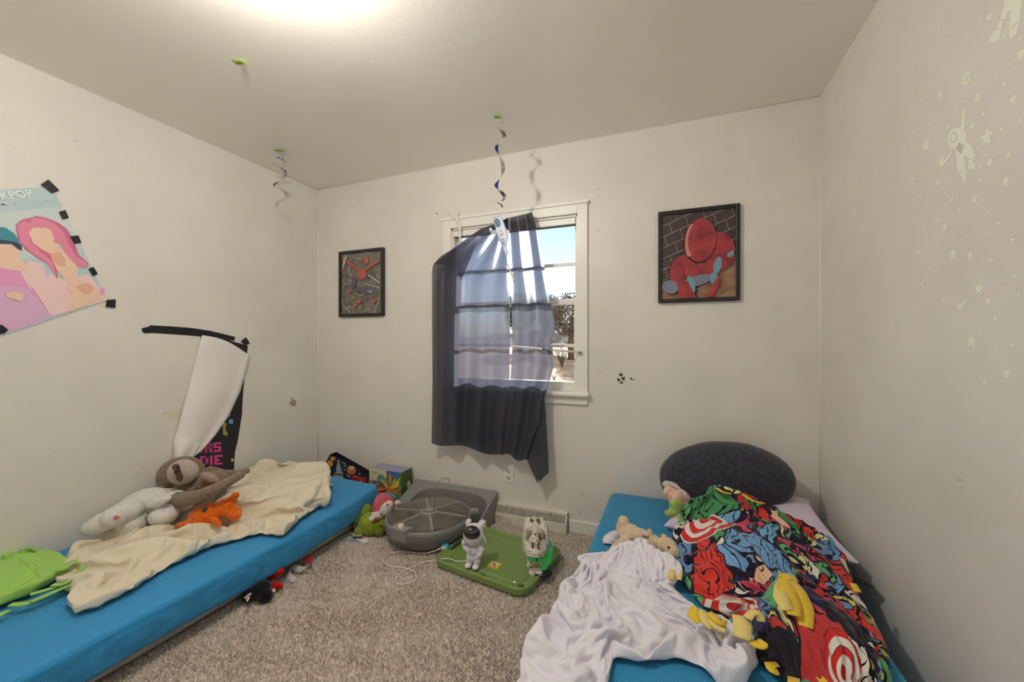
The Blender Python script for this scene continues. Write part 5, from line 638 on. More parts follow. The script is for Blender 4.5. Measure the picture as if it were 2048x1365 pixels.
1,0,-1,4,-3,1,-7,8,-2,0,-1,0,-7,2,6,10,-16,-1,-4,-2,11,7,1,-8,-2,-8,15,-12,28,1,-7,-27,11,12,-8,-5,18,-6,-7,-8,6,2,2,-4,3,-7,-7,9,-1,17,-1,1,0,-9,1,-20,0,12,-12,2,17,-9,1,-5,5,-5,8,-6,-3,7,3,-3,2,0,-5,-6,-1,11,1,-10,13,-10,-5,13,4,0,-5,1,-18,27,-16,0,4,-3,-13,17,7,4,-5,7,-2,-9,-7,2,9,-8,2,-11,-4,1,8,-4,19,4,0,0,-9,0,-15,3,0,-3,-4,9,-1,-1,0,5,-12,12,-2,-4,4,5,-1,-1,0,-4,1,-7,19,-8,-9,15,-12,-1,13,0,0,-14,14,-19,0,6,4,22,-17,-14,4,-2,1,13,6,-1,-10,-7,3,3,-1,-12,1,-1,0,4,-1,9,-3,7,0,0,2,-11,2,7,-3,-6,3,-3,-1,6,-2,-11,8,3,-1,3,1,1,0,-1,5,-7,-3,15,-8,0,7,-18,9,9,3,2,-19,0,3,-8,4,8,16,-15,-7,-6,1,-1,11,9,-2,0,-6,2,-4,-13,5,-1,3,3,-7,4,12,-7,-6,18,7,2,-5,-14,-8,0,11,4,-15,6,8,-7,-4,-2,4,5,2,9,-3,-4,-8,6,6,-5,-2,-6,11,-4,-13,13,7,-3,1,-4,5,4,-21,-4,17,1,6,-8,-10,1,2,10,7,-6,-12,7,-1,3,-5,-8,-1,-1,7,-9,2,9,0,-9,3,4,21,0,-5,2,0,-4,4,-18,9,-2,-6,-4,0,3,-6,10,12,-3,-1,-5,-12,9,15,-11,-2,13,-12,-13,8,7,-3,18,-1,-25,21,-6,-20,13,-4,14,-7,-9,0,-1,10,-7,7,-5,3,8,3,2,-14,-14,-2,8,-8,0,18,8,-4,4,-9,9,-1,1,3,-1,-6,-4,-5,4,-6,2,-7,3,3,-10,15,10,0,-2,-5,-18,12,11,-19,10,11,-10,-18,15,9,-7,-14,30,0,-13,0,-1,-4,5,8,-9,-9,4,1,9,-6,-8,1,15,1,-8,8,-2,-21,-9,8,-6,-1,8,16,1,3,-2,-1,-1,-13,-5,7,7,-5,-1,0,-10,7,-4,6,-5,-3,15,5,0,-3,-7,-11,7,11,-19,14,5,-11,-9,3,-2,17,2,-10,15,2,-7,-5,1,4,1,-9,-7,5,7,-7,6,-2,18,-1,2,-15,-8,6,7,-17,-4,2,2,-2,-2,3,10,11,-17,16,-6,-13,1,2,8,-1,-1,-11,1,6,9,-13,1,11,6,-6,2,-9,-8,6,6,2,-2,-4,-3,0,1,9,-11,2,6,4,3,-5,-3,6,7,-1,-13,1,0,-1,5,-4,18,-3,-11,-2,7,3,-19,11,7,-5,-11,-5,8,10,-10,2,13,-19,22,-5,-13,-4,1,8,4,3,-13,-4,7,-3,-1,4,9,-1,8,-3,-7,-11,17,-11,-8,10,3,-4,11,-7,4,-7,-14,3,13,11,-6,0,3,0,-3,-16,4,10,-5,3,5,-9,3,3,-9,-4,14,6,2,-2,0,-6,-11,-2,-6,1,0,14,-7,20,-2,-5,-10,11,-6,0,3,-10,-7,16,-10,-2,7,9,-10,12,1,-10,-13,7,10,-4,-5,22,1,-4,-15,-2,-8,-3,2,17,1,-11,6,7,0,-9,-13,15,-6,3,4,3,0,-5,-1,-3,6,-4,-9,0,4,10,1,-16,-1,-4,0,-2,1,0,25,-2,4,-19,9,-2,0,-2,0,4,6,-11,-8,15,-1,-14,15,1,-14,-3,14,0,4,2,-8,-3,8,-7,-1,4,-10,-1,6,4,0,1,6,0,-8,-1,-1,-1,5,2,-3,0,2,-2,-10,4,8,4,-6,-7,-3,-2,6,4,-5,1,-11,3,2,14,6,0,-18,-1,8,-1,0,4,2,7,-8,-2,4,-5,1,8,-8,-10,3,3,8,-8,4,-3,-4,8,-1,8,-3,-9,0,5,-1,-7,7,5,-3,-7,7,-3,5,2,3,-1,-2,1,-5,-9,-3,6,-6,1,1,0,-2,-1,5,2,10,-9,-7,4,5,12,4,-17,-6,20,-9,-11,4,5,10,-18,15,0,-17,9,17,-5,-19,7,3,-1,-1,-1,-6,5,14,1,-3,-9,-1,4,-2,-5,2,6,7,-12,2,-1,-1,-7,14,1,0,-1,-2,2,-9,-2,-2,-4,2,5,3,5,8,2,1,-1,-5,1,0,2,1,-1,-9,6,0,-9,-6,1,4,1,7,0,-8,-11,16,7,0,-2,-8,-3,-2,-1,-3,-3,13,5,5,-10,-1,1,-1,0,-11,-1,14,2,-6,4,-10,-1,5,8,3,-1,0,-10,-2,-4,3,17,-2,2,1,1,-1,-2,-9,12,-4,-5,0,-4,3,8,-1,-2,1,-6,-11,0,1,11,0,4,-3,-8,-7,10,10,-6,-1,-9,-1,-3,16,-1,-5,1,-2,3,-1,-1,0,3,-7,0,-7,12,-7,1,-9,2,2,-6,18,6,0,-1,-3,-17,7,-6,18,-3,3,1,-3,0,5,-16,0,10,-6,-1,-2,0,11,-3,2,1,-13,-4,1,11,-8,-2,11,-3,-11,-1,8,14,-22,6,-11,9,8,13,-6,-7,-8,3,4,-9,3,1,1,7,-10,7,1,-2,-9,12,-9,13,-9,-5,8,6,7,2,-6,-8,2,11,-1,-1,3,-9,1,5,-1,-20,19,-1,0,-1,-11,4,4,-5,1,-5,1,2,0,-2,8,3,-12,-2,-1,7,-1,-9,9,-2,2,7,8,-8,-3,0,-4,8,-11,0,3,1,5,-8,7,-5,-3,-9,0,1,3,9,-11,1,-1,15,15,-8,-17,2,13,5,
-3,1,-1,-1,5,-1,-24,20,1,-2,-7,-6,9,-5,1,-2,0,2,2,-1,2,5,-1,-10,-2,-2,6,1,-2,5,3,-3,-2,5,4,-4,3,-11,-1,-1,7,-4,7,-1,-3,4,-17,8,-2,-3,-6,4,2,-1,15,3,1,6,-1,-21,-5,8,10,4,0,3,-3,5,-6,-20,16,-8,3,-2,2,0,2,-2,-5,2,3,-2,0,7,0,-7,-2,-2,10,-7,5,3,-2,-5,3,-8,14,1,-9,-7,1,8,5,1,2,-4,-8,3,-21,1,4,-2,3,-3,8,11,-15,-2,4,17,0,3,-20,0,-4,14,6,0,-1,-10,16,-1,-10,-2,2,8,-12,4,-3,12,-14,-5,7,1,-11,13,5,-6,5,6,-18,12,4,-1,-11,-5,-5,2,14,9,-18,10,1,4,0,0,-4,-3,-2,-1,3,-17,-1,7,19,-2,1,-8,7,-1,-21,3,10,-5,-1,-3,7,-11,5,10,4,-1,-16,13,1,0,-1,-13,10,-5,9,4,-4,2,-8,13,-12,-9,15,-2,-9,-1,25,-1,-1,-5,3,-21,-3,14,-5,-4,19,-3,2,-1,0,-5,-6,0,5,-3,-4,18,-11,-4,-3,18,3,1,-1,-10,-8,-6,-5,17,7,-22,1,2,4,-8,15,9,-1,-22,0,23,1,-15,-2,13,-5,1,-1,-1,-11,9,7,-15,6,15,-14,2,0,13,-2,5,-26,4,0,2,-3,17,1,-1,1,-3,-8,-6,-2,7,2,-2,13,-1,1,-10,-10,0,9,5,-1,-4,0,-14,0,0,7,18,-20,10,-15,13,-15,19,8,2,-17,-8,11,-2,-9,7,11,0,-4,-8,3,-9,15,-4,-12,11,1,-7,15,-1,1,-12,9,-8,1,-5,9,7,3,-7,-5,-5,-4,0,7,3,-2,3,3,-1,6,0,-11,-9,-1,6,8,-3,7,-4,-7,-9,0,-3,23,-1,-1,-19,12,-14,13,9,9,-15,-9,5,-5,-2,14,0,7,-21,-1,3,6,16,-5,-10,7,-6,4,4,-10,-3,-6,22,4,-12,3,1,-14,0,-3,2,5,-1,8,-5,-4,1,3,-13,14,7,-3,-7,-9,-3,4,19,-2,2,0,0,-17,-5,-3,8,0,6,-10,5,-9,2,2,22,-9,1,-7,2,4,-16,13,7,-12,-4,-5,19,5,-1,-1,-4,0,-7,-3,-7,6,11,5,-3,-4,-4,-9,-3,0,0,4,9,-6,-1,10,-4,6,-3,-9,17,7,-4,3,-13,-10,2,20,3,-1,-2,-4,-11,-8,2,-1,1,0,0,6,-4,0,-6,14,-4,11,-10,-5,13,-17,9,0,2,0,-3,12,3,2,-12,-14,-1,-3,-1,17,5,-6,-4,-2,4,-3,0,0,-3,-3,0,1,5,9,-5,6,3,-14,1,5,16,-2,6,-7,-11,-7,5,7,6,-2,-4,-9,-3,-3,0,4,-1,-1,8,3,-10,8,1,-5,10,1,-1,3,-12,0,9,-5,-9,6,7,-9,3,3,-16,0,7,6,-4,9,11,-21,-3,20,-9,-2,-1,-3,3,-3,0,4,3,-7,-8,5,-1,14,-14,-1,4,19,-3,1,0,-1,-6,5,-7,8,-19,20,-16,-8,1,1,-2,2,13,-5,4,-4,8,1,-6,-8,-2,12,2,7,-2,-16,1,17,1,-12,-10,0,23,-2,2,-5,-11,-5,1,13,2,2,3,-3,-11,-2,-3,1,2,-2,3,0,-12,-1,19,-1,-12,3,14,-3,-6,2,-2,3,4,-24,13,-4,15,0,-16,-4,2,9,-13,3,0,10,5,-1,-11,-2,8,8,-1,-1,2,0,1,-2,7,-15,-1,3,-4,1,0,0,-5,5,-3,0,14,3,-5,1,2,-3,-9,1,-1,-1,5,1,2,-15,-1,12,9,-18,8,3,4,-5,-1,-2,0,0,-11,-5,5,5,17,-4,-11,4,9,-17,7,8,0,-13,1,-1,11,3,2,0,1,1,-4,-6,-12,13,-1,-1,-4,4,-5,4,1,10,-11,0,14,0,0,0,-6,-4,8,-8,-5,1,14,-6,-4,6,-15,0,10,-3,-2,-4,0,-3,9,-1,3,0,11,-7,-8,-3,-4,14,-3,-9,18,1,1,-2,-12,13,-17,12,5,0,0,1,-1,1,-8,-9,2,-6,22,-6,-5,-5,9,-5,13,-1,1,-17,3,3,4,-7,4,11,-7,-6,-1,-3,-3,17,-9,0,-3,5,-16,18,-12,-6,1,1,-3,19,-6,1,-8,20,-2,-1,-6,-16,19,-13,0,20,0,0,-1,-11,0,8,0,0,1,-9,0,-11,6,-3,-2,1,6,14,-8,3,-11,4,4,-8,7,5,-11,-3,-1,11,-8,4,4,-7,3,-10,6,-2,11,-5,9,-11,5,-15,-3,12,5,2,-2,-11,10,-4,-5,-2,11,-4,5,-7,-2,13,-21,12,9,1,-6,-10,7,6,1,0,-6,3,-10,-3,3,5,6,-13,-5,13,13,-9,-1,-9,-10,14,-4,-2,-2,2,2,-3,11,-19,13,-1,0,-20,-5,-1,6,6,-1,-6,-2,6,3,-5,-8,-1,-1,10,10,21,-1,-19,-11,9,1,12,-9,-9,5,-17,-2,-2,2,5,14,-6,-11,-9,-7,-3,8,14,-7,9,9,19,-2,-13,-8,-5,-10,-4,4,-7,-7,-6,-5,6,7,8,2,10,-13,42]),
    'blanket': (52, 54, [60,8,9,8,8,9,8,8,9,8,8,9,8,9,8,8,11,12,12,11,12,11,12,11,11,10,10,9,10,9,10,10,9,10,10,10,9,10,10,10,10,10,9,10,10,9,9,9,9,9,9,9,9,9,-6,-7,-6,0,0,0,2,7,3,5,6,-11,-6,-2,1,4,3,3,3,6,0,4,3,1,0,0,-5,3,2,4,-5,2,2,-6,4,2,-10,1,1,1,-2,-2,3,4,6,-11,6,0,4,0,-6,4,-8,-1,-6,8,3,2,-6,-3,0,-5,0,-1,-2,13,5,1,0,-8,-1,0,0,-1,5,-6,0,4,-12,10,0,-3,-6,-1,9,-6,2,5,-5,-1,12,-6,3,-4,0,5,-1,-3,-7,17,-11,5,-6,-5,14,-10,17,-8,-5,-5,5,4,7,-1,-6,0,-4,-2,3,3,3,3,2,-5,0,-2,1,0,-1,5,-1,-11,16,-21,8,5,9,-15,-5,6,-2,2,-3,0,3,9,-3,1,3,2,-9,0,4,-7,10,-12,5,10,-20,14,1,2,-6,-2,0,2,2,-4,8,1,2,-2,-14,-4,3,1,4,13,0,1,-1,0,-9,3,0,10,-9,16,-17,0,0,18,2,-2,-14,0,9,-2,-10,-5,0,9,4,-1,9,-14,0,4,-6,11,1,-9,10,-9,-10,13,-6,12,-10,-4,-3,12,-14,-3,0,2,12,3,-2,0,-2,-1,1,1,1,-1,1,-1,1,-1,4,-6,18,-16,2,0,-6,3,15,2,-16,4,10,6,1,-17,1,2,2,4,-2,-7,2,4,-5,10,5,0,1,-13,-6,-3,7,0,-3,-1,1,1,3,0,-3,0,2,0,1,-7,1,0,-1,1,8,0,0,-2,-3,6,-9,17,-13,0,10,-12,2,-8,16,-5,1,-6,5,14,-2,-12,3,12,-10,2,4,-15,2,-2,3,9,4,-6,-5,8,-1,-2,-6,-2,13,1,-10,3,0,-5,2,1,-1,-1,1,0,1,0,0,1,0,4,6,-11,9,-14,11,1,-4,6,-5,6,-14,7,-2,6,1,-1,-10,12,-3,-12,11,6,-11,7,0,-4,-2,-2,4,5,-6,0,4,4,-2,0,-4,3,-5,0,-3,5,-3,-1,3,-1,0,1,0,0,0,-1,1,-1,-3,2,-3,6,-1,-1,3,7,-5,5,11,-9,0,-3,-13,1,10,-6,-9,14,3,-20,9,3,-1,1,0,-2,-3,7,-6,-12,1,0,20,-5,3,-3,-2,-2,1,-3,1,0,0,3,-1,-1,0,0,1,0,0,-6,4,10,2,3,-3,-12,1,-1,2,-2,1,2,-1,2,7,-13,0,-1,8,-1,-10,15,0,3,5,3,-3,-20,1,7,-4,-4,-5,-1,-1,8,1,3,16,-21,5,1,-2,1,-1,1,0,1,1,-2,-1,0,-1,6,1,-8,1,-11,1,12,-4,-3,7,-5,2,-2,2,-7,-1,13,-8,0,2,-1,2,6,0,-3,-4,0,3,-2,-5,9,-1,0,2,-2,-4,2,1,1,0,14,-14,3,-1,-3,-3,7,0,0,-1,2,0,0,-6,1,-5,8,-15,17,1,-10,2,-7,3,4,-9,7,-7,7,-6,0,4,4,-7,1,3,-1,0,1,5,-7,2,19,-16,2,0,6,2,-6,-3,-8,-3,1,3,9,-4,1,3,1,-1,-2,1,0,0,-3,0,-4,7,-1,4,-12,14,-4,-9,10,-12,11,-6,-9,3,-1,5,-7,8,-1,5,-3,8,-6,5,0,1,-7,-4,8,-8,-3,20,-12,-1,8,0,4,-1,0,-4,-15,-1,1,18,-12,0,3,-2,2,-2,-1,0,3,-4,-2,0,0,-3,7,-6,-2,11,-11,14,-13,5,0,8,-14,3,4,2,1,0,3,-13,5,-1,-2,0,8,-4,-1,-2,11,-15,9,0,-13,-2,2,4,-4,-1,6,0,-3,-1,9,0,-1,5,0,1,0,-2,-1,1,3,-6,-6,0,3,6,1,-10,10,-13,13,-9,12,-11,16,-14,3,-2,0,-2,2,8,-10,-2,3,1,-2,4,-6,10,-4,-2,2,-1,10,-5,-12,-5,5,4,6,-2,2,-1,0,0,0,0,-6,0,1,2,-1,2,-3,3,0,-2,-5,-1,3,9,-13,15,-16,5,-1,1,2,11,-13,1,1,0,-9,1,11,-2,0,-1,-5,1,4,-3,-6,20,-9,-1,-12,5,12,2,2,0,-5,0,-2,1,-1,0,-1,-1,7,-10,0,0,1,-1,5,-2,-3,6,-1,-3,2,-11,14,-10,18,-13,-3,10,-9,2,2,-4,-1,-6,8,-2,-2,3,2,1,7,-9,3,-1,-3,-2,4,1,2,4,0,1,0,1,2,-12,1,0,0,-1,-1,-3,0,10,-7,0,-2,1,-7,5,8,-9,7,7,-12,12,-13,7,-9,19,-15,-3,3,2,9,-13,-4,8,2,5,0,-6,0,1,-1,8,-13,1,9,-13,8,4,5,-6,2,1,-5,-2,4,12,-9,-3,-2,0,2,0,-2,-2,8,-6,1,-6,8,-2,-4,12,-1,-15,11,-10,15,-15,8,-9,19,-16,5,-7,4,14,-12,-2,-3,0,2,8,-12,0,1,2,0,1,-2,11,-8,5,12,-2,-11,4,3,-5,-7,-1,11,1,0,-5,-2,3,-6,1,-1,4,-7,9,-6,0,4,-1,-10,15,-13,10,-11,17,-16,7,-7,18,-19,6,-5,4,15,-3,-13,-2,2,-3,11,-12,-2,0,13,-8,0,-1,3,5,-13,9,1,-3,6,7,0,-8,-7,1,3,6,0,-1,7,-11,-2,-3,6,-2,4,-3,-1,-6,12,-12,15,-14,8,-9,17,-18,6,-6,18,-18,2,0,1,4,12,-14,-5,3,-2,11,-6,-1,-1,8,-11,0,5,5,-1,-6,3,-2,0,4,5,7,-2,-8,-3,-3,0,-2,-2,11,-7,3,1,1,
-6,5,-2,0,-4,10,-13,15,-14,7,-8,19,-19,5,-2,16,-13,-4,-1,0,1,15,-11,-3,0,-1,7,-6,-2,0,12,-11,3,5,10,2,0,-8,-9,-7,0,5,7,7,0,0,-1,-1,-2,-2,2,-1,-4,-5,6,-5,0,3,3,-10,10,-11,17,-17,8,-7,17,-19,3,-5,9,4,0,-7,1,-2,14,0,-14,-2,1,5,1,-3,0,-3,4,5,9,0,3,4,-1,-10,-6,-7,0,0,1,2,2,5,3,-10,9,-12,7,1,-2,2,1,-5,-5,12,-15,9,-11,17,-14,3,2,3,-6,7,-2,-3,3,5,-8,3,-2,2,11,-11,-1,-2,-7,1,1,1,5,4,-18,1,1,7,8,13,0,-6,-3,0,-1,-1,-1,-3,0,9,-9,10,-9,2,-2,-2,4,-6,6,-11,16,-15,9,1,-3,2,-14,17,-2,-1,5,-6,-3,3,6,-11,0,-2,4,10,-7,0,8,-16,-7,19,-6,5,2,2,-7,-11,2,4,7,8,0,-1,0,-1,-1,-2,1,2,-14,6,4,-6,5,1,-9,12,-15,10,-11,15,-2,-16,16,-10,14,-14,10,-12,1,7,0,-1,2,8,-11,-3,-2,-3,3,3,-1,16,-5,-7,-2,6,0,0,9,3,-21,-2,-1,-1,0,0,1,0,3,3,1,-10,19,-10,3,5,-6,-4,7,-10,14,-16,9,0,-12,16,-17,7,-3,12,-2,-5,-4,0,0,0,0,4,13,0,-9,5,2,-11,0,2,11,0,-12,6,6,-12,1,9,10,-10,0,0,0,-1,0,1,-7,2,-11,12,-5,7,-9,2,5,5,-15,10,-11,15,-11,-1,8,-7,15,-14,1,0,-14,16,4,-5,2,-1,1,-1,0,4,5,-16,-1,11,0,-7,0,-11,11,7,-9,7,-1,-5,9,8,-3,0,2,-2,-5,2,-10,0,8,-8,6,-5,8,-2,0,-12,15,-11,10,-11,13,-10,5,-4,0,14,-15,-3,12,-1,-7,6,-6,1,-1,0,-7,-3,4,15,-9,-3,0,1,1,-1,-1,6,10,-2,-8,4,-1,-2,0,-1,0,6,-5,-6,17,-14,3,4,-8,6,1,-4,0,-5,2,0,0,8,-12,10,-11,11,-11,1,15,-5,-2,1,0,-8,3,-1,-2,-1,-1,3,0,2,9,-3,-14,4,-4,7,-4,7,-4,7,3,-10,0,1,2,3,0,0,9,-20,-6,13,-4,2,5,-2,-2,3,0,8,-13,11,-14,3,9,-15,10,-9,10,0,-9,6,2,-1,5,3,-1,-2,-11,-1,6,2,-1,-14,-3,2,15,-12,1,5,0,7,-3,-6,6,7,0,-1,0,-1,-2,-3,3,17,-16,-7,3,-2,1,-1,-7,1,-2,10,10,-16,7,-2,-9,16,-11,4,2,-8,10,-3,-9,-2,-1,1,1,-2,12,1,-1,-8,3,10,-8,4,-5,13,-2,-1,-11,6,-1,3,-4,2,-5,-2,-4,-4,0,0,-4,10,21,0,-4,-6,-7,-5,7,1,1,-4,-7,14,3,-12,10,-15,10,1,-2,6,-13,4,7,1,-1,2,-12,2,-4,-3,0,3,-3,1,11,-11,5,-1,4,-10,8,12,5,-6,2,-2,7,1,0,-2,-5,-1,1,-4,0,7,1,3,0,-3,-5,-8,-6,-2,4,-2,-6,13,-1,3,-1,-4,-2,2,11,-3,-2,0,2,0,8,-2,-8,-1,1,2,-11,0,-3,6,-4,1,-2,6,-3,16,-2,5,-5,-4,3,3,3,3,-4,-1,-1,-3,-6,-8,2,6,6,5,-11,-2,3,6,-12,-2,9,0,-4,7,-5,6,2,-10,-1,1,5,0,-2,-6,3,2,8,-11,-2,-1,9,0,1,-5,-4,-1,0,6,-10,16,3,0,-1,-4,-7,1,0,4,11,-1,2,-2,-1,-10,-7,-4,-3,6,13,3,-1,-4,-4,-1,-4,-1,5,-4,5,-9,4,6,-6,-3,-2,0,2,6,-8,-1,1,9,-7,1,-6,-3,5,8,-3,-5,-1,0,-2,16,-1,0,6,-3,-5,-6,-3,-3,-5,8,3,5,3,5,-10,-3,3,-5,-5,3,0,1,14,-1,-11,-2,-2,5,-6,8,-8,6,5,-1,-4,0,-7,-3,9,-4,2,2,-8,1,8,-11,-3,3,3,-12,-3,2,10,17,5,-1,-11,9,3,-2,1,1,-9,-10,-6,2,2,10,10,-6,-10,-1,5,-13,2,3,-2,4,12,0,-10,-1,4,-9,2,-1,3,-1,3,0,6,-9,-3,4,-3,1,0,-5,2,1,-3,-4,10,11,-12,0,-6,16,-5,-2,5,-1,2,4,3,-4,1,4,-1,-24,-2,-1,5,5,-1,1,0,12,-13,-3,6,-4,3,0,7,-4,2,-2,1,-1,-10,5,-3,-6,4,11,-10,-1,3,-2,1,-1,0,9,-12,-3,-5,8,9,-16,6,16,-5,3,8,-4,-18,-2,1,3,-5,-3,6,19,-14,-1,0,7,5,-12,1,1,5,-3,0,1,-4,-6,4,6,-4,7,-6,-2,6,-14,2,5,-5,2,8,-6,0,1,-2,-1,-2,3,9,-13,-6,-2,8,8,-9,13,-5,-4,-7,3,-4,5,-3,0,12,-12,-3,4,14,-14,0,-4,5,12,-12,1,8,-4,-4,4,-3,5,-7,-1,4,0,-4,1,0,12,-12,0,2,-3,5,-8,-4,4,5,-1,1,-5,-1,1,-1,-5,-4,5,4,12,-14,4,-9,6,18,-22,3,-3,5,13,-16,-4,4,14,-1,-12,0,1,11,-5,-1,0,0,-4,4,-5,7,-6,-2,3,7,-9,3,1,2,-3,-1,-2,-1,5,-4,-2,10,-13,-6,9,3,2,5,7,-17,-6,5,12,-15,0,4,-12,7,17,-15,5,-7,5,10,
-12,-3,3,3,15,-18,1,2,3,-2,5,-5,0,-5,7,-7,6,-7,-2,1,8,-5,-2,9,-7,2,-2,-12,12,0,-9,5,7,-5,1,-4,4,-1,0,17,-4,-15,11,-17,-1,-3,7,-6,5,6,-9,3,0,8,8,-10,1,-2,-2,15,-8,0,-7,1,-3,9,-2,2,-6,6,-4,8,-1,-6,-3,-1,-1,3,-1,-4,7,-1,-4,5,-7,-6,11,5,-7,2,-7,3,-1,-3,1,2,12,-4,-4,8,-7,-5,-6,12,4,-10,0,0,6,-3,-2,2,1,1,-1,-3,8,-6,2,-3,4,-2,1,-3,2,-8,4,7,-10,3,0,-4,11,-14,-7,12,1,-3,6,-10,0,1,2,2,1,-3,2,0,-2,1,6,-2,-6,-4,9,6,-6,-11,8,15,-13,-1,0,11,-5,0,-1,-3,4,-3,-3,8,-6,0,-4,6,0,-7,0,2,-1,0,2,-1,-2,-2,-2,14,-11,-7,1,4,6,-5,-2,3,-4,0,7,-9,-9,7,6,0,-1,8,-4,4,-9,1,-2,2,-5,2,6,0,-3,0,6,-8,0,3,2,-1,0,-3,8,-7,3,-6,0,8,-9,4,-2,0,-2,0,2,2,-9,-3,15,-5,-6,-2,2,0,-5,0,3,0,1,-3,1,0,0,8,-1,5,-5,-1,6,5,9,-6,4,-3,4,-8,-2,2,-3,3,-10,2,-2,-1,1,-1,-1,0,-1,0,0,-7,7,-5,0,0,-2,-1,0,1,10,-9,-2,13,-9,-4,1,15,-6,-9,1,0,2,4,3,0,2,-5,-2,15,7,-1,-5,-4,2,-1,-16,3,1,9,-5,0,0,2,-7,2,4,4,-9,2,-2,7,-12,4,0,5,-6,4,-5,-5,8,-5,1,-3,-6,5,-2,-2,6,2,-1,-9,7,6,-8,3,0,8,0,0,-2,-4,-1,11,-12,-13,-2,-4,1,9,15,-2,-1,-5,5,-8,-4,0,15,-4,1,2,4,-5,1,-4,13,-8,1,-3,7,-7,2,4,0,4,-8,5,0,-3,3,-1,0,-3,0,2,-4,4,4,-8,3,-4,-2,-9,0,5,-2,21,6,3,-5,-6,-7,2,-6,-7,-3,-8,0,4,0,1,3,-2,-3,-3,4,2,-3,2,0,8,-5,3,1,7,0,-1,0,1,2,-5,5,-4,0,-2,-2,0,-1,2,6,-8,6,-4,0,1,2,3,-2,-11,-1,-8,14,10,10,5,3,-5,-1,0,0,6,0,-1,0,-6,-6,-3,-4,-2,-3,-1,-1,-2,-4,-4,3,-2,-4,-2,-1,-3,2,-3,3,-1,-3,10,-4,-1,6,1,-3,2,-2,2,-6,8,-3,1,-4,-1,-1,6,1945,8,7,8,7,8,8,7,8,8,7,8,7,8,8,7,0,-2,-1,-1,-2,-1,-2,-1,-2,-7,-6,-7,-6,-6,-7,-6,-7,-6,-5,-6,-5,-6,-6,-5,-6,-5,-6,-6,-5,-6,-6,-6,-6,-6,-5,-6,-6,-6,-14,3,3,7,2,4,-13,-8,0,-2,-1,2,6,5,5,1,0,1,3,-2,6,0,-5,5,4,-2,-10,11,2,-4,4,-4,-1,-9,-3,1,-11,-1,2,3,14,-5,7,6,-4,-2,4,-2,-7,0,-7,9,-8,-4,-13,-5,1,-4,4,2,15,-7,-8,-5,-1,-3,-1,1,2,6,1,-2,-4,2,-6,7,-1,-6,4,12,-10,10,-9,-2,0,3,-1,3,1,8,5,-8,-3,12,-18,1,-2,5,0,4,-5,4,-4,1,12,-17,13,-3,-14,12,-5,-16,0,1,1,18,9,4,-11,-3,-5,-6,-7,0,4,5,4,3,-2,-15,14,-9,-4,0,25,-19,10,-5,-8,1,3,-2,11,-5,6,8,-1,-20,12,9,-15,-7,8,-7,3,-1,4,5,-9,19,-1,-11,-13,-1,6,8,-19,0,-3,1,0,6,22,2,0,-3,-5,-26,0,1,0,0,7,6,-10,12,-11,0,-1,3,3,12,2,-3,-9,2,-2,-4,-2,0,1,12,-7,1,12,-14,-2,12,-10,3,7,-11,7,-7,9,-3,-14,-5,0,10,-1,-8,9,2,2,-3,-7,2,1,3,4,16,-6,-6,-6,-7,-9,2,1,-3,13,-12,4,-2,-2,3,0,9,6,3,-15,-2,3,5,0,-8,0,0,3,1,-1,2,1,0,-8,7,7,6,-8,-1,-14,-3,-4,-3,19,-11,0,-1,-3,2,-6,-1,0,2,0,-1,1,0,0,1,1,1,7,-7,2,10,-14,5,-4,-1,9,-7,2,2,11,-6,3,-9,-2,8,2,-9,1,16,-12,4,7,-12,9,4,-9,-6,9,-2,-13,2,-7,-1,-2,13,-9,-2,0,-1,6,-7,-1,0,0,1,0,2,3,4,4,-2,-7,8,-12,4,5,-9,4,-1,-2,1,0,3,-3,12,-10,10,4,-10,-6,8,-4,3,8,-12,-1,28,0,-13,-2,-1,-15,10,-14,-2,4,-10,2,2,-1,0,-2,0,3,4,-5,0,-1,-2,4,1,0,-1,-1,1,1,1,-4,1,0,-2,5,-2,-5,4,-3,1,8,-8,12,-7,-3,3,3,-6,11,-11,8,6,0,-16,1,5,1,0,0,1,-13,5,-1,-5,-9,3,2,-4,3,-1,0,3,0,-1,-1,-1,-3,0,0,0,1,-1,1,5,6,-13,6,3,-9,8,2,-8,12,0,-10,8,-7,0,2,-1,2,7,-9,3,-2,-4,4,1,2,4,-1,0,-3,1,-14,-6,1,8,1,-9,-1,2,1,-3,-1,-2,4,-1,3,-3,1,2,3,-3,6,3,-3,-9,0,2,-5,8,-1,-6,1,9,-11,7,1,-3,-3,8,-4,-3,5,-1,-2,0,0,0,0,3,4,-6,-2,2,12,-8,-16,-4,0,2,-1,-1,-1,-1,0,5,-1,1,-2,2,-5,3,2,-1,0,4,-4,-5,3,3,-5,-1,9,-9,3,-1,3,-1,8,-11,6,-5,10,
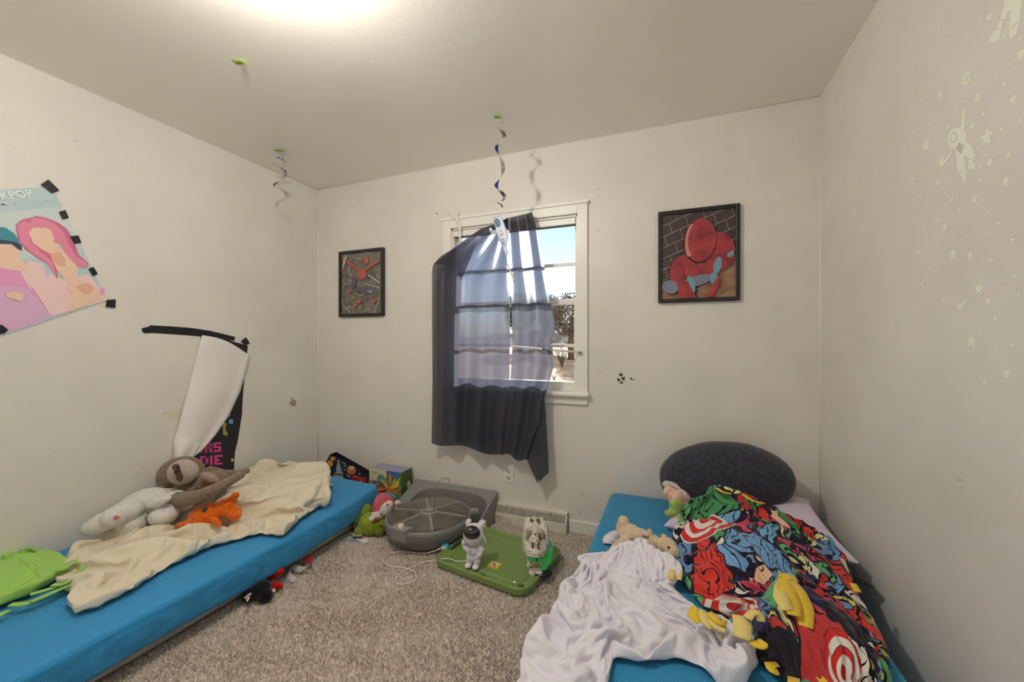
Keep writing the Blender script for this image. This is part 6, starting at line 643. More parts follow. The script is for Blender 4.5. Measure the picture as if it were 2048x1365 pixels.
-10,11,2,-7,-5,4,0,2,3,3,-3,-5,-1,-1,2,-3,5,-15,-1,3,-5,0,10,5,-3,-12,-4,1,1,1,-2,6,-3,-1,2,-1,7,-4,-5,-4,1,10,-6,-5,10,-9,2,1,-4,1,8,-4,6,-9,10,-8,0,6,-3,-1,-4,0,1,0,3,1,5,-4,1,-2,4,-16,5,-5,6,2,-8,-6,7,7,-7,-5,6,0,-4,1,1,4,1,0,-6,-6,11,2,-6,-7,14,-10,-2,9,-8,-2,2,-3,-2,4,0,5,-3,4,2,-5,3,-1,8,-6,1,-2,-6,2,3,0,-1,6,-2,-15,-2,3,-3,-3,1,1,-4,1,7,0,-7,4,2,-3,6,-7,-4,-1,-1,10,-9,3,-1,6,-7,7,-4,0,7,-5,1,-4,0,0,4,-3,2,-2,1,1,0,-1,3,3,-6,-1,2,-2,4,5,-9,3,4,-15,0,-3,-2,2,-3,-1,1,4,0,-2,-1,-3,0,0,3,-2,-1,0,3,-5,10,-9,10,-9,5,-1,-2,2,-1,5,-3,6,-1,-7,-1,4,-1,2,-2,0,9,-2,-8,1,1,-1,5,-1,-5,2,9,-10,4,-16,1,-4,0,1,3,4,-8,-4,5,3,1,0,-1,-3,-5,3,1,0,-5,4,-5,11,-10,6,-3,1,6,-6,3,-5,6,-6,1,5,-4,0,-1,1,1,8,-7,1,1,-1,-1,1,-1,0,3,-2,-1,3,2,-15,-6,10,7,-1,-3,-6,5,-11,-4,0,1,0,1,2,-3,1,-2,1,2,-2,6,-5,8,-10,2,5,-6,6,-4,7,-8,7,-7,2,1,-2,4,-2,6,-7,1,3,0,-2,5,-2,-5,3,1,0,-1,-1,4,-16,-3,-1,0,0,-2,0,-1,9,-8,0,-1,0,0,-1,5,-6,4,0,-4,7,-6,5,-7,10,1,-8,6,-5,6,-6,7,-8,7,-6,6,-4,-2,6,-6,5,3,-5,0,3,0,3,-3,-3,2,5,-4,3,-1,-17,5,-4,-3,-1,2,-3,-1,0,4,-2,0,-3,-1,2,-3,6,-3,0,2,-4,4,-4,6,3,-8,7,-7,7,-7,6,-5,7,-7,6,-5,9,-8,-3,8,-3,-1,8,2,-7,-2,2,5,-4,-2,0,5,-6,4,-16,-3,-2,1,1,-2,3,0,-4,1,0,-1,0,0,-1,4,-5,3,-3,5,-1,-2,0,1,-2,6,-6,5,-5,8,-8,5,-4,9,-9,5,-3,13,-2,-8,-3,4,-3,1,7,-7,0,-1,5,-2,2,-2,6,-4,-16,-5,1,-2,1,1,-1,0,6,-2,-6,-1,3,0,0,0,1,-2,2,-4,1,-1,3,1,-2,0,6,-7,5,-5,9,-8,5,-5,9,-9,3,-2,4,5,3,-10,1,0,-1,8,-7,0,7,-6,-2,4,2,-1,-16,3,9,-4,-11,-3,4,0,-4,0,6,1,0,0,-3,-4,0,5,-6,2,-2,4,-5,0,6,-4,-2,10,-10,4,-2,9,-10,5,-2,4,2,-6,-1,1,0,6,-6,3,3,-4,7,2,-6,3,-5,-2,3,2,-16,5,-4,6,9,-3,-15,-4,0,3,-1,-1,-2,-1,2,4,-5,-2,3,-1,3,-3,5,-2,-3,0,2,-2,11,-10,1,2,-1,-4,3,3,-2,0,0,0,1,-2,8,-6,-1,5,-3,1,5,-2,3,-6,-2,5,-16,9,-5,-4,-4,0,10,-1,-5,-4,-1,-1,-1,0,-1,0,11,-11,9,-10,3,4,-6,-1,4,8,-9,1,-1,9,-9,1,12,-9,-3,1,0,3,-3,-1,1,4,-3,8,-4,-4,7,-6,2,6,-4,1,-1,0,-17,-3,5,-4,-3,2,-1,3,5,2,0,0,0,-3,-2,-2,-4,0,-3,14,-11,0,9,-8,-1,0,11,-10,-2,1,11,-11,3,9,-11,-1,7,-4,-1,1,-1,1,4,-5,7,9,-11,2,-6,3,7,-2,-4,2,-16,-5,0,7,1,-10,2,3,0,-1,0,-1,3,-2,-2,-4,7,6,-11,-1,9,-8,2,13,-12,-2,1,12,0,-10,-1,5,-6,1,11,-9,1,12,3,-5,-2,-4,-5,1,7,-10,10,1,-8,-3,3,10,3,-10,-15,0,-6,-1,8,7,-11,1,-2,0,-2,1,1,11,0,-10,-7,7,9,-14,0,4,-3,2,12,-11,-1,-2,3,4,-7,6,-6,0,0,15,-11,-1,1,5,2,2,4,0,-11,5,-8,3,9,-1,-9,0,6,-3,-16,-6,1,3,-4,10,10,-2,3,0,-3,-11,-3,-3,4,5,-7,-4,3,15,-1,1,-14,-2,2,8,-12,4,-4,6,-2,-3,9,-8,4,0,7,-11,2,0,1,-1,-1,3,3,-3,8,-8,-1,5,-1,-4,1,3,-15,17,-10,-12,1,-1,-1,-1,-1,5,6,1,-9,1,1,6,2,-9,-4,-2,5,0,0,-2,-2,6,5,-10,5,-4,7,-6,0,13,-8,2,-1,1,-5,3,1,1,-4,-1,-1,3,0,5,-1,-5,6,-3,-2,3,-16,-6,13,2,-12,-4,2,1,1,-3,3,9,-5,-6,-3,1,6,11,2,-2,-11,-2,5,-9,6,-7,3,6,-7,5,-5,4,2,-5,10,-6,-2,6,4,-2,-2,-6,1,5,1,-4,-1,6,-4,0,-1,3,-6,5,-15,0,-5,9,15,-1,-4,-5,-7,-5,-6,-1,17,-11,1,3,5,-1,-3,-7,0,-3,6,10,-14,5,3,-7,6,-5,3,3,-8,6,-5,5,4,2,-2,-3,-2,6,-1,-7,3,-1,0,-3,6,-5,8,4,1,-7,-16,-7,10,-8,1,-1,1,2,0,2,0,0,-7,9,5,4,-13,-5,0,13,4,3,-7,-11,1,0,-2,8,-7,1,5,-6,9,-9,4,-4,-1,5,5,-6,1,2,8,-2,-7,7,-7,-3,3,8,-8,-3,6,-1,-10,4,-12,14,-9,6,5,-1,-1,-9,-3,6,7,-1,-5,-2,11,
-1,-7,-5,-6,0,2,12,1,-11,-3,-3,12,5,-10,-6,0,12,-9,2,0,-3,3,10,0,-10,-3,7,5,-11,0,2,-3,3,4,-4,-4,5,-4,-9,11,-13,14,-7,-6,7,5,3,-5,1,-9,2,4,-5,-5,4,6,-12,2,3,5,-10,3,10,-2,-8,1,0,10,6,-16,-5,10,-4,-2,-1,-2,1,2,10,-9,-2,2,9,4,-2,-6,-6,-3,4,0,0,-5,8,-8,3,-14,2,6,-10,2,10,11,-10,9,0,-19,0,4,-5,-3,11,3,-7,-2,-3,0,4,3,8,-14,3,-3,4,7,-8,3,3,-3,-2,-4,0,2,-1,6,-5,-4,2,2,-1,4,3,-1,-6,-6,8,-5,-9,4,7,-5,-5,-6,8,2,4,-5,2,-6,4,2,-7,-1,6,-2,-2,-2,-3,0,15,-3,-13,4,2,8,-8,3,-8,4,9,-2,-6,5,-7,2,-2,-3,2,1,2,0,-4,2,3,-4,-1,7,5,5,-12,-5,1,-6,-8,7,9,7,-6,1,-20,-1,4,9,-10,6,7,-7,-7,2,2,2,13,-3,-14,5,7,0,-7,-5,7,-6,13,1,-9,-7,5,-3,6,-5,0,0,-3,1,1,2,-2,-3,3,3,-4,0,2,-1,3,-5,29,-5,-6,3,-5,-3,-1,-7,7,-8,-7,-15,10,3,-8,1,0,6,-3,4,-8,3,5,-7,2,0,5,-4,-3,4,-4,3,-2,7,-8,2,-2,3,-1,1,-2,-1,0,0,2,1,-2,5,-1,-6,1,1,3,-4,-21,14,4,-6,-1,-4,-1,-1,0,2,-1,8,-8,-1,4,3,2,-6,5,-3,-2,1,3,2,-2,-4,1,7,-6,2,-1,-5,9,-6,7,-7,1,-1,1,-1,-2,2,2,-2,-1,1,1,0,5,-5,-3,2,2,-10,-3,-5,2,-2,-2,4,-1,-5,2,6,1,-5,0,-3,3,0,0,3,-6,0,6,-3,-1,4,-4,4,-1,0,3,-5,0,3,-4,5,-2,2,-3,0,-3,4,3,-4,0,0,-1,1,-2,1,2,7,2,-4,-2,-12,-2,-3,-3,-1,3,-7,2,3,0,1,-2,-1,2,4,-2,-5,5,1,-1,-2,1,0,-1,0,5,-5,1,0,1,-2,2,2,0,-5,3,1,-2,3,1,-4,1,0,-1,3,2,-3,0,1,2,3,-5,1,2,-13,0,-4,0,-4,1,2,-3,4,-3,1,2,-5,2,1,-1,4,-8,4,3,-2,-2,4,-2,-2,3,4,-5,-1,3,6,-2,-7,1,0,0,2,-2,-2,6,-3,0,5,-6,-1,2,2,4,-3,-2,-2,6,-1,1,-12,-11,7,-1,1,-5,2,3,-6,1,-1,4,3,-7,1,0,0,6,-8,5,-1,-3,3,4,-3,-5,5,6,-5,-3,-1,5,5,-6,1,-5,3,6,-8,1,5,-5,3,5,-5,-2,-1,0,2,0,-1,3,2,0,-12,2,-5,3,1,-5,-6,3,0,-4,1,-1,3,-1,-1,-1,3,2,-3,-2,9,-3,-6,4,6,-5,-3,3,8,-7,-1,-5,6,7,-7,1,-6,8,8,-10,0,0,-3,5,2,-4,-1,-2,3,1,0,-3,2,2,-14,-4,-3,1,5,0,-2,-5,4,3,-5,-2,4,5,-8,2,-5,4,8,-9,1,7,-5,-6,6,7,-9,3,0,-1,1,1,-1,0,-1,5,0,-11,7,5,-6,0,-1,2,1,-4,3,0,-4,7,6,-7,-2,4,-17,-3,1,-3,0,3,-1,-1,0,0,2,-3,-7,10,7,-8,2,-2,1,-1,-4,6,7,-7,-7,7,1,-8,8,6,-5,-1,1,0,-1,-2,10,0,-15,6,6,-4,0,-1,9,7,-10,1,1,1,-1,1,0,-5,-17,3,-7,2,2,0,4,-1,5,2,0,-3,-3,-9,8,4,-9,-4,6,1,-1,0,2,1,-2,2,7,-8,-10,12,-1,-3,2,2,3,-6,-7,11,-2,-9,8,16,-11,-10,-1,13,9,-12,-3,-1,-2,3,1,0,-16,5,1,0,-3,-3,-2,1,-7,-2,10,7,-3,-2,-2,2,2,-1,-2,7,-10,-7,7,7,-6,-8,8,10,-7,-8,13,-5,-3,6,9,-4,4,-4,12,1,-8,-5,12,-4,-13,-11,10,11,-8,-8,3,3,-7,5,-17,-1,-5,9,-2,1,-1,-2,4,4,-13,8,0,-1,-9,6,6,-1,-5,2,7,-7,-10,7,6,-6,-6,6,8,-7,-4,10,-4,-2,-6,6,0,6,-6,1,5,-11,-4,14,5,-3,-4,8,4,-10,5,-6,3,-2,-17,11,7,-6,15,-1,1,0,-12,-10,-4,-10,6,-2,2,-4,1,2,-1,-2,2,1,1,-6,2,4,-1,-4,1,3,0,1,2,1,-3,5,-3,-3,7,-5,1,13,-3,1,2,-8,-4,3,6,2,-11,10,-3,-3,-17,-5,5,-5,-11,8,4,5,11,8,7,1,2,3,0,-2,1,1,0,1,0,6,0,0,-1,2,-2,-2,-2,2,-3,-3,-4,-7,6,-2,-2,-6,-3,5,-7,-4,5,-7,-1,12,-3,-13,-2,7,2,-5,4,-2,471,0,0,3,6,4,2,0,-1,6,6,3,2,-1,1,6,3,0,-2,-3,0,3,2,0,-3,-5,2,1,0,-2,-4,-4,3,1,-3,-4,-6,-3,1,-1,-3,-5,-6,-1,0,-3,-5,-7,-8,-1,-2,-3,-6,-7,-11,19,-11,-6,2,0,10,8,4,-4,-8,9,8,9,5,-2,0,0,-1,2,-7,-7,-1,-6,-15,18,3,-11,-7,1,-12,-1,3,-6,6,18,3,-3,-7,-7,-7,-4,2,14,-1,-16,7,14,4,-12,11,-3,9,-23,-12,1,21,-7,-15,-2,-9,4,5,6,9,-5,2,-2,-5,-11,0,1,4,0,6,-9,4,10,-6,-16,10,-5,10,4,11,-8,2,5,5,-28,0,0,2,-3,20,4,3,-21,15,14,-21,-5,11,
-9,-14,17,-9,11,-4,-18,-1,24,7,-7,-11,-13,2,3,-4,0,-1,5,9,-3,-6,-3,-2,-2,1,15,-14,11,25,-15,-24,10,-2,1,11,19,-2,-1,-25,2,-7,-1,-2,21,-15,1,6,15,-22,17,15,-22,-8,22,-10,-18,-2,16,-6,-5,-8,-6,14,1,9,2,-8,-9,-5,2,-2,-1,-3,15,5,2,0,1,-15,-4,10,-12,14,13,-7,-4,-8,0,2,-1,-3,3,21,1,-3,-4,-6,-13,4,1,1,5,7,-19,13,20,-1,-14,2,-11,-7,6,-10,10,-10,-7,-2,6,-4,0,-1,0,1,-3,0,-4,0,3,-3,0,1,2,29,3,2,-8,-27,15,8,-8,8,-8,4,-14,-1,0,10,9,6,4,-1,-11,-4,8,-12,-1,12,-10,-3,-1,7,6,2,2,-4,-14,-12,14,1,-4,-23,9,0,-1,4,-3,12,0,-3,-4,-1,9,1,3,2,1,-14,-2,-8,12,-2,-12,18,13,-17,2,-9,26,-2,-15,-17,5,-4,13,11,11,1,-21,2,-8,-2,2,-3,10,-14,2,5,11,14,-18,-6,-12,24,-5,-3,-19,6,9,11,-1,-18,8,-1,-6,1,1,1,-4,-2,-3,-2,0,6,-6,22,-15,-6,20,15,-2,-16,-5,15,-1,-14,-8,5,-10,0,6,17,15,-4,-20,-13,13,8,-16,-1,-2,0,2,13,-3,-5,-7,-5,20,-1,7,-14,-3,2,4,-5,-10,7,1,-3,0,-4,0,0,2,2,0,-1,1,3,-1,7,-5,-8,6,11,-10,3,11,9,-10,16,-6,-12,-9,-10,15,-6,21,4,-13,-18,12,1,0,-2,-4,4,-1,-8,15,-3,-10,9,-9,17,-18,-3,7,0,-7,-1,0,-1,0,6,4,2,2,2,-1,-1,-14,-7,10,-7,-1,19,13,3,-5,-35,2,10,30,-18,6,6,-9,4,-27,5,-1,16,1,5,2,4,2,-1,-10,-11,-1,-11,4,6,-9,2,2,-2,19,-15,5,12,-9,-16,2,-3,-2,0,-2,0,4,-6,-1,-1,10,1,20,-11,7,1,-19,7,-11,16,15,3,-31,11,-12,15,9,-22,1,10,4,-2,9,-6,-15,-3,8,7,2,-16,9,-10,4,-2,16,-7,7,-4,-6,4,-3,13,5,-7,5,-7,-23,-1,0,0,-4,7,9,16,5,-16,-12,25,-25,-4,18,-21,32,5,-10,-23,16,-18,23,-24,0,4,11,14,-1,-26,-1,-1,1,2,9,2,0,-3,6,-3,-8,-4,5,24,5,0,0,-7,-10,0,4,7,-4,9,-3,-1,1,0,6,-2,-10,-12,5,19,-14,-10,21,-20,-13,30,-17,9,-20,6,-9,22,-21,12,3,16,-10,-18,7,6,-1,1,-6,-3,-9,10,-1,11,-5,-5,-12,3,-3,-1,7,13,12,5,-4,-9,12,0,-3,2,1,3,0,0,-6,-11,16,1,-6,-16,26,-20,2,14,-13,-15,17,-15,0,13,-8,-14,23,4,1,-5,6,-14,-21,6,-2,4,13,-5,-8,1,12,-13,6,-8,13,-1,0,-4,2,-1,0,4,9,-1,-2,5,3,-4,5,-6,-6,-11,0,21,-21,12,-15,20,-16,19,-27,15,14,-16,-21,14,11,-17,24,-8,-14,9,0,-6,4,6,-9,-11,12,4,-7,6,-8,-9,11,0,-2,-12,0,4,5,4,-2,-1,-7,-6,-1,4,-1,4,4,2,-8,4,3,12,4,-16,23,-26,27,-25,17,-16,7,-14,14,12,-12,-21,-2,31,-6,7,-11,-11,7,2,-12,1,10,0,-11,5,-6,0,24,-1,-23,17,-3,-5,3,-2,-5,-2,-3,-5,7,8,-10,-3,-1,-1,0,3,15,14,0,0,-12,11,-17,25,-29,26,-28,23,6,-16,-17,14,11,-6,-3,-15,12,4,1,-7,0,-8,9,-1,-3,2,3,-6,17,-7,-15,7,1,-4,11,-3,-2,-10,-4,-1,2,3,-3,7,12,0,0,2,3,3,-7,-11,15,-12,15,-12,16,-7,14,-27,9,-16,15,13,-14,-17,18,9,-5,-8,-1,6,6,-6,-15,13,4,5,2,-6,8,-1,-11,6,-11,-1,11,-11,4,-1,0,8,-7,-1,3,1,-4,-8,8,5,2,0,-5,1,12,-13,-10,22,-17,19,-13,-16,13,18,-1,-13,-18,15,12,-11,-19,19,10,-8,-17,8,6,5,-6,-9,-6,12,6,10,-20,-7,8,3,0,-11,15,13,-16,-4,-3,4,13,-11,-4,3,7,0,-13,-1,2,7,3,-8,5,14,-2,-21,24,-13,-13,16,-20,-4,21,13,-13,-19,17,12,-11,-19,17,10,-11,-16,11,8,8,-4,-9,-13,-2,11,11,-9,-8,7,18,-9,-16,15,-2,-4,14,-7,0,7,-10,-6,-1,7,10,-1,-4,-10,0,5,-9,10,-13,21,-24,4,22,-19,19,-12,-15,16,12,-10,-19,17,11,-11,-18,16,7,-9,-16,0,9,9,9,-10,-5,-10,13,12,-6,9,-5,7,-11,-16,19,4,-4,6,-1,3,1,-5,-7,-6,0,7,5,6,2,1,2,-27,27,-25,15,-9,5,12,-24,24,-13,-17,16,13,-10,-20,17,11,-10,-17,17,5,-7,-8,-8,-1,14,13,-7,-4,-13,15,9,-24,11,7,7,-12,5,0,-4,-10,2,6,12,7,0,-7,-10,-7,
-1,-1,0,1,4,21,-29,28,-21,16,-22,11,1,-11,24,-12,-17,15,11,-9,-16,17,5,-7,-11,1,5,11,1,-10,-11,15,13,0,-9,-18,0,6,-6,9,3,1,1,-3,-9,6,-4,-2,0,3,7,10,4,0,-3,-2,-4,-8,-6,5,3,1,8,-19,18,-20,24,-16,3,14,-12,-19,16,11,-12,-4,9,-1,-8,14,-3,-7,8,6,-12,-13,12,6,6,-8,-3,20,-14,-15,7,1,0,-5,19,1,0,-6,-18,-5,1,2,3,1,3,1,3,6,-4,-18,25,-28,19,6,-21,21,-10,-1,-15,13,13,-10,-16,12,0,-12,13,12,-2,1,7,-7,-9,8,8,-15,-14,8,10,13,-6,1,8,-7,-12,12,-5,1,-3,-10,3,8,11,-11,-9,-5,-1,-1,0,0,1,2,2,6,-1,8,-23,14,10,-21,11,15,-13,-16,14,14,-1,-23,19,-10,-10,14,13,-21,6,11,0,-5,2,9,-10,-17,-4,16,21,-8,1,3,-1,-7,-1,3,-6,0,-7,2,5,13,3,-1,0,0,0,1,-5,-2,0,-19,-7,14,6,-19,14,-2,-15,12,13,-11,-15,-1,19,14,-20,6,-6,-7,5,1,-6,0,0,1,1,7,12,13,-12,-18,-1,7,7,11,6,-1,-17,0,-8,17,-11,-14,4,2,2,0,2,3,-2,-6,-11,-2,10,18,-18,-7,14,9,-12,13,-13,-13,12,15,-11,-3,-4,13,9,-5,-2,-3,-17,6,6,16,7,0,2,-1,0,-10,6,-8,-14,-10,2,9,2,-5,6,-3,7,-4,12,-14,-14,-2,0,1,-2,1,4,3,-4,-2,-3,7,14,-15,-10,1,1,10,14,-14,-5,10,13,-9,-11,2,14,4,-7,-8,19,7,-12,-15,12,2,-2,-1,-10,-1,17,9,-5,-13,-10,1,5,1,4,-3,-12,0,5,18,-8,0,-1,0,-11,-7,0,8,12,-15,-6,-1,6,13,3,-12,-1,1,5,0,-9,-1,14,15,-13,-14,9,16,7,-5,1,-1,0,-9,-17,-2,1,8,1,7,-10,13,6,3,-12,-18,8,3,7,4,-12,-8,-2,5,16,-4,-2,-6,3,-5,-3,-8,14,10,-10,-8,-8,0,-1,10,3,0,9,17,-11,-10,-8,15,15,-11,-18,-2,23,13,-9,-2,5,4,-5,-1,-11,-7,16,3,-3,-22,-4,20,10,-8,-19,5,8,2,13,-20,-12,-3,1,2,0,2,5,7,-2,7,-5,15,8,4,0,-3,-13,-2,-7,-14,-9,14,28,3,-17,-19,13,18,3,-20,-14,11,-11,-3,1,-2,6,16,14,-3,-12,-12,7,8,-4,-15,18,10,1,0,-18,-2,2,17,-11,-9,3,5,3,6,3,-1,-1,-9,-5,-13,-10,9,11,11,14,1,2,-2,-17,-13,-2,13,10,-12,-14,-7,8,29,-19,-15,10,5,11,7,-9,-19,-7,2,2,2,-6,16,8,-12,-14,13,8,-9,1,-5,-8,14,15,-12,-11,-5,3,2,1,3,-4,-4,-7,2,10,-4,-1,1,5,9,-12,16,16,1,-24,-17,3,33,2,-9,-12,-16,30,-9,6,1,-8,3,5,-2,-6,-5,13,4,-9,-13,-6,7,-4,-9,12,3,5,1,5,-12,11,17,-4,-16,-7,-4,2,2,-10,13,16,6,0,-17,-8,-2,4,3,3,-16,13,6,13,-4,-7,-14,12,9,-2,-8,-15,26,-4,-3,-3,-11,5,6,5,-6,-13,14,8,-2,4,-3,-5,-6,-15,24,-9,2,-9,1,-4,11,10,11,-14,-5,-9,-1,6,-3,1,2,8,13,-13,-12,-6,0,5,9,-4,2,6,7,4,-14,-14,15,6,1,-9,-18,-2,0,4,14,-11,-2,17,7,-8,-2,-8,-2,15,8,1,-4,-1,-16,4,-2,11,1,-11,-4,4,6,15,1,3,-6,1,-16,-6,5,2,3,11,-6,7,-6,-6,-6,-8,-2,4,5,7,8,-15,-12,15,9,4,-5,-10,13,-12,-11,18,-5,-3,2,1,-8,10,-6,-11,9,2,-3,-6,-1,6,-4,-3,8,12,-4,-5,-3,-1,0,-2,5,8,9,-15,-10,-4,7,7,-2,-10,10,17,2,-19,-11,-5,1,7,8,7,-15,-17,1,5,22,9,-13,8,-7,-10,17,-11,0,-1,-6,7,0,-4,2,6,1,-1,2,-5,-4,9,-4,-1,0,-3,3,-7,3,7,-3,0,5,14,4,-20,-5,4,16,-14,-14,10,1,14,-9,-7,-5,-5,6,7,-1,2,9,-12,-16,15,-7,6,11,-9,-11,11,-1,1,-1,1,6,-5,-15,9,8,-1,-8,10,3,3,-7,-4,5,6,1,0,-3,2,-1,-7,0,7,-3,4,-9,0,8,12,-13,-2,1,3,10,1,-16,-8,-8,15,12,-15,3,12,-11,-16,18,-9,3,8,-7,2,0,0,0,1,3,4,-5,-15,9,7,7,-10,1,4,7,4,-3,-2,-3,10,-12,-4,9,5,-12,-9,9,13,-11,-13,-7,14,3,-15,7,-10,0,14,15,-12,-5,-12,12,1,-13,11,11,-9,-9,11,-3,6,-1,-10,7,-1,1,2,-3,-1,1,1,-11,-2,2,9,-2,7,0,3,-10,2,4,-4,13,-14,-9,7,11,-11,-10,1,22,6,-16,-14,10,2,2,9,-11,-13,12,13,-10,0,-1,11,-13,-10,10,1,-2,7,-2,-4,0,-3,8,8,-6,-13,
11,4,-3,1,8,-7,-5,-4,-4,-2,3,0,13,-20,1,6,-5,11,-5,-1,6,11,-5,-11,-9,10,12,1,-2,-12,-12,11,12,-13,-13,12,13,-15,-12,3,25,0,-13,10,-10,-1,1,-6,19,1,-20,8,0,2,-6,-4,3,1,7,8,-2,-2,3,-10,0,0,-2,20,-24,1,11,2,-1,-11,-3,7,0,5,-4,-8,8,-8,9,12,-13,-12,11,14,-13,-11,11,12,1,-13,-13,10,0,2,3,-12,12,-2,-8,7,2,-10,13,1,-2,2,-2,1,-2,-2,2,6,3,-19,2,1,1,0,23,-18,0,5,6,-4,-7,-1,5,4,-6,-5,2,4,-14,10,13,-11,-12,10,13,-12,-12,10,-1,13,-11,-10,12,-3,10,-6,-14,10,-3,6,3,-5,-4,8,4,6,3,-4,-9,2,0,1,0,-8,-1,1,-2,0,0,16,-15,-6,8,8,-8,-6,7,-3,12,-11,-10,12,-3,-11,10,11,-9,-12,8,1,-1,-2,4,-2,1,-1,3,-2,0,9,-4,-4,10,-7,3,4,0,1,-1,-2,0,-1,-5,6,4,-6,-4,-2,-2,-1,1,-3,-4,1,9,-1,-5,1,12,-13,-10,9,-5,5,-3,1,10,-11,-9,8,11,-9,0,12,-11,-7,6,1,1,-1,0,2,-9,-1,17,-1,-10,5,1,1,-3,-8,9,1,-2,3,0,-2,0,11,-2,-8,-3,-1,4,-1,1,-2,-5,0,0,-2,0,10,-9,-4,9,4,-6,-1,-2,2,-2,1,0,0,-7,8,14,-11,1,0,2,-3,0,4,5,-9,-6,11,-4,-9,10,6,-3,-5,-7,9,4,-1,8,7,4,-8,4,-13,7,2,-4,-2,-1,-1,10,-4,-15,-4,2,0,1,-4,0,2,1,-7,10,11,-9,-10,9,12,-12,-10,9,10,-20,11,2,-5,-10,11,1,-1,-3,4,-2,-2,-7,15,3,-2,-1,-6,3,5,0,-3,12,2,2,8,-12,-8,3,7,-6,-13,-1,-1,12,-7,-4,8,12,-10,-11,2,6,-5,-6,9,12,-10,-8,11,10,-12,-11,13,1,-11,21,14,-12,-13,15,14,-10,-7,14,-9,-5,-2,15,0,-1,6,0,-5,4,-13,-18,9,-2,23,-18,6,-7,-13,-6,0,-9,3,2,21,0,-7,1,9,-1,-4,-1,4,-3,-11,7,11,-8,-14,12,13,-4,-10,15,2,-3,0,3,2,-11,5,11,-9,3,12,-1,-4,-6,8,-6,0,2,2,-8,5,-3,-17,-4,1,17,-11,-6,1,2,10,2,-2,-7,-15,-5,2,-4,0,1,-4,2,1,1,-1,-12,-4,9,4,-10,-1,1,-4,-1,2,-11,-5,7,0,3,-4,1,7,-9,4,8,-5,-2,-3,5,-2,6,6,2,4,10,18]),
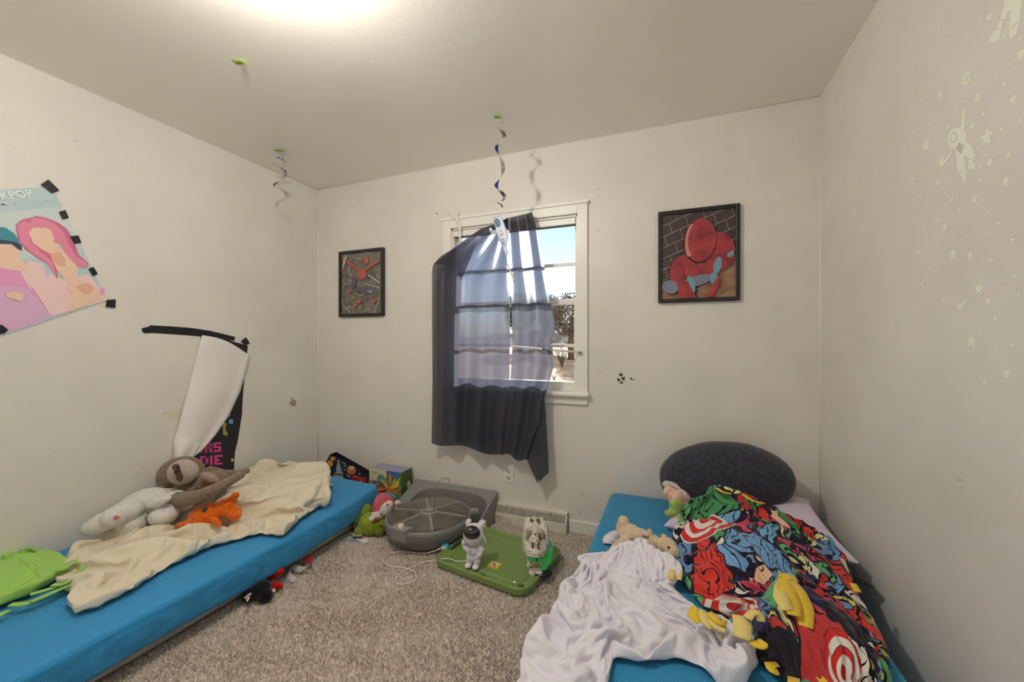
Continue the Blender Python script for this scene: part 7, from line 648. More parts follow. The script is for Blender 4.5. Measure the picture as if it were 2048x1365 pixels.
    'beige': (38, 78, [-2516,-10,-11,-10,-10,-11,-10,-11,-10,-10,-11,4,8,8,8,9,8,8,8,-4,-11,-12,-11,-12,-11,-12,-11,-12,-11,-11,-12,-11,-2,2,2,2,3,2,2,4,5,5,6,5,6,5,6,1,0,1,1,1,0,7,18,18,18,18,18,18,18,18,18,18,18,20,20,21,21,21,21,20,21,21,21,20,21,21,13,-25,3,30,-16,-1,-3,-7,-3,30,11,-25,-12,3,9,8,13,-5,8,2,-15,-16,-12,2,13,25,-15,10,-17,-3,1,19,16,4,-3,4,-3,-16,-1,-3,-15,17,8,-17,8,4,0,-15,9,10,6,-19,-6,-3,4,3,-11,-27,9,5,6,5,4,4,5,9,3,9,3,0,-20,4,4,1,-11,2,5,-10,14,8,-22,-8,28,-4,0,-6,-8,-26,20,30,-9,5,-1,-1,-12,12,-3,2,4,0,-5,5,-17,-10,32,-13,19,-10,4,-23,-11,21,3,-25,-6,14,2,1,22,-19,-28,4,-14,-3,0,24,21,-25,-11,23,26,3,-10,7,-3,0,3,3,-1,2,-6,6,-4,-4,5,-5,-6,2,6,-2,0,-5,10,1,-7,-3,13,9,3,-39,-2,28,8,6,-6,-6,-32,7,31,-1,-1,2,4,-6,2,-5,13,-1,-3,-15,17,-16,-2,19,-3,-2,-2,7,-17,-21,24,16,-4,7,-2,-7,-15,20,6,0,-6,-8,-2,-6,-24,40,6,-14,-17,5,16,-33,1,38,-4,0,2,-2,-4,-2,8,-12,-4,-1,9,-12,18,-7,6,-3,-5,-18,-2,19,14,-9,19,1,-21,-19,6,26,5,-3,6,-15,5,3,0,2,1,-3,1,-1,1,9,2,-2,-18,12,-12,-9,7,16,0,0,8,-18,-15,-1,17,1,10,8,0,-37,30,2,5,-5,3,-6,-7,-22,13,19,0,-4,-40,15,18,-5,-2,-2,3,4,12,-3,-18,16,-3,5,-1,1,-10,13,-10,-2,-18,25,3,-10,13,-3,5,10,-5,-3,-6,-14,22,-7,-2,6,-7,3,5,0,5,2,-6,1,2,0,8,1,-4,-11,1,4,-1,2,2,-1,2,11,-21,13,-2,-4,-9,4,18,0,-30,7,23,-1,-10,8,0,-1,-10,-35,-1,-1,33,14,1,-1,-1,-11,-14,-4,3,3,16,-2,6,-8,3,8,-2,-2,-12,-11,13,0,5,-4,14,3,-7,10,4,-3,-3,-1,-1,16,-19,12,-8,0,0,0,-3,9,0,-4,-3,12,1,2,-1,-7,-7,-2,5,3,-1,1,8,0,-3,-4,4,-5,-7,-20,1,-3,28,3,-28,16,16,-2,-2,-30,11,33,-9,-1,3,0,-1,0,0,1,-2,-2,-2,0,-2,0,-9,5,-13,6,16,-17,-4,6,11,1,0,-9,13,3,4,-5,9,-2,-1,-4,0,-5,13,-11,6,-4,1,-2,-1,-5,7,3,1,-2,12,-3,-1,3,-3,-13,3,4,-8,-11,-13,26,14,-12,-20,-16,3,12,-10,37,-6,-8,12,2,-1,4,0,8,-37,1,27,5,-5,-11,5,4,2,12,0,-8,-3,-3,3,-2,-9,-5,12,-3,-3,0,11,-3,-8,14,-5,-9,14,-2,-2,13,1,3,-13,8,-21,1,6,6,9,-3,-11,6,-1,-2,-2,10,0,1,-3,6,5,-2,2,0,-18,6,-9,4,12,-45,-6,7,14,20,7,7,2,-30,10,20,0,-28,-7,-2,13,-3,25,-3,-19,-3,3,8,-2,1,3,1,11,-6,-2,4,-1,-9,16,-7,0,6,-10,8,-9,8,12,-12,-16,6,13,-3,11,-11,14,1,2,-24,22,-7,-3,0,-6,8,8,-15,5,1,2,0,2,1,1,4,0,-2,3,1,0,-19,25,-11,-12,24,-10,4,0,0,0,-1,-1,0,-30,-14,-2,34,2,-3,-9,20,2,1,4,1,-1,-8,-3,-6,-3,-2,5,19,-13,-1,-3,10,-11,14,0,-4,6,-5,-3,6,-4,-3,4,-11,14,-2,-13,15,2,8,4,2,-23,22,-11,-6,1,-3,6,9,-11,1,1,1,-5,-5,-4,-1,15,9,-5,6,3,-2,-11,11,-3,-12,17,-1,0,1,-1,0,-2,6,-1,-4,1,-10,0,2,5,2,-1,0,1,2,-9,11,-2,0,-4,-4,-7,-8,16,-5,-1,0,13,-2,-12,3,7,-1,3,-12,8,1,-6,-4,13,4,5,-16,-17,28,8,3,0,-28,28,-6,-5,-1,-8,6,9,-10,-2,1,-7,-2,0,0,-9,11,16,2,-1,-5,8,4,3,-5,-22,10,7,2,1,1,-7,3,9,1,-7,0,0,-1,-3,4,-2,-1,-7,0,12,-3,1,1,0,-1,-1,0,-3,-2,2,-2,-1,-6,12,-4,-1,-1,9,-12,-4,-15,17,-2,14,0,6,4,1,-43,29,11,4,-1,-20,9,7,-5,-2,-7,1,18,-17,3,8,-8,-3,0,7,-1,1,3,0,-2,-4,8,8,-1,-1,-11,-1,5,3,2,6,0,-5,2,4,-9,1,1,1,-1,1,-3,1,0,-1,1,1,0,0,1,-5,5,-10,2,-2,0,0,6,-1,1,-2,11,-17,12,-19,-9,-11,24,13,-1,2,9,1,-5,-26,5,13,18,-5,-8,-3,7,-1,-11,4,-3,14,-15,9,2,4,-8,3,-4,-2,3,4,4,0,-3,2,-4,11,-3,-6,-3,0,3,7,2,0,-1,0,2,-8,3,0,1,-1,2,3,-5,-1,1,-2,0,-3,1,-7,-2,10,0,-1,0,0,0,-1,0,0,2,1,
-4,11,-6,-4,-9,15,-2,-13,-10,25,5,3,-1,1,-3,9,-5,-4,-5,6,0,-10,-3,7,5,-5,4,-3,9,-19,13,-2,-4,-3,10,-6,-2,10,9,0,-2,-1,-5,0,-3,1,8,2,-1,-3,3,0,-8,4,0,1,-3,2,4,-3,-3,0,-3,5,-14,12,-1,1,-2,1,-2,0,0,-1,0,-1,-2,1,-2,4,10,1,-21,16,5,4,-2,-13,15,0,1,-10,11,1,-4,-1,-1,-4,6,0,-5,-9,8,0,9,-2,-6,3,-23,12,5,10,0,3,-1,-28,4,18,-3,10,-1,-5,-3,2,0,6,3,0,-3,2,0,-9,6,-3,3,0,0,4,-1,-2,-1,-15,12,-3,1,-1,2,-1,0,-1,-1,-2,-1,0,-11,9,26,-2,-8,0,-20,15,7,-6,4,-3,8,-7,8,-7,-2,-5,13,-13,4,5,3,-1,0,-1,-8,4,-1,12,0,-1,-3,-24,-6,1,20,-7,5,17,-2,-7,6,-8,4,-13,0,-5,1,11,-12,17,5,-9,8,3,-9,9,-4,-2,-1,-1,3,-2,-7,8,-1,-1,-1,0,0,0,0,-1,-2,-1,1,-25,-1,24,-6,9,38,-11,-35,16,2,4,-4,3,-10,12,-27,26,-4,8,-5,7,-12,-2,3,6,0,-1,0,-5,4,0,6,-1,2,-5,1,-8,-17,28,-3,2,-2,-20,12,1,7,3,-1,-9,-7,-19,19,-5,-6,18,-2,4,6,-4,10,-3,1,-3,-4,-9,7,2,-1,-1,0,1,0,0,-1,-1,-2,2,-25,20,14,-14,-18,3,3,-4,12,16,6,4,-2,-2,0,-4,0,-4,10,3,2,-2,-15,-5,1,0,12,1,2,0,-2,1,-9,15,-1,-4,0,4,-2,-19,10,-13,10,18,-18,-1,-3,19,-1,4,-2,-2,-12,-20,20,0,5,2,1,1,-5,9,0,1,-2,0,-2,0,-1,-2,-4,0,0,1,1,-3,0,-24,24,5,-10,-16,23,-7,-22,6,15,15,-3,9,4,-4,1,-4,0,2,-5,6,-5,-10,15,-6,-15,6,-2,13,-1,7,-1,1,1,-17,19,1,-16,6,7,1,-6,9,2,-1,-4,-3,-15,-12,12,-27,0,7,6,15,-9,-2,-2,0,3,6,7,6,-1,3,7,5,-6,0,-1,2,-5,-1,-1,-1,0,-5,-21,24,0,-2,-3,1,-1,-2,-13,-5,19,16,8,-6,5,3,-6,-5,10,-12,4,3,-5,7,4,-1,-8,-18,2,0,15,-1,5,0,1,-2,-14,18,0,-19,4,10,1,1,-8,3,13,-5,4,-5,-20,18,-2,1,-1,-1,0,0,0,-4,-1,-1,-1,-7,5,-1,-2,7,3,-1,-1,-6,8,-1,-2,-3,-7,-15,23,-1,-2,-2,9,4,-19,1,-25,25,5,16,9,-5,-1,-2,8,1,1,-4,-8,5,-3,10,-7,-7,4,0,-14,0,0,15,2,-11,5,6,-1,2,1,-3,-3,-4,5,-7,10,4,1,1,-1,1,1,-6,1,-1,1,-11,1,1,1,6,-5,-2,-1,5,-2,-1,0,0,-11,-2,6,8,-13,-8,-3,-3,0,22,0,-1,-9,1,2,10,-11,-18,4,-2,19,17,3,-3,8,1,-1,2,0,-1,-9,0,10,-18,5,12,-1,-7,-3,-13,0,3,12,9,-1,2,-2,-11,12,-1,-19,12,1,4,-6,-4,-2,7,5,3,-19,20,-3,-12,-6,7,-10,0,2,2,7,-1,0,-1,3,-1,-3,-9,18,-14,-3,2,1,7,-4,2,4,-9,-1,0,-1,-4,-8,0,26,-27,12,-21,23,16,4,-2,-1,8,0,0,1,1,-2,-15,15,-3,-5,-6,11,4,-8,-6,-8,-1,5,12,6,-1,-1,2,-6,6,-3,-23,11,15,1,-3,0,-1,-3,-16,11,-9,4,19,-4,-9,0,-1,-2,-1,-1,-1,-1,1,1,-7,1,-2,-8,13,-2,-2,9,-2,4,0,-17,9,0,-3,-7,2,5,0,-24,28,-19,15,1,16,4,3,-5,1,5,1,2,0,0,-8,-1,9,-2,-3,-9,1,5,2,-12,-5,0,7,8,6,2,-2,-3,-1,5,-1,-26,6,13,9,-10,-10,-5,13,12,-2,-2,-8,5,6,-2,-28,-2,7,4,7,2,-2,-4,5,-3,7,2,-2,-6,-4,-2,0,1,1,12,-10,-9,1,1,0,2,-5,16,-25,32,-3,-14,17,-19,21,5,-7,5,0,1,4,0,1,-17,16,-4,2,1,-3,-2,-6,7,-17,-3,1,-9,15,17,-3,0,0,5,1,-2,-26,-12,4,25,11,-2,-4,-2,2,2,0,-7,-8,-5,16,-7,-16,-10,-6,-1,1,0,-5,-3,-1,-1,5,7,4,2,1,1,-1,4,8,6,-6,-2,-4,-1,4,3,27,-4,-4,-17,16,7,-9,10,0,-13,7,0,2,5,2,0,-15,13,-14,2,6,4,-1,-5,3,-17,-9,14,4,2,12,1,0,-1,2,0,1,-7,-19,-12,7,23,6,-3,-16,-2,-2,8,9,5,1,-1,-1,-4,-8,-8,-9,0,3,3,4,4,0,0,-1,1,-1,-1,-4,0,-2,-5,-10,12,2,-6,-11,0,7,5,17,-8,15,-10,5,-4,3,15,-13,-3,1,4,9,1,0,-10,12,-17,5,4,3,1,-5,3,-10,-5,-2,6,11,-1,11,-1,-1,1,2,-9,5,-8,-12,-11,16,-7,20,3,-2,-1,-1,0,1,2,0,0,1,-6,2,-9,-4,-2,-5,-3,-1,-1,0,2,2,1,4,-9,0,2,10,-7,-9,-10,5,6,-3,-1,-7,20,14,-3,-2,-2,9,0,10,-2,-10,7,-1,-8,4,2,5,4,-23,
-4,2,1,11,1,4,-3,-12,-6,6,25,-4,4,1,1,-11,6,1,-6,-1,-6,-14,15,4,1,6,1,-2,0,0,1,0,1,-1,-3,-6,3,0,-3,-3,0,-2,-2,-1,-15,-3,-1,1,8,-7,-5,-9,0,2,14,8,-5,-15,-1,-3,28,14,2,-3,0,-15,-3,15,1,11,-1,1,1,-3,-4,-1,-4,10,-4,-2,1,-3,1,0,5,2,-12,-11,0,23,7,3,-4,7,-5,-3,4,-4,-4,1,0,-6,-3,2,9,4,-1,-1,-1,3,1,0,5,-2,-13,-2,3,-5,-12,0,1,2,9,-2,-4,-7,-18,-2,0,11,9,5,1,-1,-10,15,3,8,-15,14,3,1,-1,6,-6,-9,18,-5,0,0,2,0,-4,-9,13,-1,-1,-11,-6,6,0,4,0,3,5,-6,-12,-7,11,17,9,-1,0,-9,0,7,0,-15,2,0,0,-6,-5,11,8,3,0,-2,-1,3,-9,-3,10,-1,-10,-1,3,-9,-10,-14,-4,-3,-2,1,14,8,8,1,1,2,1,-2,12,5,0,2,-19,15,2,1,-1,4,1,1,-4,7,-7,-3,7,-2,7,-1,-5,1,-4,1,-5,-7,4,0,2,0,2,6,0,-10,-6,-2,18,10,0,1,-8,0,3,3,-15,-2,8,2,-8,-13,0,13,7,4,2,-1,7,-1,-1,-6,5,0,-1,-3,-1,-1,-1,-2,-3,-2,2,1,-11,1,-4,-3,-3,-1,-1,1,0,-16,25,16,9,-7,-1,0,8,-2,-9,11,0,1,0,-2,-3,3,-1,-7,-4,3,6,-1,-17,-7,-2,3,3,4,1,14,-1,-5,-6,13,11,0,0,-15,8,8,0,-9,-11,-1,4,9,-9,-18,-14,-1,6,7,13,18,2,5,-6,4,-1,-2,-6,4,0,-1,-1,-4,-11,0,9,-9,3,3,2,1,1,-7,4,9,-16,16,7,1,-4,0,-4,1,11,-13,7,5,-1,2,-1,-4,0,3,1,-4,-2,-4,7,-4,-7,-4,-5,-1,7,-5,4,6,-1,-9,5,20,-1,1,-12,4,9,1,-4,-3,0,-8,5,7,3,-9,-2,-2,0,-3,3,2,6,-1,4,2,-5,-6,-10,-8,-5,0,10,0,1,8,0,-1,-1,1,0,3,-2,8,-16,16,1,4,3,1,1,0,-4,3,-2,-1,5,-3,-4,1,5,1,-1,0,-2,0,-2,-1,1,-6,4,-6,-1,-1,1,-1,2,5,3,-4,13,1,-4,-2,0,6,0,-4,-2,-3,1,-2,9,2,-11,1,-3,1,2,0,1,2,1,-5,12,-2,0,-4,0,-1,-10,-2,0,0,-1,0,0,0,-1,2,-4,-4,2,16,-13,7,6,3,-3,4,2,5,-1,-3,-5,9,1,-2,-5,-1,5,0,0,0,-1,2,-2,-2,-6,1,-1,-1,-1,-1,2,-1,4,-8,5,-1,17,-9,5,0,5,-2,-1,-3,-4,2,1,5,2,-9,-1,0,1,1,-1,0,0,7,-4,-7,3,5,-3,-7,1,1,-3,-1,-1,-1,-2,-2,-3,-6,1,2,6,16,7,-1,-4,-3,4,-2,-2,-14,11,10,1,-9,16,-2,0,0,-3,1,1,-2,2,0,-5,6,-4,-3,-11,-5,-4,-1,0,6,3,6,-5,10,-17,25,-9,6,0,8,-7,8,-10,-18,0,6,9,7,-1,-17,-21,-15,-1,0,5,11,12,21,6,1,1,0,-8,-4,-10,-3,0,-1,0,-2,2,6,3,0,-4,16,-3,-5,-1,-2,-2,-2,0,10,-10,-11,-2,2,-11,6,5,4,4,4,4,4,1,3,8,-1,4,1,5,-1,-4,-7,-10,-13,-13,-2,1,2,9,-16,5,-5,1,1,10,-2,12,15,-3,-4,-3,-2,0,13,16,9,-3,-5,-8,-10,-8,-7,-2,4,6,8,11,-2,6,-2,-6,-4,-4,-4,-5,-5,-6,-7,22,952,18,19,18,18,18,19,18,18,18,19,19,19,20,19,19,20,19,20,18,17,18,18,17,18,18,17,18,17,18,18,17,18,18,18,18,17,18,18,19,20,20,20,20,20,20,20,21,21,20,21,21,20,17,10,11,10,10,10,10,10,10,10,10,10,5,-2,-2,-2,-2,-1,-2,-2,-2,-2,-2,-2,-2,-9,-21,7,4,-7,-2,-5,4,2,4,11,-19,8,8,6,6,-5,-11,5,7,-21,-11,0,3,11,4,-3,-1,-6,-9,6,13,6,0,-12,9,7,-13,2,4,5,4,-15,-6,2,7,8,-22,5,9,9,-10,7,10,11,11,14,0,6,2,-9,6,6,-17,7,-14,-7,-9,-17,5,12,17,-12,-11,26,3,-9,-28,-9,7,-22,5,16,4,3,-35,3,8,-6,18,-8,-5,1,0,-8,7,-1,2,15,-15,-6,10,-17,7,15,4,5,10,-29,-7,4,-6,22,-6,0,22,-2,1,-12,-29,15,4,7,2,1,29,-34,-2,-1,18,-13,-3,5,-6,0,4,-3,-7,-2,0,-7,9,1,20,-1,-5,-4,4,6,-3,0,31,-43,20,-15,-5,-10,20,-1,-28,1,7,1,15,-24,-6,4,-5,4,3,0,-2,8,-9,0,-3,12,9,-14,-10,19,-19,-2,10,9,-4,28,-27,-6,17,-19,7,0,-4,8,-16,-7,21,9,-9,-5,-2,0,1,38,-27,-7,-1,14,-1,-14,9,0,-10,-6,2,9,-10,-3,12,-4,-2,-2,5,13,-1,-10,12,16,-38,44,-44,5,7,-9,-14,21,-4,-10,-1,7,19,5,-24,-7,13,-7,-3,-1,-7,5,-5,0,-2,4,8,1,-1,-15,8,-6,-2,5,13,-12,28,-5,-34,12,-1,2,2,-2,23,
-4,6,-16,16,-7,1,-16,-5,-1,29,-24,-3,-1,2,13,-3,-23,4,1,1,-4,1,7,-1,7,-10,1,3,15,3,11,-18,-15,45,-51,18,-5,7,-9,-12,0,20,-14,0,1,6,16,7,-25,-1,7,-4,-7,1,-3,4,-9,3,-1,0,11,0,4,-5,-2,-13,-1,0,16,-17,2,20,-1,-6,-14,0,6,-1,23,5,2,-1,-12,0,13,-18,-10,0,30,-16,-2,0,-7,-6,11,4,3,-25,17,6,-5,-6,-8,1,11,17,-10,8,-9,-14,40,-51,4,6,21,-13,-9,-8,-6,8,2,-3,-5,-2,8,17,16,-32,-5,-5,1,0,-3,13,1,-7,-2,17,-5,1,-1,6,-10,-7,-7,1,1,18,-4,-5,-5,-6,12,1,2,-3,0,-3,-7,1,9,-1,0,19,1,-27,-14,15,3,0,-2,0,3,2,1,2,0,5,-11,4,4,2,11,-13,26,-26,-4,37,-52,3,8,-2,14,-5,-10,17,-18,-11,11,-3,4,-1,-12,-2,6,25,-16,-8,-5,-2,-1,-1,2,1,2,-1,15,-1,-1,0,9,1,-23,-3,-5,-5,5,2,8,11,-1,-6,-1,2,4,-4,9,-26,12,-6,-1,2,8,19,5,-2,-20,-3,3,7,-12,-4,-1,27,-3,-5,-6,5,-8,7,3,20,-24,25,9,-51,10,-5,6,1,-2,5,-9,3,24,-21,-3,-2,-13,3,-10,-2,4,3,14,12,-28,0,0,-1,-1,5,0,1,7,3,2,0,0,2,17,-32,-12,5,5,-2,2,0,3,7,-2,-1,-3,-13,-2,17,-2,-3,2,0,-2,-2,7,-5,19,2,-2,-6,8,-4,-9,-3,-3,-3,30,-18,5,9,-5,-2,9,-5,-25,15,-13,4,11,7,-23,13,-9,-9,5,32,-23,-1,5,-27,22,-18,-3,1,2,-1,32,-36,2,1,3,0,1,0,0,4,1,-4,7,9,-2,21,-10,-27,-4,18,-13,1,1,-1,-2,0,-2,-2,-6,7,1,-1,0,0,1,9,-6,3,-2,0,1,-6,3,8,11,2,-11,1,0,8,3,-8,6,-9,1,-7,16,-16,-3,16,-17,-3,12,-1,-9,-10,-8,5,31,-15,2,-4,-17,25,-3,-22,2,3,-5,40,-39,7,-4,-1,-1,-2,-4,-2,4,9,-5,4,9,4,13,10,-23,-25,13,-1,0,1,-2,-2,-3,10,-3,-5,0,9,0,-1,-2,0,1,-3,-1,-1,1,2,1,-1,-8,0,10,8,-6,12,1,-2,-12,0,2,-5,-2,1,3,-10,19,-20,4,11,-9,0,2,-13,0,5,6,23,-12,-19,10,16,-29,-5,4,-5,43,-39,5,-3,-8,-2,0,-1,0,1,6,1,-1,-3,12,14,-4,22,-27,-8,-4,-2,1,0,-6,1,19,1,-18,0,0,2,2,-1,4,-2,3,-1,-4,-6,1,3,12,4,1,-16,3,3,-7,3,1,5,-5,-1,0,0,12,-10,-6,0,-2,11,-10,11,-14,9,-4,-2,-7,6,18,-1,-30,-2,27,-15,-9,-2,0,32,-22,-3,6,-9,-3,0,0,-1,-2,1,0,-3,-2,3,31,-24,0,9,-1,-6,-2,-3,11,1,-12,3,16,-14,-6,-1,0,0,2,11,-16,1,-1,9,-1,-6,-1,2,-4,11,4,-4,5,0,-1,-8,-3,2,-1,18,-9,0,-17,11,3,1,-9,-12,13,-4,1,-8,-7,1,8,18,9,-34,0,16,4,11,-24,-10,14,-1,-3,2,2,-9,-3,2,-3,-2,2,3,0,1,-4,-3,12,-4,4,5,-1,-3,-7,5,0,-3,2,3,1,-11,0,0,-1,1,14,-17,1,0,1,0,2,-2,4,2,-5,1,1,-1,-1,-1,1,1,0,4,-1,12,-3,-9,3,2,-6,-12,-5,0,0,9,13,-14,0,-5,18,19,-39,2,5,-1,28,2,-11,-5,-14,4,-2,7,-5,-11,0,-4,-2,6,-1,-1,-1,21,9,-22,1,-1,0,-8,3,3,8,-4,-5,11,-1,3,-16,-1,0,-2,0,16,-15,1,0,8,-7,-4,2,2,-1,-2,0,0,0,1,0,0,0,-2,23,1,-8,-7,-5,7,-5,-1,5,2,-24,12,-2,6,-8,5,1,19,0,-28,1,0,1,14,15,-10,1,-9,-2,-4,2,4,-4,-2,-4,-1,0,-3,-11,0,5,24,-16,2,-2,10,-14,-1,4,8,-1,-7,6,3,8,-22,-3,1,0,0,16,-4,-11,-1,-5,5,0,-2,1,0,-1,1,0,0,0,1,-2,-3,3,8,10,-1,9,-16,-4,2,-3,-10,26,-15,-6,4,-10,1,-5,5,42,-3,-33,-7,-1,0,7,18,-4,0,-9,1,-2,-2,3,-2,0,-10,-4,2,12,-10,0,1,11,-4,-20,0,15,-1,-8,-3,2,5,-6,3,6,18,-21,-5,-1,0,-4,3,14,-19,13,0,-8,0,-1,1,0,-1,1,0,1,-2,2,-3,-3,-9,-7,22,1,7,-4,15,-6,6,-14,12,-13,-22,11,-1,2,0,4,36,-1,-27,-13,-1,-1,5,15,-8,-2,1,-2,1,-10,5,4,9,-13,-11,1,14,-8,-12,2,2,4,-1,-4,-7,7,-2,0,0,1,0,0,2,22,-17,0,-2,-1,2,-13,19,-11,-2,11,-1,-8,-1,0,0,0,1,-1,11,-8,7,-17,14,17,-12,-1,-2,-5,11,-3,-6,6,2,8,-2,-14,-7,2,1,-1,-2,33,3,-14,-24,-3,-2,4,15,-3,-8,4,-2,-12,2,1,3,17,-8,-2,1,0,-6,-18,-4,12,1,5,9,-1,7,2,
-15,-2,-4,-4,-3,-2,18,-6,-6,3,-6,0,0,9,1,-13,1,7,-2,-3,-1,0,2,11,-14,5,-6,11,4,-13,4,-13,18,-4,-17,10,8,8,-1,6,2,-3,-15,-2,0,-3,3,5,24,6,-6,-29,-2,-6,4,9,3,-9,2,-2,-11,1,0,0,15,-3,-8,-2,-5,17,4,4,-4,-14,-1,2,0,0,12,1,0,-1,-1,-4,-5,-20,7,-2,1,10,-9,0,-2,6,-6,0,1,2,-1,3,8,-13,1,-3,-1,-2,3,18,-1,8,-13,-5,0,2,-1,-1,-11,-4,21,15,-5,-20,-1,3,-5,0,8,21,10,-1,-35,-10,3,10,-1,-3,0,22,-24,-7,-1,-4,0,0,-5,1,14,-3,-1,0,-11,13,-2,-1,-1,0,0,-1,-1,-7,2,-1,-3,23,-3,-1,-16,-5,11,-9,1,-2,2,0,1,1,5,8,-13,-1,-2,1,6,6,-13,-3,28,-16,2,0,-1,-6,-1,-2,16,-3,0,5,10,-8,-1,-8,-1,1,0,-1,17,7,-1,-20,-19,-6,5,11,-2,-2,24,-24,-13,-3,2,-3,5,5,3,1,-2,0,10,-12,0,0,-4,-6,-1,1,-1,6,-5,1,5,-8,1,1,15,-1,-19,5,-4,4,9,6,2,2,-2,-17,-2,-1,2,-1,-1,3,0,4,-11,9,5,0,13,2,-12,-2,-5,9,0,0,11,-1,-7,7,-3,-11,-2,1,2,19,4,-4,-14,-9,-1,-2,0,1,4,9,2,-18,-14,8,6,1,0,-2,-3,-1,-15,11,-2,-9,-1,2,-1,-1,-1,-1,0,0,0,7,-4,-2,-2,0,6,9,3,-3,-1,-6,0,-2,-2,3,-1,-1,6,-9,8,-4,1,2,-2,2,3,0,14,-1,2,-9,0,-1,-1,0,3,17,-17,-4,5,4,-8,-4,0,4,18,2,-6,-12,-12,-2,-1,0,0,16,-2,14,-12,-15,-4,1,-5,0,4,-8,14,-1,1,-2,2,2,-16,-5,-2,-3,0,2,0,-2,-1,1,-2,7,10,-6,2,2,-6,-1,-2,-2,1,-3,0,3,2,2,-3,-3,7,3,-6,1,4,0,12,-5,6,-1,-6,1,-1,-1,-1,10,-10,-5,1,2,7,-1,-3,-7,11,14,-1,-7,-6,-11,-1,-2,-2,-2,7,1,21,-9,-9,-14,1,0,-2,8,3,-15,-1,7,0,0,17,-3,0,-8,-7,-8,-6,-5,0,1,7,-3,0,-1,1,2,2,-1,-3,0,2,15,-14,-3,0,9,-11,-1,3,-1,11,21,-25,0,18,-15,2,9,-5,-1,-1,-1,-1,-1,21,-26,-3,1,0,3,1,5,-10,19,9,-4,-5,-1,-15,-3,-1,-1,0,3,0,22,0,0,-13,-11,-3,-2,-11,12,-3,-3,-4,-4,-1,10,5,13,6,1,0,0,0,4,1,2,-1,-2,-4,-5,-4,-1,-2,-2,-5,-14,9,-13,-1,-2,-1,3,1,19,9,-21,0,0,3,16,-22,2,12,-2,-1,-1,-1,-2,-1,20,-28,-4,0,-1,2,3,10,-7,22,5,-3,-20,-4,2,0,-4,1,0,-1,-3,12,8,7,-3,-16,-4,7,-4,0,-1,0,-1,-4,-11,0,0,5,6,5,4,0,-4,-4,-10,-6,-4,-1,-1,-1,0,1,3,-1,-6,-1,15,-11,-1,17,26,8,-9,-33,-7,7,-6,-11,-2,20,-1,-4,-17,-2,0,0,4,4,-1,30,-8,-13,-5,-3,-1,3,7,-6,27,5,7,-13,-23,0,6,-9,1,-1,3,-12,4,6,13,11,-15,-4,3,-13,3,-6,-2,-1,3,-2,0,-1,0,-5,2,3,2,3,8,3,2,0,0,-6,-7,-6,-7,-1,1,-1,0,18,21,13,-10,-13,-24,1,2,3,-8,-15,6,2,-2,-3,16,-8,-11,3,0,-7,13,-7,7,8,-3,0,-2,0,-1,0,-8,23,17,10,-8,-26,-14,5,0,2,-13,6,-1,-6,0,9,19,1,-21,5,-9,9,2,-1,-3,-6,-3,-1,1,-5,-2,1,1,0,1,-4,-1,-1,0,2,3,2,-2,-5,11,20,20,1,-9,-23,-12,-6,6,16,-2,-8,-8,-11,-1,-3,-2,0,-2,1,7,-1,0,1,-2,-3,4,-4,5,-4,-1,0,4,6,-2,-7,13,22,18,-1,-16,-20,-3,-4,9,-13,-4,5,-2,-7,1,6,22,2,-3,-22,2,5,5,2,-8,-6,-1,9,-1,-5,0,-4,-10,0,-1,0,-2,7,6,7,9,18,8,0,-21,-18,-12,0,1,2,3,-1,20,-12,-9,-8,-1,3,3,-9,-3,11,-6,-1,0,2,-1,-4,-1,7,-1,1,-1,-2,-4,-2,10,-3,-4,3,17,24,7,-2,-28,-1,-2,9,-10,1,-8,3,-12,-6,-1,8,10,13,-18,-6,3,3,9,2,-14,-8,-2,5,1,-10,0,9,9,8,10,2,2,1,0,-10,-10,-14,-5,0,1,1,1,6,9,6,-4,-7,-7,-10,1,0,0,15,-8,-11,8,-5,-8,11,-4,11,1,-10,1,2,0,-3,-9,1,-1,7,1,-2,-2,5,23,13,5,-23,-4,-2,5,-6,-4,-7,3,1,0,-9,-3,7,16,0,-18,-3,0,3,13,8,1,-21,-2,11,2,-10,-1,1,-7,-1,0,1,0,-1,-1,5,4,-5,12,7,6,2,-4,-7,-20,8,-3,3,-2,0,1,-4,14,5,-15,-4,4,-8,5,0,-11,10,-2,-3,1,1,0,0,0,-1,-1,0,-2,0,-11,11,24,12,-18,3,1,0,7,-12,-3,-5,-9,7,2,-3,-16,1,16,-1,-2,-2,-4,-2,-1,13,-10,-2,2,-1,0,-11,
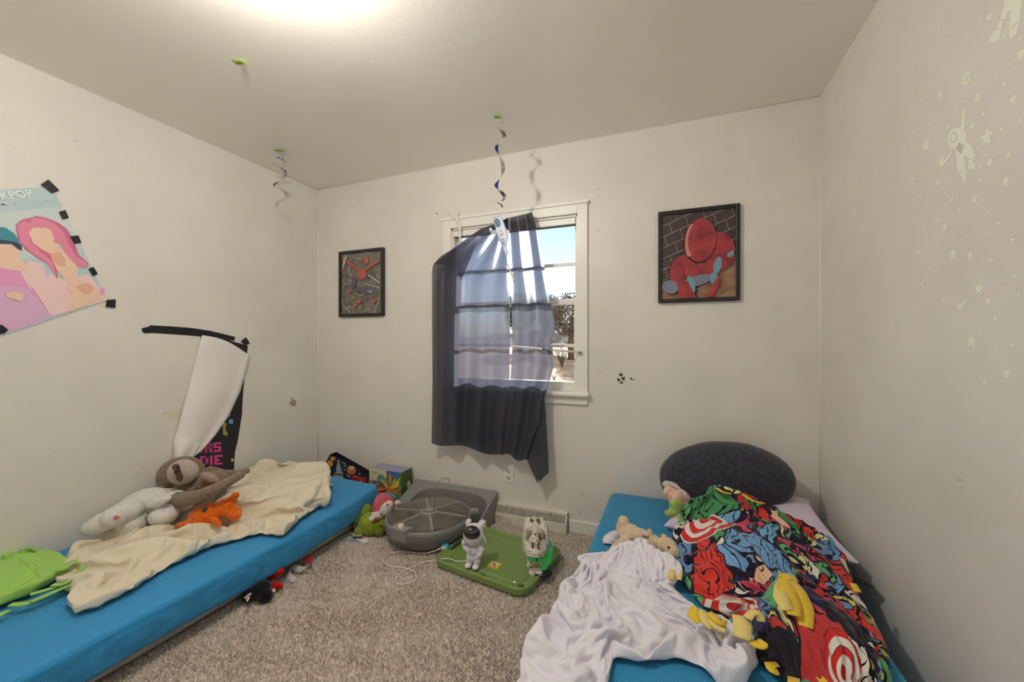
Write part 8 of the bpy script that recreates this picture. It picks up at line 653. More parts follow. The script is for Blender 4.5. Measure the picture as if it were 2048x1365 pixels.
3,2,0,-2,1,4,-3,-5,4,11,-6,-4,-2,-2,-2,-1,17,-7,-2,0,1,-2,-1,4,0,-2,16,-5,-14,3,-6,1,9,-2,-1,-6,-3,0,-5,3,-5,2,2,1,1,-2,7,-3,-19,12,25,-2,-3,-6,-1,17,-5,0,-2,-19,1,0,15,-3,-13,3,-9,-9,-2,-1,-2,5,1,3,5,5,-3,-5,0,-1,0,1,0,-7,0,2,-1,0,0,1,-1,1,10,1,-1,-2,-3,17,-20,1,0,-1,-1,6,-2,7,-1,-8,0,-4,1,0,1,7,-1,-10,10,-16,-2,0,-4,1,2,1,2,1,15,-14,-11,6,9,12,2,-15,13,-10,7,0,-12,-4,-6,7,12,-9,7,5,-11,-14,0,-1,9,0,-5,4,-2,13,2,-4,-5,0,-2,3,4,3,1,0,-1,-2,-3,-3,-9,-2,0,8,-3,-18,18,-1,-3,0,-2,-3,4,2,15,1,-7,-6,-4,-1,0,-2,1,0,0,11,-8,-10,-5,-3,0,1,0,2,1,13,3,-14,-2,0,-3,13,-5,6,-4,16,-10,-1,-7,-11,3,6,2,2,15,-8,-13,-7,-1,0,6,-1,4,1,-7,2,4,-4,-3,0,1,3,-2,-3,-2,-1,0,1,2,0,-3,11,-3,-4,-2,0,2,0,1,1,-7,-2,-4,9,10,0,-5,0,-1,2,-2,8,-16,3,12,-1,-3,-8,-11,-6,-2,-1,0,-1,0,9,2,0,5,2,-3,10,-16,6,19,-21,19,2,-14,-4,-2,-1,-1,23,13,0,-9,-1,-2,-7,-12,-8,2,2,1,4,-1,-10,-2,-2,2,1,0,-1,0,-2,-1,2,0,9,-3,20,-2,-4,-5,-5,-4,-4,-2,-2,-1,-6,-4,3,3,-5,-3,-5,-2,-4,13,-5,-3,4,5,4,4,1,-3,-4,-1,-1,2,0,-6,-5,-3,-4,4,-3,18,-9,-3,21,-10,3,6,-1,-4,-4,-5,-5,-3,3,5,-2,-4,3,6,0,-1,-7,-6,-6,-1,8,1,-1,1,3,2,4,3,3,1,0,0,-1,227,-2,3,3,0,-2,-3,0,3,2,0,-3,-3,2,3,1,-1,-3,-3,4,2,1,-2,-3,-1,4,2,0,-2,-4,2,3,8,10,9,7,14,14,11,8,-1,1,6,5,3,1,0,4,7,5,3,2,0,4,-1,-3,-5,-6,-7,0,-1,-4,-5,-7,-4,0,-1,-2,-5,-5,-2,1,-1,-3,-5,-6,1,0,-1,7,7,-10,-12,20,-21,15,-16,10,-4,23,15,4,-2,-5,-14,-25,7,7,-16,4,7,24,9,-17,3,-23,-9,31,14,4,-13,-34,21,4,-15,8,5,9,16,-5,-34,19,-18,-11,-7,23,7,1,1,21,9,0,-5,-7,-15,-21,6,9,18,-4,-11,28,-8,-1,-6,-9,-4,-15,-28,9,12,24,-13,-8,-6,10,4,8,-8,12,3,-38,42,-26,18,-9,8,-1,7,-18,-1,6,-13,7,7,-16,31,-15,-4,-15,14,17,-9,14,-16,-32,13,-11,-3,20,-26,0,1,-8,2,0,10,35,9,-47,12,6,3,-19,-8,1,7,-13,9,3,-8,5,1,1,6,4,5,12,-6,-8,-1,-10,-2,1,0,-1,53,2,0,-27,0,13,5,-24,1,-7,9,8,-1,17,-40,38,-16,4,-1,-1,-13,15,2,-8,5,-6,-3,-8,-1,17,-2,-1,-23,21,-9,3,20,2,-47,33,19,7,-12,-9,6,-22,-14,14,5,-20,22,-4,-13,-9,-2,-7,0,8,11,-17,-10,0,13,-11,0,20,7,-1,-9,14,-4,-15,17,-14,-4,-3,0,55,-12,10,-14,-11,17,-5,-3,-15,-2,5,1,-2,18,-5,10,-42,29,-29,10,-21,4,5,1,21,7,-2,-11,-1,-5,10,7,0,-17,-5,33,1,4,-4,-9,-35,9,23,22,0,-3,1,-13,-24,0,-26,14,42,-9,9,-19,-16,-10,-13,4,14,3,-8,-12,-2,38,20,2,2,-9,-28,15,-10,-23,28,-6,16,20,-7,12,-18,-15,18,-17,14,1,-13,-5,1,2,6,4,7,4,5,-38,30,-39,1,-6,2,7,-1,30,2,-20,21,-21,0,12,-1,13,-40,-2,29,4,4,14,-21,-3,-2,-31,11,21,14,13,-2,-33,16,-43,1,45,3,13,-13,-17,2,-21,-16,3,0,2,20,-7,-1,-1,6,-19,0,1,3,17,-3,32,15,-2,-15,4,-17,18,-15,5,2,-8,-3,4,-8,4,-1,3,8,-9,-3,21,-20,17,-17,17,-23,0,-1,6,13,2,-24,22,-20,2,4,9,11,-42,3,17,6,12,11,-34,1,-2,8,-14,-8,-5,-2,0,1,46,-2,-46,2,17,40,2,1,-24,-11,-17,3,12,1,-4,-2,-1,0,31,5,-5,3,4,-2,8,-5,4,0,-23,12,-12,0,1,-2,6,-15,3,-18,8,5,3,3,12,2,-23,1,-9,39,-45,36,-24,3,1,-6,8,0,-5,-1,-1,-4,-3,23,10,-48,12,10,-3,15,5,-26,4,-17,-4,10,-2,-6,1,5,-1,14,36,-17,3,-9,20,-3,19,3,-14,-8,8,9,-8,-9,-8,-16,2,27,-1,5,-9,9,4,0,-8,0,-5,-17,-7,10,1,-14,8,-5,-1,21,-36,3,2,5,-5,11,8,-6,1,-18,32,-40,37,-17,0,-1,-2,7,-7,1,-17,4,6,-4,29,1,-47,15,4,0,18,-15,7,-13,-8,-5,6,7,12,20,-12,-11,5,30,1,0,0,
-1,-9,-5,25,0,0,-4,2,-2,-4,-3,-15,3,14,-7,3,6,-17,9,2,-12,-19,-6,21,-3,0,8,-16,-1,-3,-11,15,-18,5,3,8,-13,14,-1,0,7,-22,14,-11,18,-8,2,7,3,-5,2,-2,-2,-1,1,-14,29,0,-46,26,-7,-9,19,-11,8,7,0,-7,-1,5,-1,20,0,-1,3,-2,3,5,-4,-10,4,-20,6,-4,15,8,9,3,1,-5,-23,19,2,1,-10,10,-18,-8,-14,-1,12,5,-9,-5,7,-1,3,-1,8,6,-10,-21,8,2,3,-8,15,22,-34,24,6,-20,-5,-1,24,-5,-3,5,0,-4,-12,6,-5,7,-7,11,7,-45,24,25,-28,13,-6,-5,-3,11,-8,4,-2,-1,6,-3,-28,0,2,6,5,36,-3,-1,-4,12,-19,-20,2,15,12,14,6,-11,7,0,-1,-24,-13,-20,9,24,-5,-6,-4,24,-14,0,-3,4,9,-19,20,-2,-28,2,9,18,10,-10,5,-33,13,21,-19,-4,18,7,-2,-7,-5,0,1,-10,7,-2,-5,-2,1,15,-26,1,23,23,-8,-12,-10,-11,5,5,-2,-13,-3,17,1,-9,-5,-8,4,-6,43,9,-1,-15,-21,5,-10,-10,-4,0,13,-7,-5,10,-3,-2,-7,20,19,0,2,-16,19,-11,-9,5,-7,1,-24,33,-20,10,19,-3,-2,-13,2,-17,10,24,-39,8,24,0,-23,33,-4,-1,-1,-1,1,-5,-23,3,3,2,4,-5,2,-16,25,-1,22,0,-7,-7,-9,-15,0,11,-5,-13,36,-16,-3,0,-2,-9,-15,29,7,-1,11,-1,-12,-5,-3,7,-22,-13,5,-3,-1,1,18,8,-3,7,-7,23,-3,-15,1,2,-10,-2,0,-11,14,-1,-9,22,4,2,-13,1,-7,-11,30,-40,-6,6,19,-9,34,-7,3,-4,2,-12,8,-26,6,0,0,13,9,-19,-4,6,8,17,5,0,-5,-24,-5,-1,5,-7,-3,36,-22,1,-1,1,-5,-19,22,-8,7,13,-1,8,-5,-40,-1,14,-2,-1,3,11,3,0,-1,1,5,-13,-16,16,5,-2,5,-5,13,0,2,-9,7,-22,21,0,-10,12,-7,1,-17,27,-24,-13,1,-1,4,39,-1,2,-6,12,-17,1,-20,1,-1,-6,0,13,-3,-6,12,-7,25,-1,-7,5,-17,-6,2,10,-19,0,42,-29,4,-1,6,-9,-19,27,10,-3,11,-19,-24,21,8,0,-5,-6,2,1,1,0,0,-5,0,-21,1,4,9,-4,13,4,6,-15,-7,20,0,-12,-5,-9,19,4,9,0,-9,-19,14,-1,-20,-2,2,-1,28,8,6,-1,12,-3,-4,-14,-5,-2,-3,14,0,-23,-19,23,-4,27,8,-12,-2,-11,-9,0,14,-17,-4,43,-31,10,-10,4,-3,-17,1,15,4,-16,17,8,-9,-8,5,3,1,2,1,4,0,-14,-5,3,17,-13,-4,-3,6,3,9,6,-24,-12,8,29,-30,-3,-3,-2,23,-6,5,14,-15,-2,0,-15,-9,2,-1,21,4,5,8,15,0,1,-8,1,-2,-27,6,16,-9,-35,5,10,25,18,-1,-11,1,-13,-8,15,-13,-9,37,-36,16,4,4,-13,-14,-15,20,24,0,-26,0,8,1,2,1,1,3,2,-11,-18,1,25,-8,5,-2,-9,0,-1,13,-23,26,-31,-8,8,8,-3,-6,18,-17,13,7,-7,27,-14,-7,-3,-12,-10,3,1,8,-2,5,-5,29,9,6,-18,-16,4,-24,-8,20,23,-19,0,1,-12,22,14,0,3,0,-7,3,-5,-8,24,-36,-8,4,25,7,-27,-20,15,14,20,-2,-12,-1,-2,1,2,4,-19,-22,12,19,-17,-3,-1,-9,-51,77,-3,9,-3,8,3,-29,-3,1,41,-12,-21,10,9,15,-8,-27,34,-7,-6,-14,-8,-8,0,-6,15,-5,8,-4,15,13,15,-3,4,-4,-18,-40,15,19,-12,-2,13,-21,-4,-10,-2,5,2,4,6,7,9,30,-12,-27,-5,13,1,-5,-15,-1,18,15,9,-3,-6,-3,3,-26,-15,26,11,-14,-4,16,-22,-8,19,6,-1,2,9,-16,23,0,-34,0,0,41,-5,4,3,-7,6,-5,-27,26,2,-1,-25,-9,-4,0,-10,15,0,-8,3,8,2,35,-12,-12,-2,1,-26,-9,0,1,6,2,-4,-3,0,-3,0,1,0,-2,0,2,34,23,-8,-16,10,-17,3,3,-6,10,3,5,5,-6,-31,-8,20,0,7,-3,1,-3,12,3,8,-17,4,-1,15,-8,-13,-5,-3,0,-9,0,39,3,-6,-13,0,18,1,-25,10,10,-6,-8,-19,-2,-1,-8,15,-3,-8,2,16,2,0,-2,2,5,11,-10,-23,11,-15,4,2,0,0,-1,1,1,9,-8,0,6,-24,1,1,12,20,21,-17,1,5,-11,-3,-6,-4,-9,-1,14,2,6,7,4,-4,-20,4,21,31,-44,1,2,-16,-2,-2,16,-1,6,-16,-3,-1,-3,11,26,5,-3,0,-1,-11,2,8,-24,-5,-5,-1,-1,3,5,-8,14,4,-8,-1,5,7,6,-15,-2,7,-4,-5,-3,-1,11,10,-3,-4,-1,-10,13,-18,-7,18,-8,-2,-13,1,21,24,-9,-20,-16,-2,0,1,2,14,9,5,10,-19,6,7,-2,-6,-7,0,6,-2,8,5,-8,-3,
-10,9,-2,0,-12,-1,13,-18,1,16,12,10,3,-8,-8,9,4,-16,-2,-1,-7,-15,13,-1,-14,3,15,20,11,2,2,-5,-6,-2,-16,8,-8,10,2,-3,5,0,-3,-2,-7,-2,-8,-12,6,6,12,9,-23,-17,-2,2,1,8,0,4,10,24,0,-4,-38,12,-10,7,11,10,-13,-4,14,-5,6,9,2,-5,1,-3,-5,0,-10,0,0,-5,-5,-1,7,10,21,5,-11,-4,10,0,-14,5,2,-10,-16,7,-7,-6,-4,15,17,8,-8,4,8,4,2,3,0,-28,-15,-10,10,6,4,4,0,16,1,-2,-8,9,-5,-31,-7,4,-1,-1,9,0,9,5,19,-15,-3,-13,-2,-2,6,18,-11,-13,5,0,17,4,-9,13,3,1,-5,2,-4,-5,0,-15,-5,25,-16,-4,-5,0,4,30,7,-10,1,7,-4,-23,5,14,3,2,-4,-25,-9,-5,4,18,27,5,0,-1,-14,-15,0,26,-3,-8,-29,-14,0,0,2,5,10,14,11,-20,-12,9,6,12,9,6,0,-1,-2,-3,-25,-18,6,6,0,-10,13,4,4,9,0,19,-24,3,-19,1,22,6,-1,1,-3,-5,-5,-3,7,-7,17,-16,-4,-4,-4,-5,32,7,-8,4,4,-1,-27,-6,0,-1,13,3,-10,-13,2,-2,-1,20,13,7,-10,10,-5,-22,-6,-2,0,0,-9,-5,3,3,1,-2,1,6,7,5,0,-9,-8,-4,-1,0,0,0,0,7,-3,9,1,22,0,-22,2,13,17,-19,-1,-1,-6,-1,1,17,12,-4,1,-2,-7,-14,0,9,5,13,-3,-5,-9,-17,-8,34,1,-8,1,13,1,-15,-6,6,-19,19,0,-9,-18,-8,6,-3,3,9,30,11,0,1,-2,-6,-8,-15,-3,-7,-11,-7,-4,0,-1,1,0,5,5,4,3,2,2,0,-2,-6,1,12,9,-24,32,-21,-16,5,9,-12,2,18,6,-3,19,-27,-13,0,15,-3,1,0,1,9,-2,-1,-15,11,-17,4,6,10,-3,-13,37,5,-3,-10,16,-3,0,-15,-7,-7,-1,11,10,-9,-27,-7,2,-1,-1,10,31,4,-4,-2,0,1,-7,-2,-2,-3,6,-8,-17,-3,-2,-4,0,0,0,0,1,3,6,13,20,0,-18,5,-25,-2,13,-10,-1,18,0,21,-8,-1,4,14,3,-8,-21,3,-3,0,9,0,0,-18,12,-6,4,-18,-1,1,0,5,-1,32,16,-4,-15,15,-10,-9,3,-8,2,9,-1,-3,-4,-9,-16,-9,4,8,-3,24,17,4,0,-2,-8,-8,-3,-3,2,-13,6,-3,-1,-2,3,4,4,4,12,4,1,-3,-17,-22,-6,14,1,-7,-6,11,13,14,10,-36,17,4,-6,-9,11,-11,0,12,0,-2,1,1,-1,-6,4,-12,1,4,7,2,-6,-10,-6,0,22,21,6,-17,3,8,-6,-9,6,-12,4,-7,4,10,-11,-3,-14,-13,0,0,17,18,10,6,2,-7,-10,-5,-8,19,15,0,-7,-17,11,0,-3,-7,-17,-10,-6,-4,5,6,0,-11,6,23,2,3,12,-4,-5,12,-19,1,-5,0,-10,22,-5,-14,13,-2,1,-2,0,-2,0,-9,7,-1,-1,-13,0,7,1,-9,0,10,20,18,-4,-8,3,3,-19,2,-4,22,2,-26,11,10,-12,-12,-16,-10,-2,8,17,13,8,10,1,-13,4,2,-8,5,-11,0,-25,-8,-5,3,2,4,1,1,-9,3,12,11,7,-7,12,6,-10,-9,-3,14,-6,-2,-3,12,4,-6,11,-3,-17,5,12,-12,-14,21,-11,10,-14,3,-13,2,-3,9,-3,0,-7,-2,2,11,25,11,-3,-3,3,-16,0,-3,16,-1,-13,-1,20,1,-13,-17,-21,-11,1,9,11,7,12,17,-17,-20,15,-13,27,1,-10,6,3,-18,4,-9,-3,-3,6,14,17,3,-4,8,1,0,0,0,-3,-25,1,-5,2,-15,-2,0,12,20,8,-6,-26,24,-15,-13,-3,15,19,6,1,-1,-5,-34,-9,-1,0,0,0,1,-1,22,28,4,-6,5,-23,-3,-1,25,-2,-25,5,19,10,1,-4,-21,-25,-12,3,-1,-2,-1,3,12,-5,27,-23,29,0,2,-20,6,-6,9,6,6,12,-1,-17,13,6,-5,-5,-8,-11,6,-2,2,-2,4,-12,1,-8,-2,-5,1,22,19,-3,-29,24,-12,-3,-13,1,5,13,8,4,0,-7,-21,-9,-3,-3,0,2,-4,2,25,28,6,-1,-19,3,-1,10,-2,-30,3,19,5,1,8,-4,-16,-6,17,-12,-9,1,7,-18,-3,20,-20,29,-18,0,21,6,3,1,0,-9,-3,2,-14,-3,-3,-1,2,4,-19,0,17,0,3,-10,-6,6,2,1,-2,-12,6,29,1,-28,23,7,-3,-9,-6,-9,0,14,7,-12,0,-2,4,-7,-14,-4,-2,-1,-5,5,17,19,13,-13,-11,-8,27,-1,-28,1,19,-7,-4,15,9,-17,-6,25,-4,-15,-17,3,-12,0,18,-11,-3,14,-5,6,7,0,-14,-17,-3,-1,0,0,1,1,1,3,14,8,9,-13,-1,10,14,-2,-4,4,-5,-6,-11,-8,27,2,-29,7,12,6,2,-13,-10,-1,16,6,-3,-14,1,-8,0,-2,-3,-5,-3,-8,0,9,-4,3,2,23,-21,33,-2,-23,-1,26,-4,-15,2,15,-7,-3,22,1,-6,-10,-9,-8,-10,
3,17,9,4,-3,-5,-17,-4,1,-1,-7,3,5,4,5,5,6,6,-1,-11,-2,-4,3,10,7,5,-3,3,4,0,-4,-14,9,10,-25,3,1,-2,9,-2,-18,8,4,9,8,-31,22,-10,6,1,-2,2,-2,-12,-18,3,-3,1,-6,20,-15,25,4,-15,2,13,18,5,0,-2,-8,-8,13,6,0,-7,-1,1,4,3,-3,-10,-11,-11,4,1,-2,-5,21,5,-1,1,-1,-1,-4,-10,-7,2,5,0,-21,-6,-6,-6,-7,3,4,4,-1,2,3,11,14,-15,-4,-3,0,9,8,-15,3,3,9,22,-13,13,-13,-10,0,-7,-5,-2,0,1,7,4,-2,-11,-4,-10,5,3,-14,2,-7,3,2,0,-1,-2,-1,10,14,15,1,-5,-8,-4,-1,-2,-1,0,9,14,16,6,-18,-12,0,-4,-4,-8,-8,-5,1,0,46]),
    'lime': (22, 30, [-2924,11,10,11,11,11,10,11,11,11,10,11,11,10,11,11,11,11,11,11,12,11,11,11,12,12,13,12,13,12,29,5,1,2,2,-3,3,-1,0,-1,5,-10,0,3,53,-5,-15,-7,-2,-22,-14,5,-18,-4,-1,3,0,-8,4,8,29,1,6,-6,1,5,-1,-2,-1,-1,10,3,34,-4,-72,5,8,-20,9,13,-6,-8,14,1,2,-7,1,6,-2,-5,30,4,-3,4,1,73,-6,-8,-10,-10,-27,4,-55,7,19,-33,-4,22,-6,10,9,-2,1,2,-5,1,-6,3,-9,6,29,5,0,0,52,-78,3,3,4,-5,-1,1,-11,-13,4,23,9,0,-1,-2,0,4,-11,-1,2,0,-2,5,5,-11,29,70,-13,-15,-66,-9,5,-17,11,-4,0,9,33,-5,-8,3,2,3,-11,7,-3,3,1,-5,0,0,2,-9,2,-3,30,-32,17,6,-14,13,-23,22,-3,9,6,-4,-18,17,-5,9,-2,-11,13,-19,15,-19,17,-4,-4,2,-3,-3,-7,8,30,-27,-27,24,-2,-16,25,3,-4,7,12,-15,23,-20,16,-14,6,7,-18,16,-20,18,-18,16,-4,0,1,1,-4,-4,30,-25,7,-23,22,11,-6,-2,4,8,-13,19,-20,8,-7,16,-21,14,-1,-12,17,-4,-2,-13,7,-4,-2,11,4,-10,30,-11,6,5,4,-5,5,-1,-4,-3,1,-7,5,7,-9,-11,14,-4,7,-6,-7,1,6,-5,-4,2,-12,-10,19,0,30,2,4,-6,-3,4,-8,-2,1,-4,2,6,2,3,-1,-3,-2,-10,6,6,0,-5,2,-3,-2,-4,5,-6,-6,5,30,1,-1,6,-3,-4,-2,3,-2,-1,6,-16,4,-5,8,7,-7,5,-3,-2,-4,3,-2,2,1,-4,3,-2,-7,-1,30,-6,-3,-3,2,5,2,-1,1,2,-4,6,0,-5,0,-4,6,-6,1,1,3,-6,0,2,-3,1,-2,-1,-18,13,30,5,-1,0,-2,3,-1,-1,-3,1,-1,-1,-1,3,-4,2,-1,-1,-4,1,-1,0,-3,-1,1,1,-3,0,-1,-4,30,4,2,-4,2,-1,-2,1,1,-3,2,-1,-1,-1,0,-2,-1,1,0,-4,2,-2,1,3,-2,-6,2,-7,-7,6,30,-1,0,6,-1,-2,2,-2,0,0,-2,1,-1,-1,0,-1,-1,2,-2,-2,-4,1,0,-2,1,2,-4,0,3,-9,30,2,2,-3,2,-1,0,0,0,-1,1,-1,-1,-1,-1,-1,3,-10,6,-1,-1,-1,-1,0,-1,-2,1,5,-6,-6,30,5,-4,5,-3,0,0,-1,-1,1,-2,0,0,0,-2,1,-6,4,-2,1,-1,-2,0,-2,-3,0,1,-1,1,-6,30,-4,2,-3,1,0,1,1,2,-3,2,-3,-1,-1,0,-1,4,3,-5,1,-1,-1,-1,-2,-1,-4,0,-3,3,-4,30,4,-10,8,0,1,-1,-1,-2,1,-2,2,0,-1,0,-2,0,-1,1,-1,-1,0,-3,-1,-2,1,-1,-1,2,-7,30,-13,11,-7,-1,-2,-2,0,0,1,1,2,2,2,2,2,-1,-1,1,-3,-2,-3,0,-1,-1,-2,-6,4,3,-3,30,2,-3,-5,-3,-2,-2,-3,-2,-3,-4,-3,-5,-2,-4,-1,-2,0,-4,2,2,2,2,2,2,2,6,-2,2,9,675,8,8,8,8,8,8,9,8,8,8,8,8,8,8,8,8,7,8,7,7,8,7,7,7,3,4,3,3,3,-7,-5,7,1,4,-8,6,-9,3,-3,5,1,4,-3,10,-11,-2,9,8,-5,7,-5,6,4,7,5,-6,8,-15,-19,-7,11,-14,7,-15,11,-2,-1,3,7,-9,8,-7,9,-14,15,5,-2,-14,12,-10,11,1,-11,-14,7,11,2,1,-4,-7,-5,13,-18,17,-7,1,10,1,-11,15,-8,6,-15,8,-4,3,-1,10,-17,8,1,-11,13,9,-20,2,-3,22,-15,-6,-9,0,17,-18,1,2,6,3,10,-10,4,-12,17,-14,8,-3,-2,-5,18,-9,-4,1,0,-8,18,-7,4,-10,5,-7,0,4,-12,22,9,-7,-6,-11,-5,1,-4,12,-3,15,-9,-3,4,4,-11,7,-4,6,-6,1,-2,4,0,3,-5,-7,-13,-2,13,-1,-8,4,4,-1,8,2,6,0,-10,-2,1,5,-4,-4,8,-4,3,-6,0,7,-6,-2,4,-11,13,-7,19,1,-16,2,7,-6,-5,7,1,-6,-1,-6,11,-7,9,-10,4,3,-8,6,-9,8,-5,5,-3,9,1,9,-16,-7,-12,-4,18,-4,2,6,5,-1,-10,9,-11,8,1,9,-17,12,-11,0,10,-14,12,-6,12,-3,10,-3,-12,4,-4,-7,25,-4,-11,-6,2,-12,0,-1,6,0,11,1,-2,-11,15,-3,-7,4,-8,17,-20,8,-6,0,-3,-4,5,-4,14,-7,-5,4,7,4,-3,11,-1,0,1,-3,-7,-1,-2,11,-18,1,19,-17,5,-8,20,-16,6,-9,3,9,-13,-16,24,-7,4,1,-2,-3,-4,-1,1,0,0,0,0,0,1,-2,16,-2,-13,17,-14,3,-6,12,0,-5,1,-2,12,4,-12,-7,-8,-2,0,2,1,2,0,0,1,0,5,-1,-1,2,1,-7,6,-3,18,-14,7,-4,-2,16,-11,-1,10,8,-19,-7,8,-4,0,-5,2,1,-4,3,-5,1,1,2,0,1,-1,2,4,-7,-5,18,-16,7,-1,-1,10,-6,-5,-4,10,-7,-3,2,-6,4,0,-2,4,-3,5,-1,0,-1,2,-1,1,8,-13,8,2,-7,14,-2,-1,-4,-2,6,-3,14,-14,-6,
-11,0,6,1,0,0,1,2,0,1,0,0,1,0,0,-2,5,2,-9,6,1,1,1,6,-4,-2,1,-4,5,-7,14,-10,3,-3,-2,1,-2,0,0,1,0,0,0,1,0,-4,10,-7,4,0,-1,0,1,-2,2,1,0,2,0,-7,-4,16,-18,4,1,0,1,1,0,0,0,1,-1,0,0,4,0,-4,4,0,1,0,0,1,3,-2,1,-5,5,-7,-3,-1,15,-1,-1,-2,-2,-2,1,-2,2,-1,1,0,0,1,1,-4,3,-1,1,0,0,-2,-3,2,-1,11,-3,-7,4,-5,-6,-1,2,3,3,2,-1,2,-1,0,0,-1,-2,2,-6,10,0,1,0,0,-2,0,5,0,-5,-7,12,-7,-16,3,7,3,0,2,-2,0,0,0,-1,1,-1,1,2,-1,3,6,-2,0,-2,0,1,0,-2,-7,3,9,2,-7,13,-1,-1,-2,-1,-3,-1,-2,-1,-2,-1,-2,-1,-1,-2,-2,-1,-4,-1,-1,-1,-1,0,0,0,4,-1,-4,29,266,0,-1,-1,1,1,0,0,-1,-1,1,1,0,-1,-1,1,1,0,0,-1,-1,1,1,0,-1,-4,-5,-3,-3,-4,-8,14,-4,8,-3,-20,3,18,-13,16,4,-20,12,-12,-16,25,11,-5,-5,-24,-7,5,-6,4,0,13,-11,23,11,-16,-8,-15,20,-22,21,12,-13,1,12,-22,14,-5,21,7,-12,-35,-7,-8,16,20,-11,-12,6,10,13,-6,18,-25,8,-1,-6,2,-19,30,-21,27,-6,-1,10,-32,-22,36,-45,18,22,-19,-4,13,-12,18,21,10,-18,-11,-2,10,-7,-1,-10,18,-6,1,1,-11,15,-4,19,-18,-11,28,-12,-19,-7,-16,25,26,-11,13,-15,-11,17,-17,35,-1,-21,-15,22,5,-19,5,-7,-15,38,-27,-12,-11,4,-8,7,-2,1,24,9,3,-12,19,-4,-10,28,-13,-4,-2,-7,12,0,1,-3,4,1,-16,-1,-8,-24,22,-1,8,-20,9,-4,13,21,-16,25,-13,8,-24,16,10,-19,24,-26,26,-22,3,8,-3,0,-4,-3,-8,-1,38,-11,-1,5,-8,7,-2,1,3,-12,10,-23,25,-21,17,-10,-9,20,-23,23,-24,24,-25,9,-4,-13,4,-2,1,2,10,12,11,-10,0,5,0,-1,-11,14,-21,19,-9,10,-20,18,-15,0,14,-26,9,3,12,-9,6,-6,-10,0,-6,0,-19,-1,2,15,-15,15,6,6,13,-6,13,-12,-15,15,13,-14,-2,-15,11,13,-11,-18,-11,-1,10,-2,-3,18,-5,0,6,-7,-17,-8,11,-10,1,0,0,2,1,5,17,-13,16,9,14,-13,-24,15,9,-13,14,-9,1,5,-3,-6,-4,-2,-19,3,13,7,10,3,-1,-1,3,-5,12,-2,2,-5,-17,-19,13,17,-7,-25,20,5,0,-1,-12,10,5,-3,-5,1,22,2,2,-3,-4,-1,-3,2,-8,6,-22,5,-16,5,-9,32,-29,7,19,-4,-17,25,-11,8,-10,0,8,-13,7,1,-10,4,-3,6,-2,-4,9,-12,12,-13,10,-9,14,-3,2,-3,15,-25,9,15,-13,-11,-2,8,10,-14,9,5,-4,0,1,-1,8,-7,-1,6,-14,15,-17,14,-5,4,-4,-4,9,-20,16,8,-22,13,13,-9,2,-10,-2,7,-10,5,5,-1,13,-2,-7,-1,2,-6,7,-9,8,-6,2,-2,1,2,-5,0,1,10,-6,-15,4,2,1,12,-7,-2,3,-2,1,-1,-14,6,-9,7,-1,4,-1,3,-2,1,0,1,-2,1,-3,18,-29,11,3,1,-1,3,4,-7,5,-3,0,4,2,2,1,-21,17,-6,1,-2,1,-1,2,-1,1,0,2,-1,5,-19,9,3,7,-3,-1,-1,-3,2,2,-2,4,-4,7,0,-18,3,-11,2,1,3,2,3,-3,5,-5,1,-1,0,0,11,1,1,2,2,-1,-1,0,-4,-3,2,-8,9,7,-1,10,16,-15,-6,-6,-6,-3,-4,4,-3,7,1,4,6,6,-3,-9,-4,3,1,0,-1,-3,1,5,4,-6,-9,10,-1,22,-8,14,0,1,1,-1,0,-3,-1,-2,-3,-3,-6,-8,-4,10,-18,0,-3,-1,-1,2,0,0,-2,2,7,5,1,-21,-6,-3,-2,-3,-1,-1,-2,-2,-3,-1,1,-1,0,0,1,2,6,1,4,2,3,4,5,3,1,6,6,1]),
}
def drape(key):                          # second differences in millimetres, summed back to points
    nv, nu, d_ = CLOTH[key]; D = np.cumsum(np.cumsum(np.array(d_).reshape(3, nv, nu), axis=2), axis=1)
    return np.moveaxis(D, 0, -1)*.001
def cloth_obj(name, key, mat, parent=None, th=.002, sub=2):
    A_ = drape(key); nv, nu, _ = A_.shape
    uv = [(i/(nu-1), j/(nv-1)) for j in range(nv) for i in range(nu)]
    o = link(name, A_.reshape(-1, 3).tolist(), [(j*nu+i, j*nu+i+1, (j+1)*nu+i+1, (j+1)*nu+i) for j in range(nv-1) for i in range(nu-1)], mat, parent, smooth=True, uvs=uv)
    s_ = o.modifiers.new('s', 'SUBSURF'); s_.levels = s_.render_levels = sub
    m_ = o.modifiers.new('t', 'SOLIDIFY'); m_.thickness = th; m_.offset = 1
    return o
def fabric(name, rgb, scale=900, strength=.15, rough=.85, sheen=.2, var=None):
    m = M(name, rgb, rough, None, .2, sheen, noise_col=var); t = m.node_tree; b = t.nodes['Principled BSDF']; tc = t.nodes.new('ShaderNodeTexCoord')
    w1 = t.nodes.new('ShaderNodeTexNoise'); w1.inputs['Scale'].default_value = scale; u = t.nodes.new('ShaderNodeBump'); u.inputs['Strength'].default_value = strength; u.inputs['Distance'].default_value = .001
    w2 = t.nodes.new('ShaderNodeTexNoise'); w2.inputs['Scale'].default_value = 38; w2.inputs['Detail'].default_value = 5; u2 = t.nodes.new('ShaderNodeBump'); u2.inputs['Strength'].default_value = .35; u2.inputs['Distance'].default_value = .004
    t.links.new(tc.outputs['Object'], w1.inputs['Vector']); t.links.new(tc.outputs['Object'], w2.inputs['Vector']); t.links.new(w1.outputs[0], u.inputs['Height']); t.links.new(w2.outputs[0], u2.inputs['Height']); t.links.new(u.outputs[0], u2.inputs['Normal']); t.links.new(u2.outputs[0], b.inputs['Normal'])
    return m
def plush(name, rgb, rgb2=None, sc=320, st=.6):
    m = M(name, rgb, .95, (sc, st, .004), .1, .25, noise_col=((rgb2 or [v*.86 for v in rgb]), 60, .35, .7)); return m
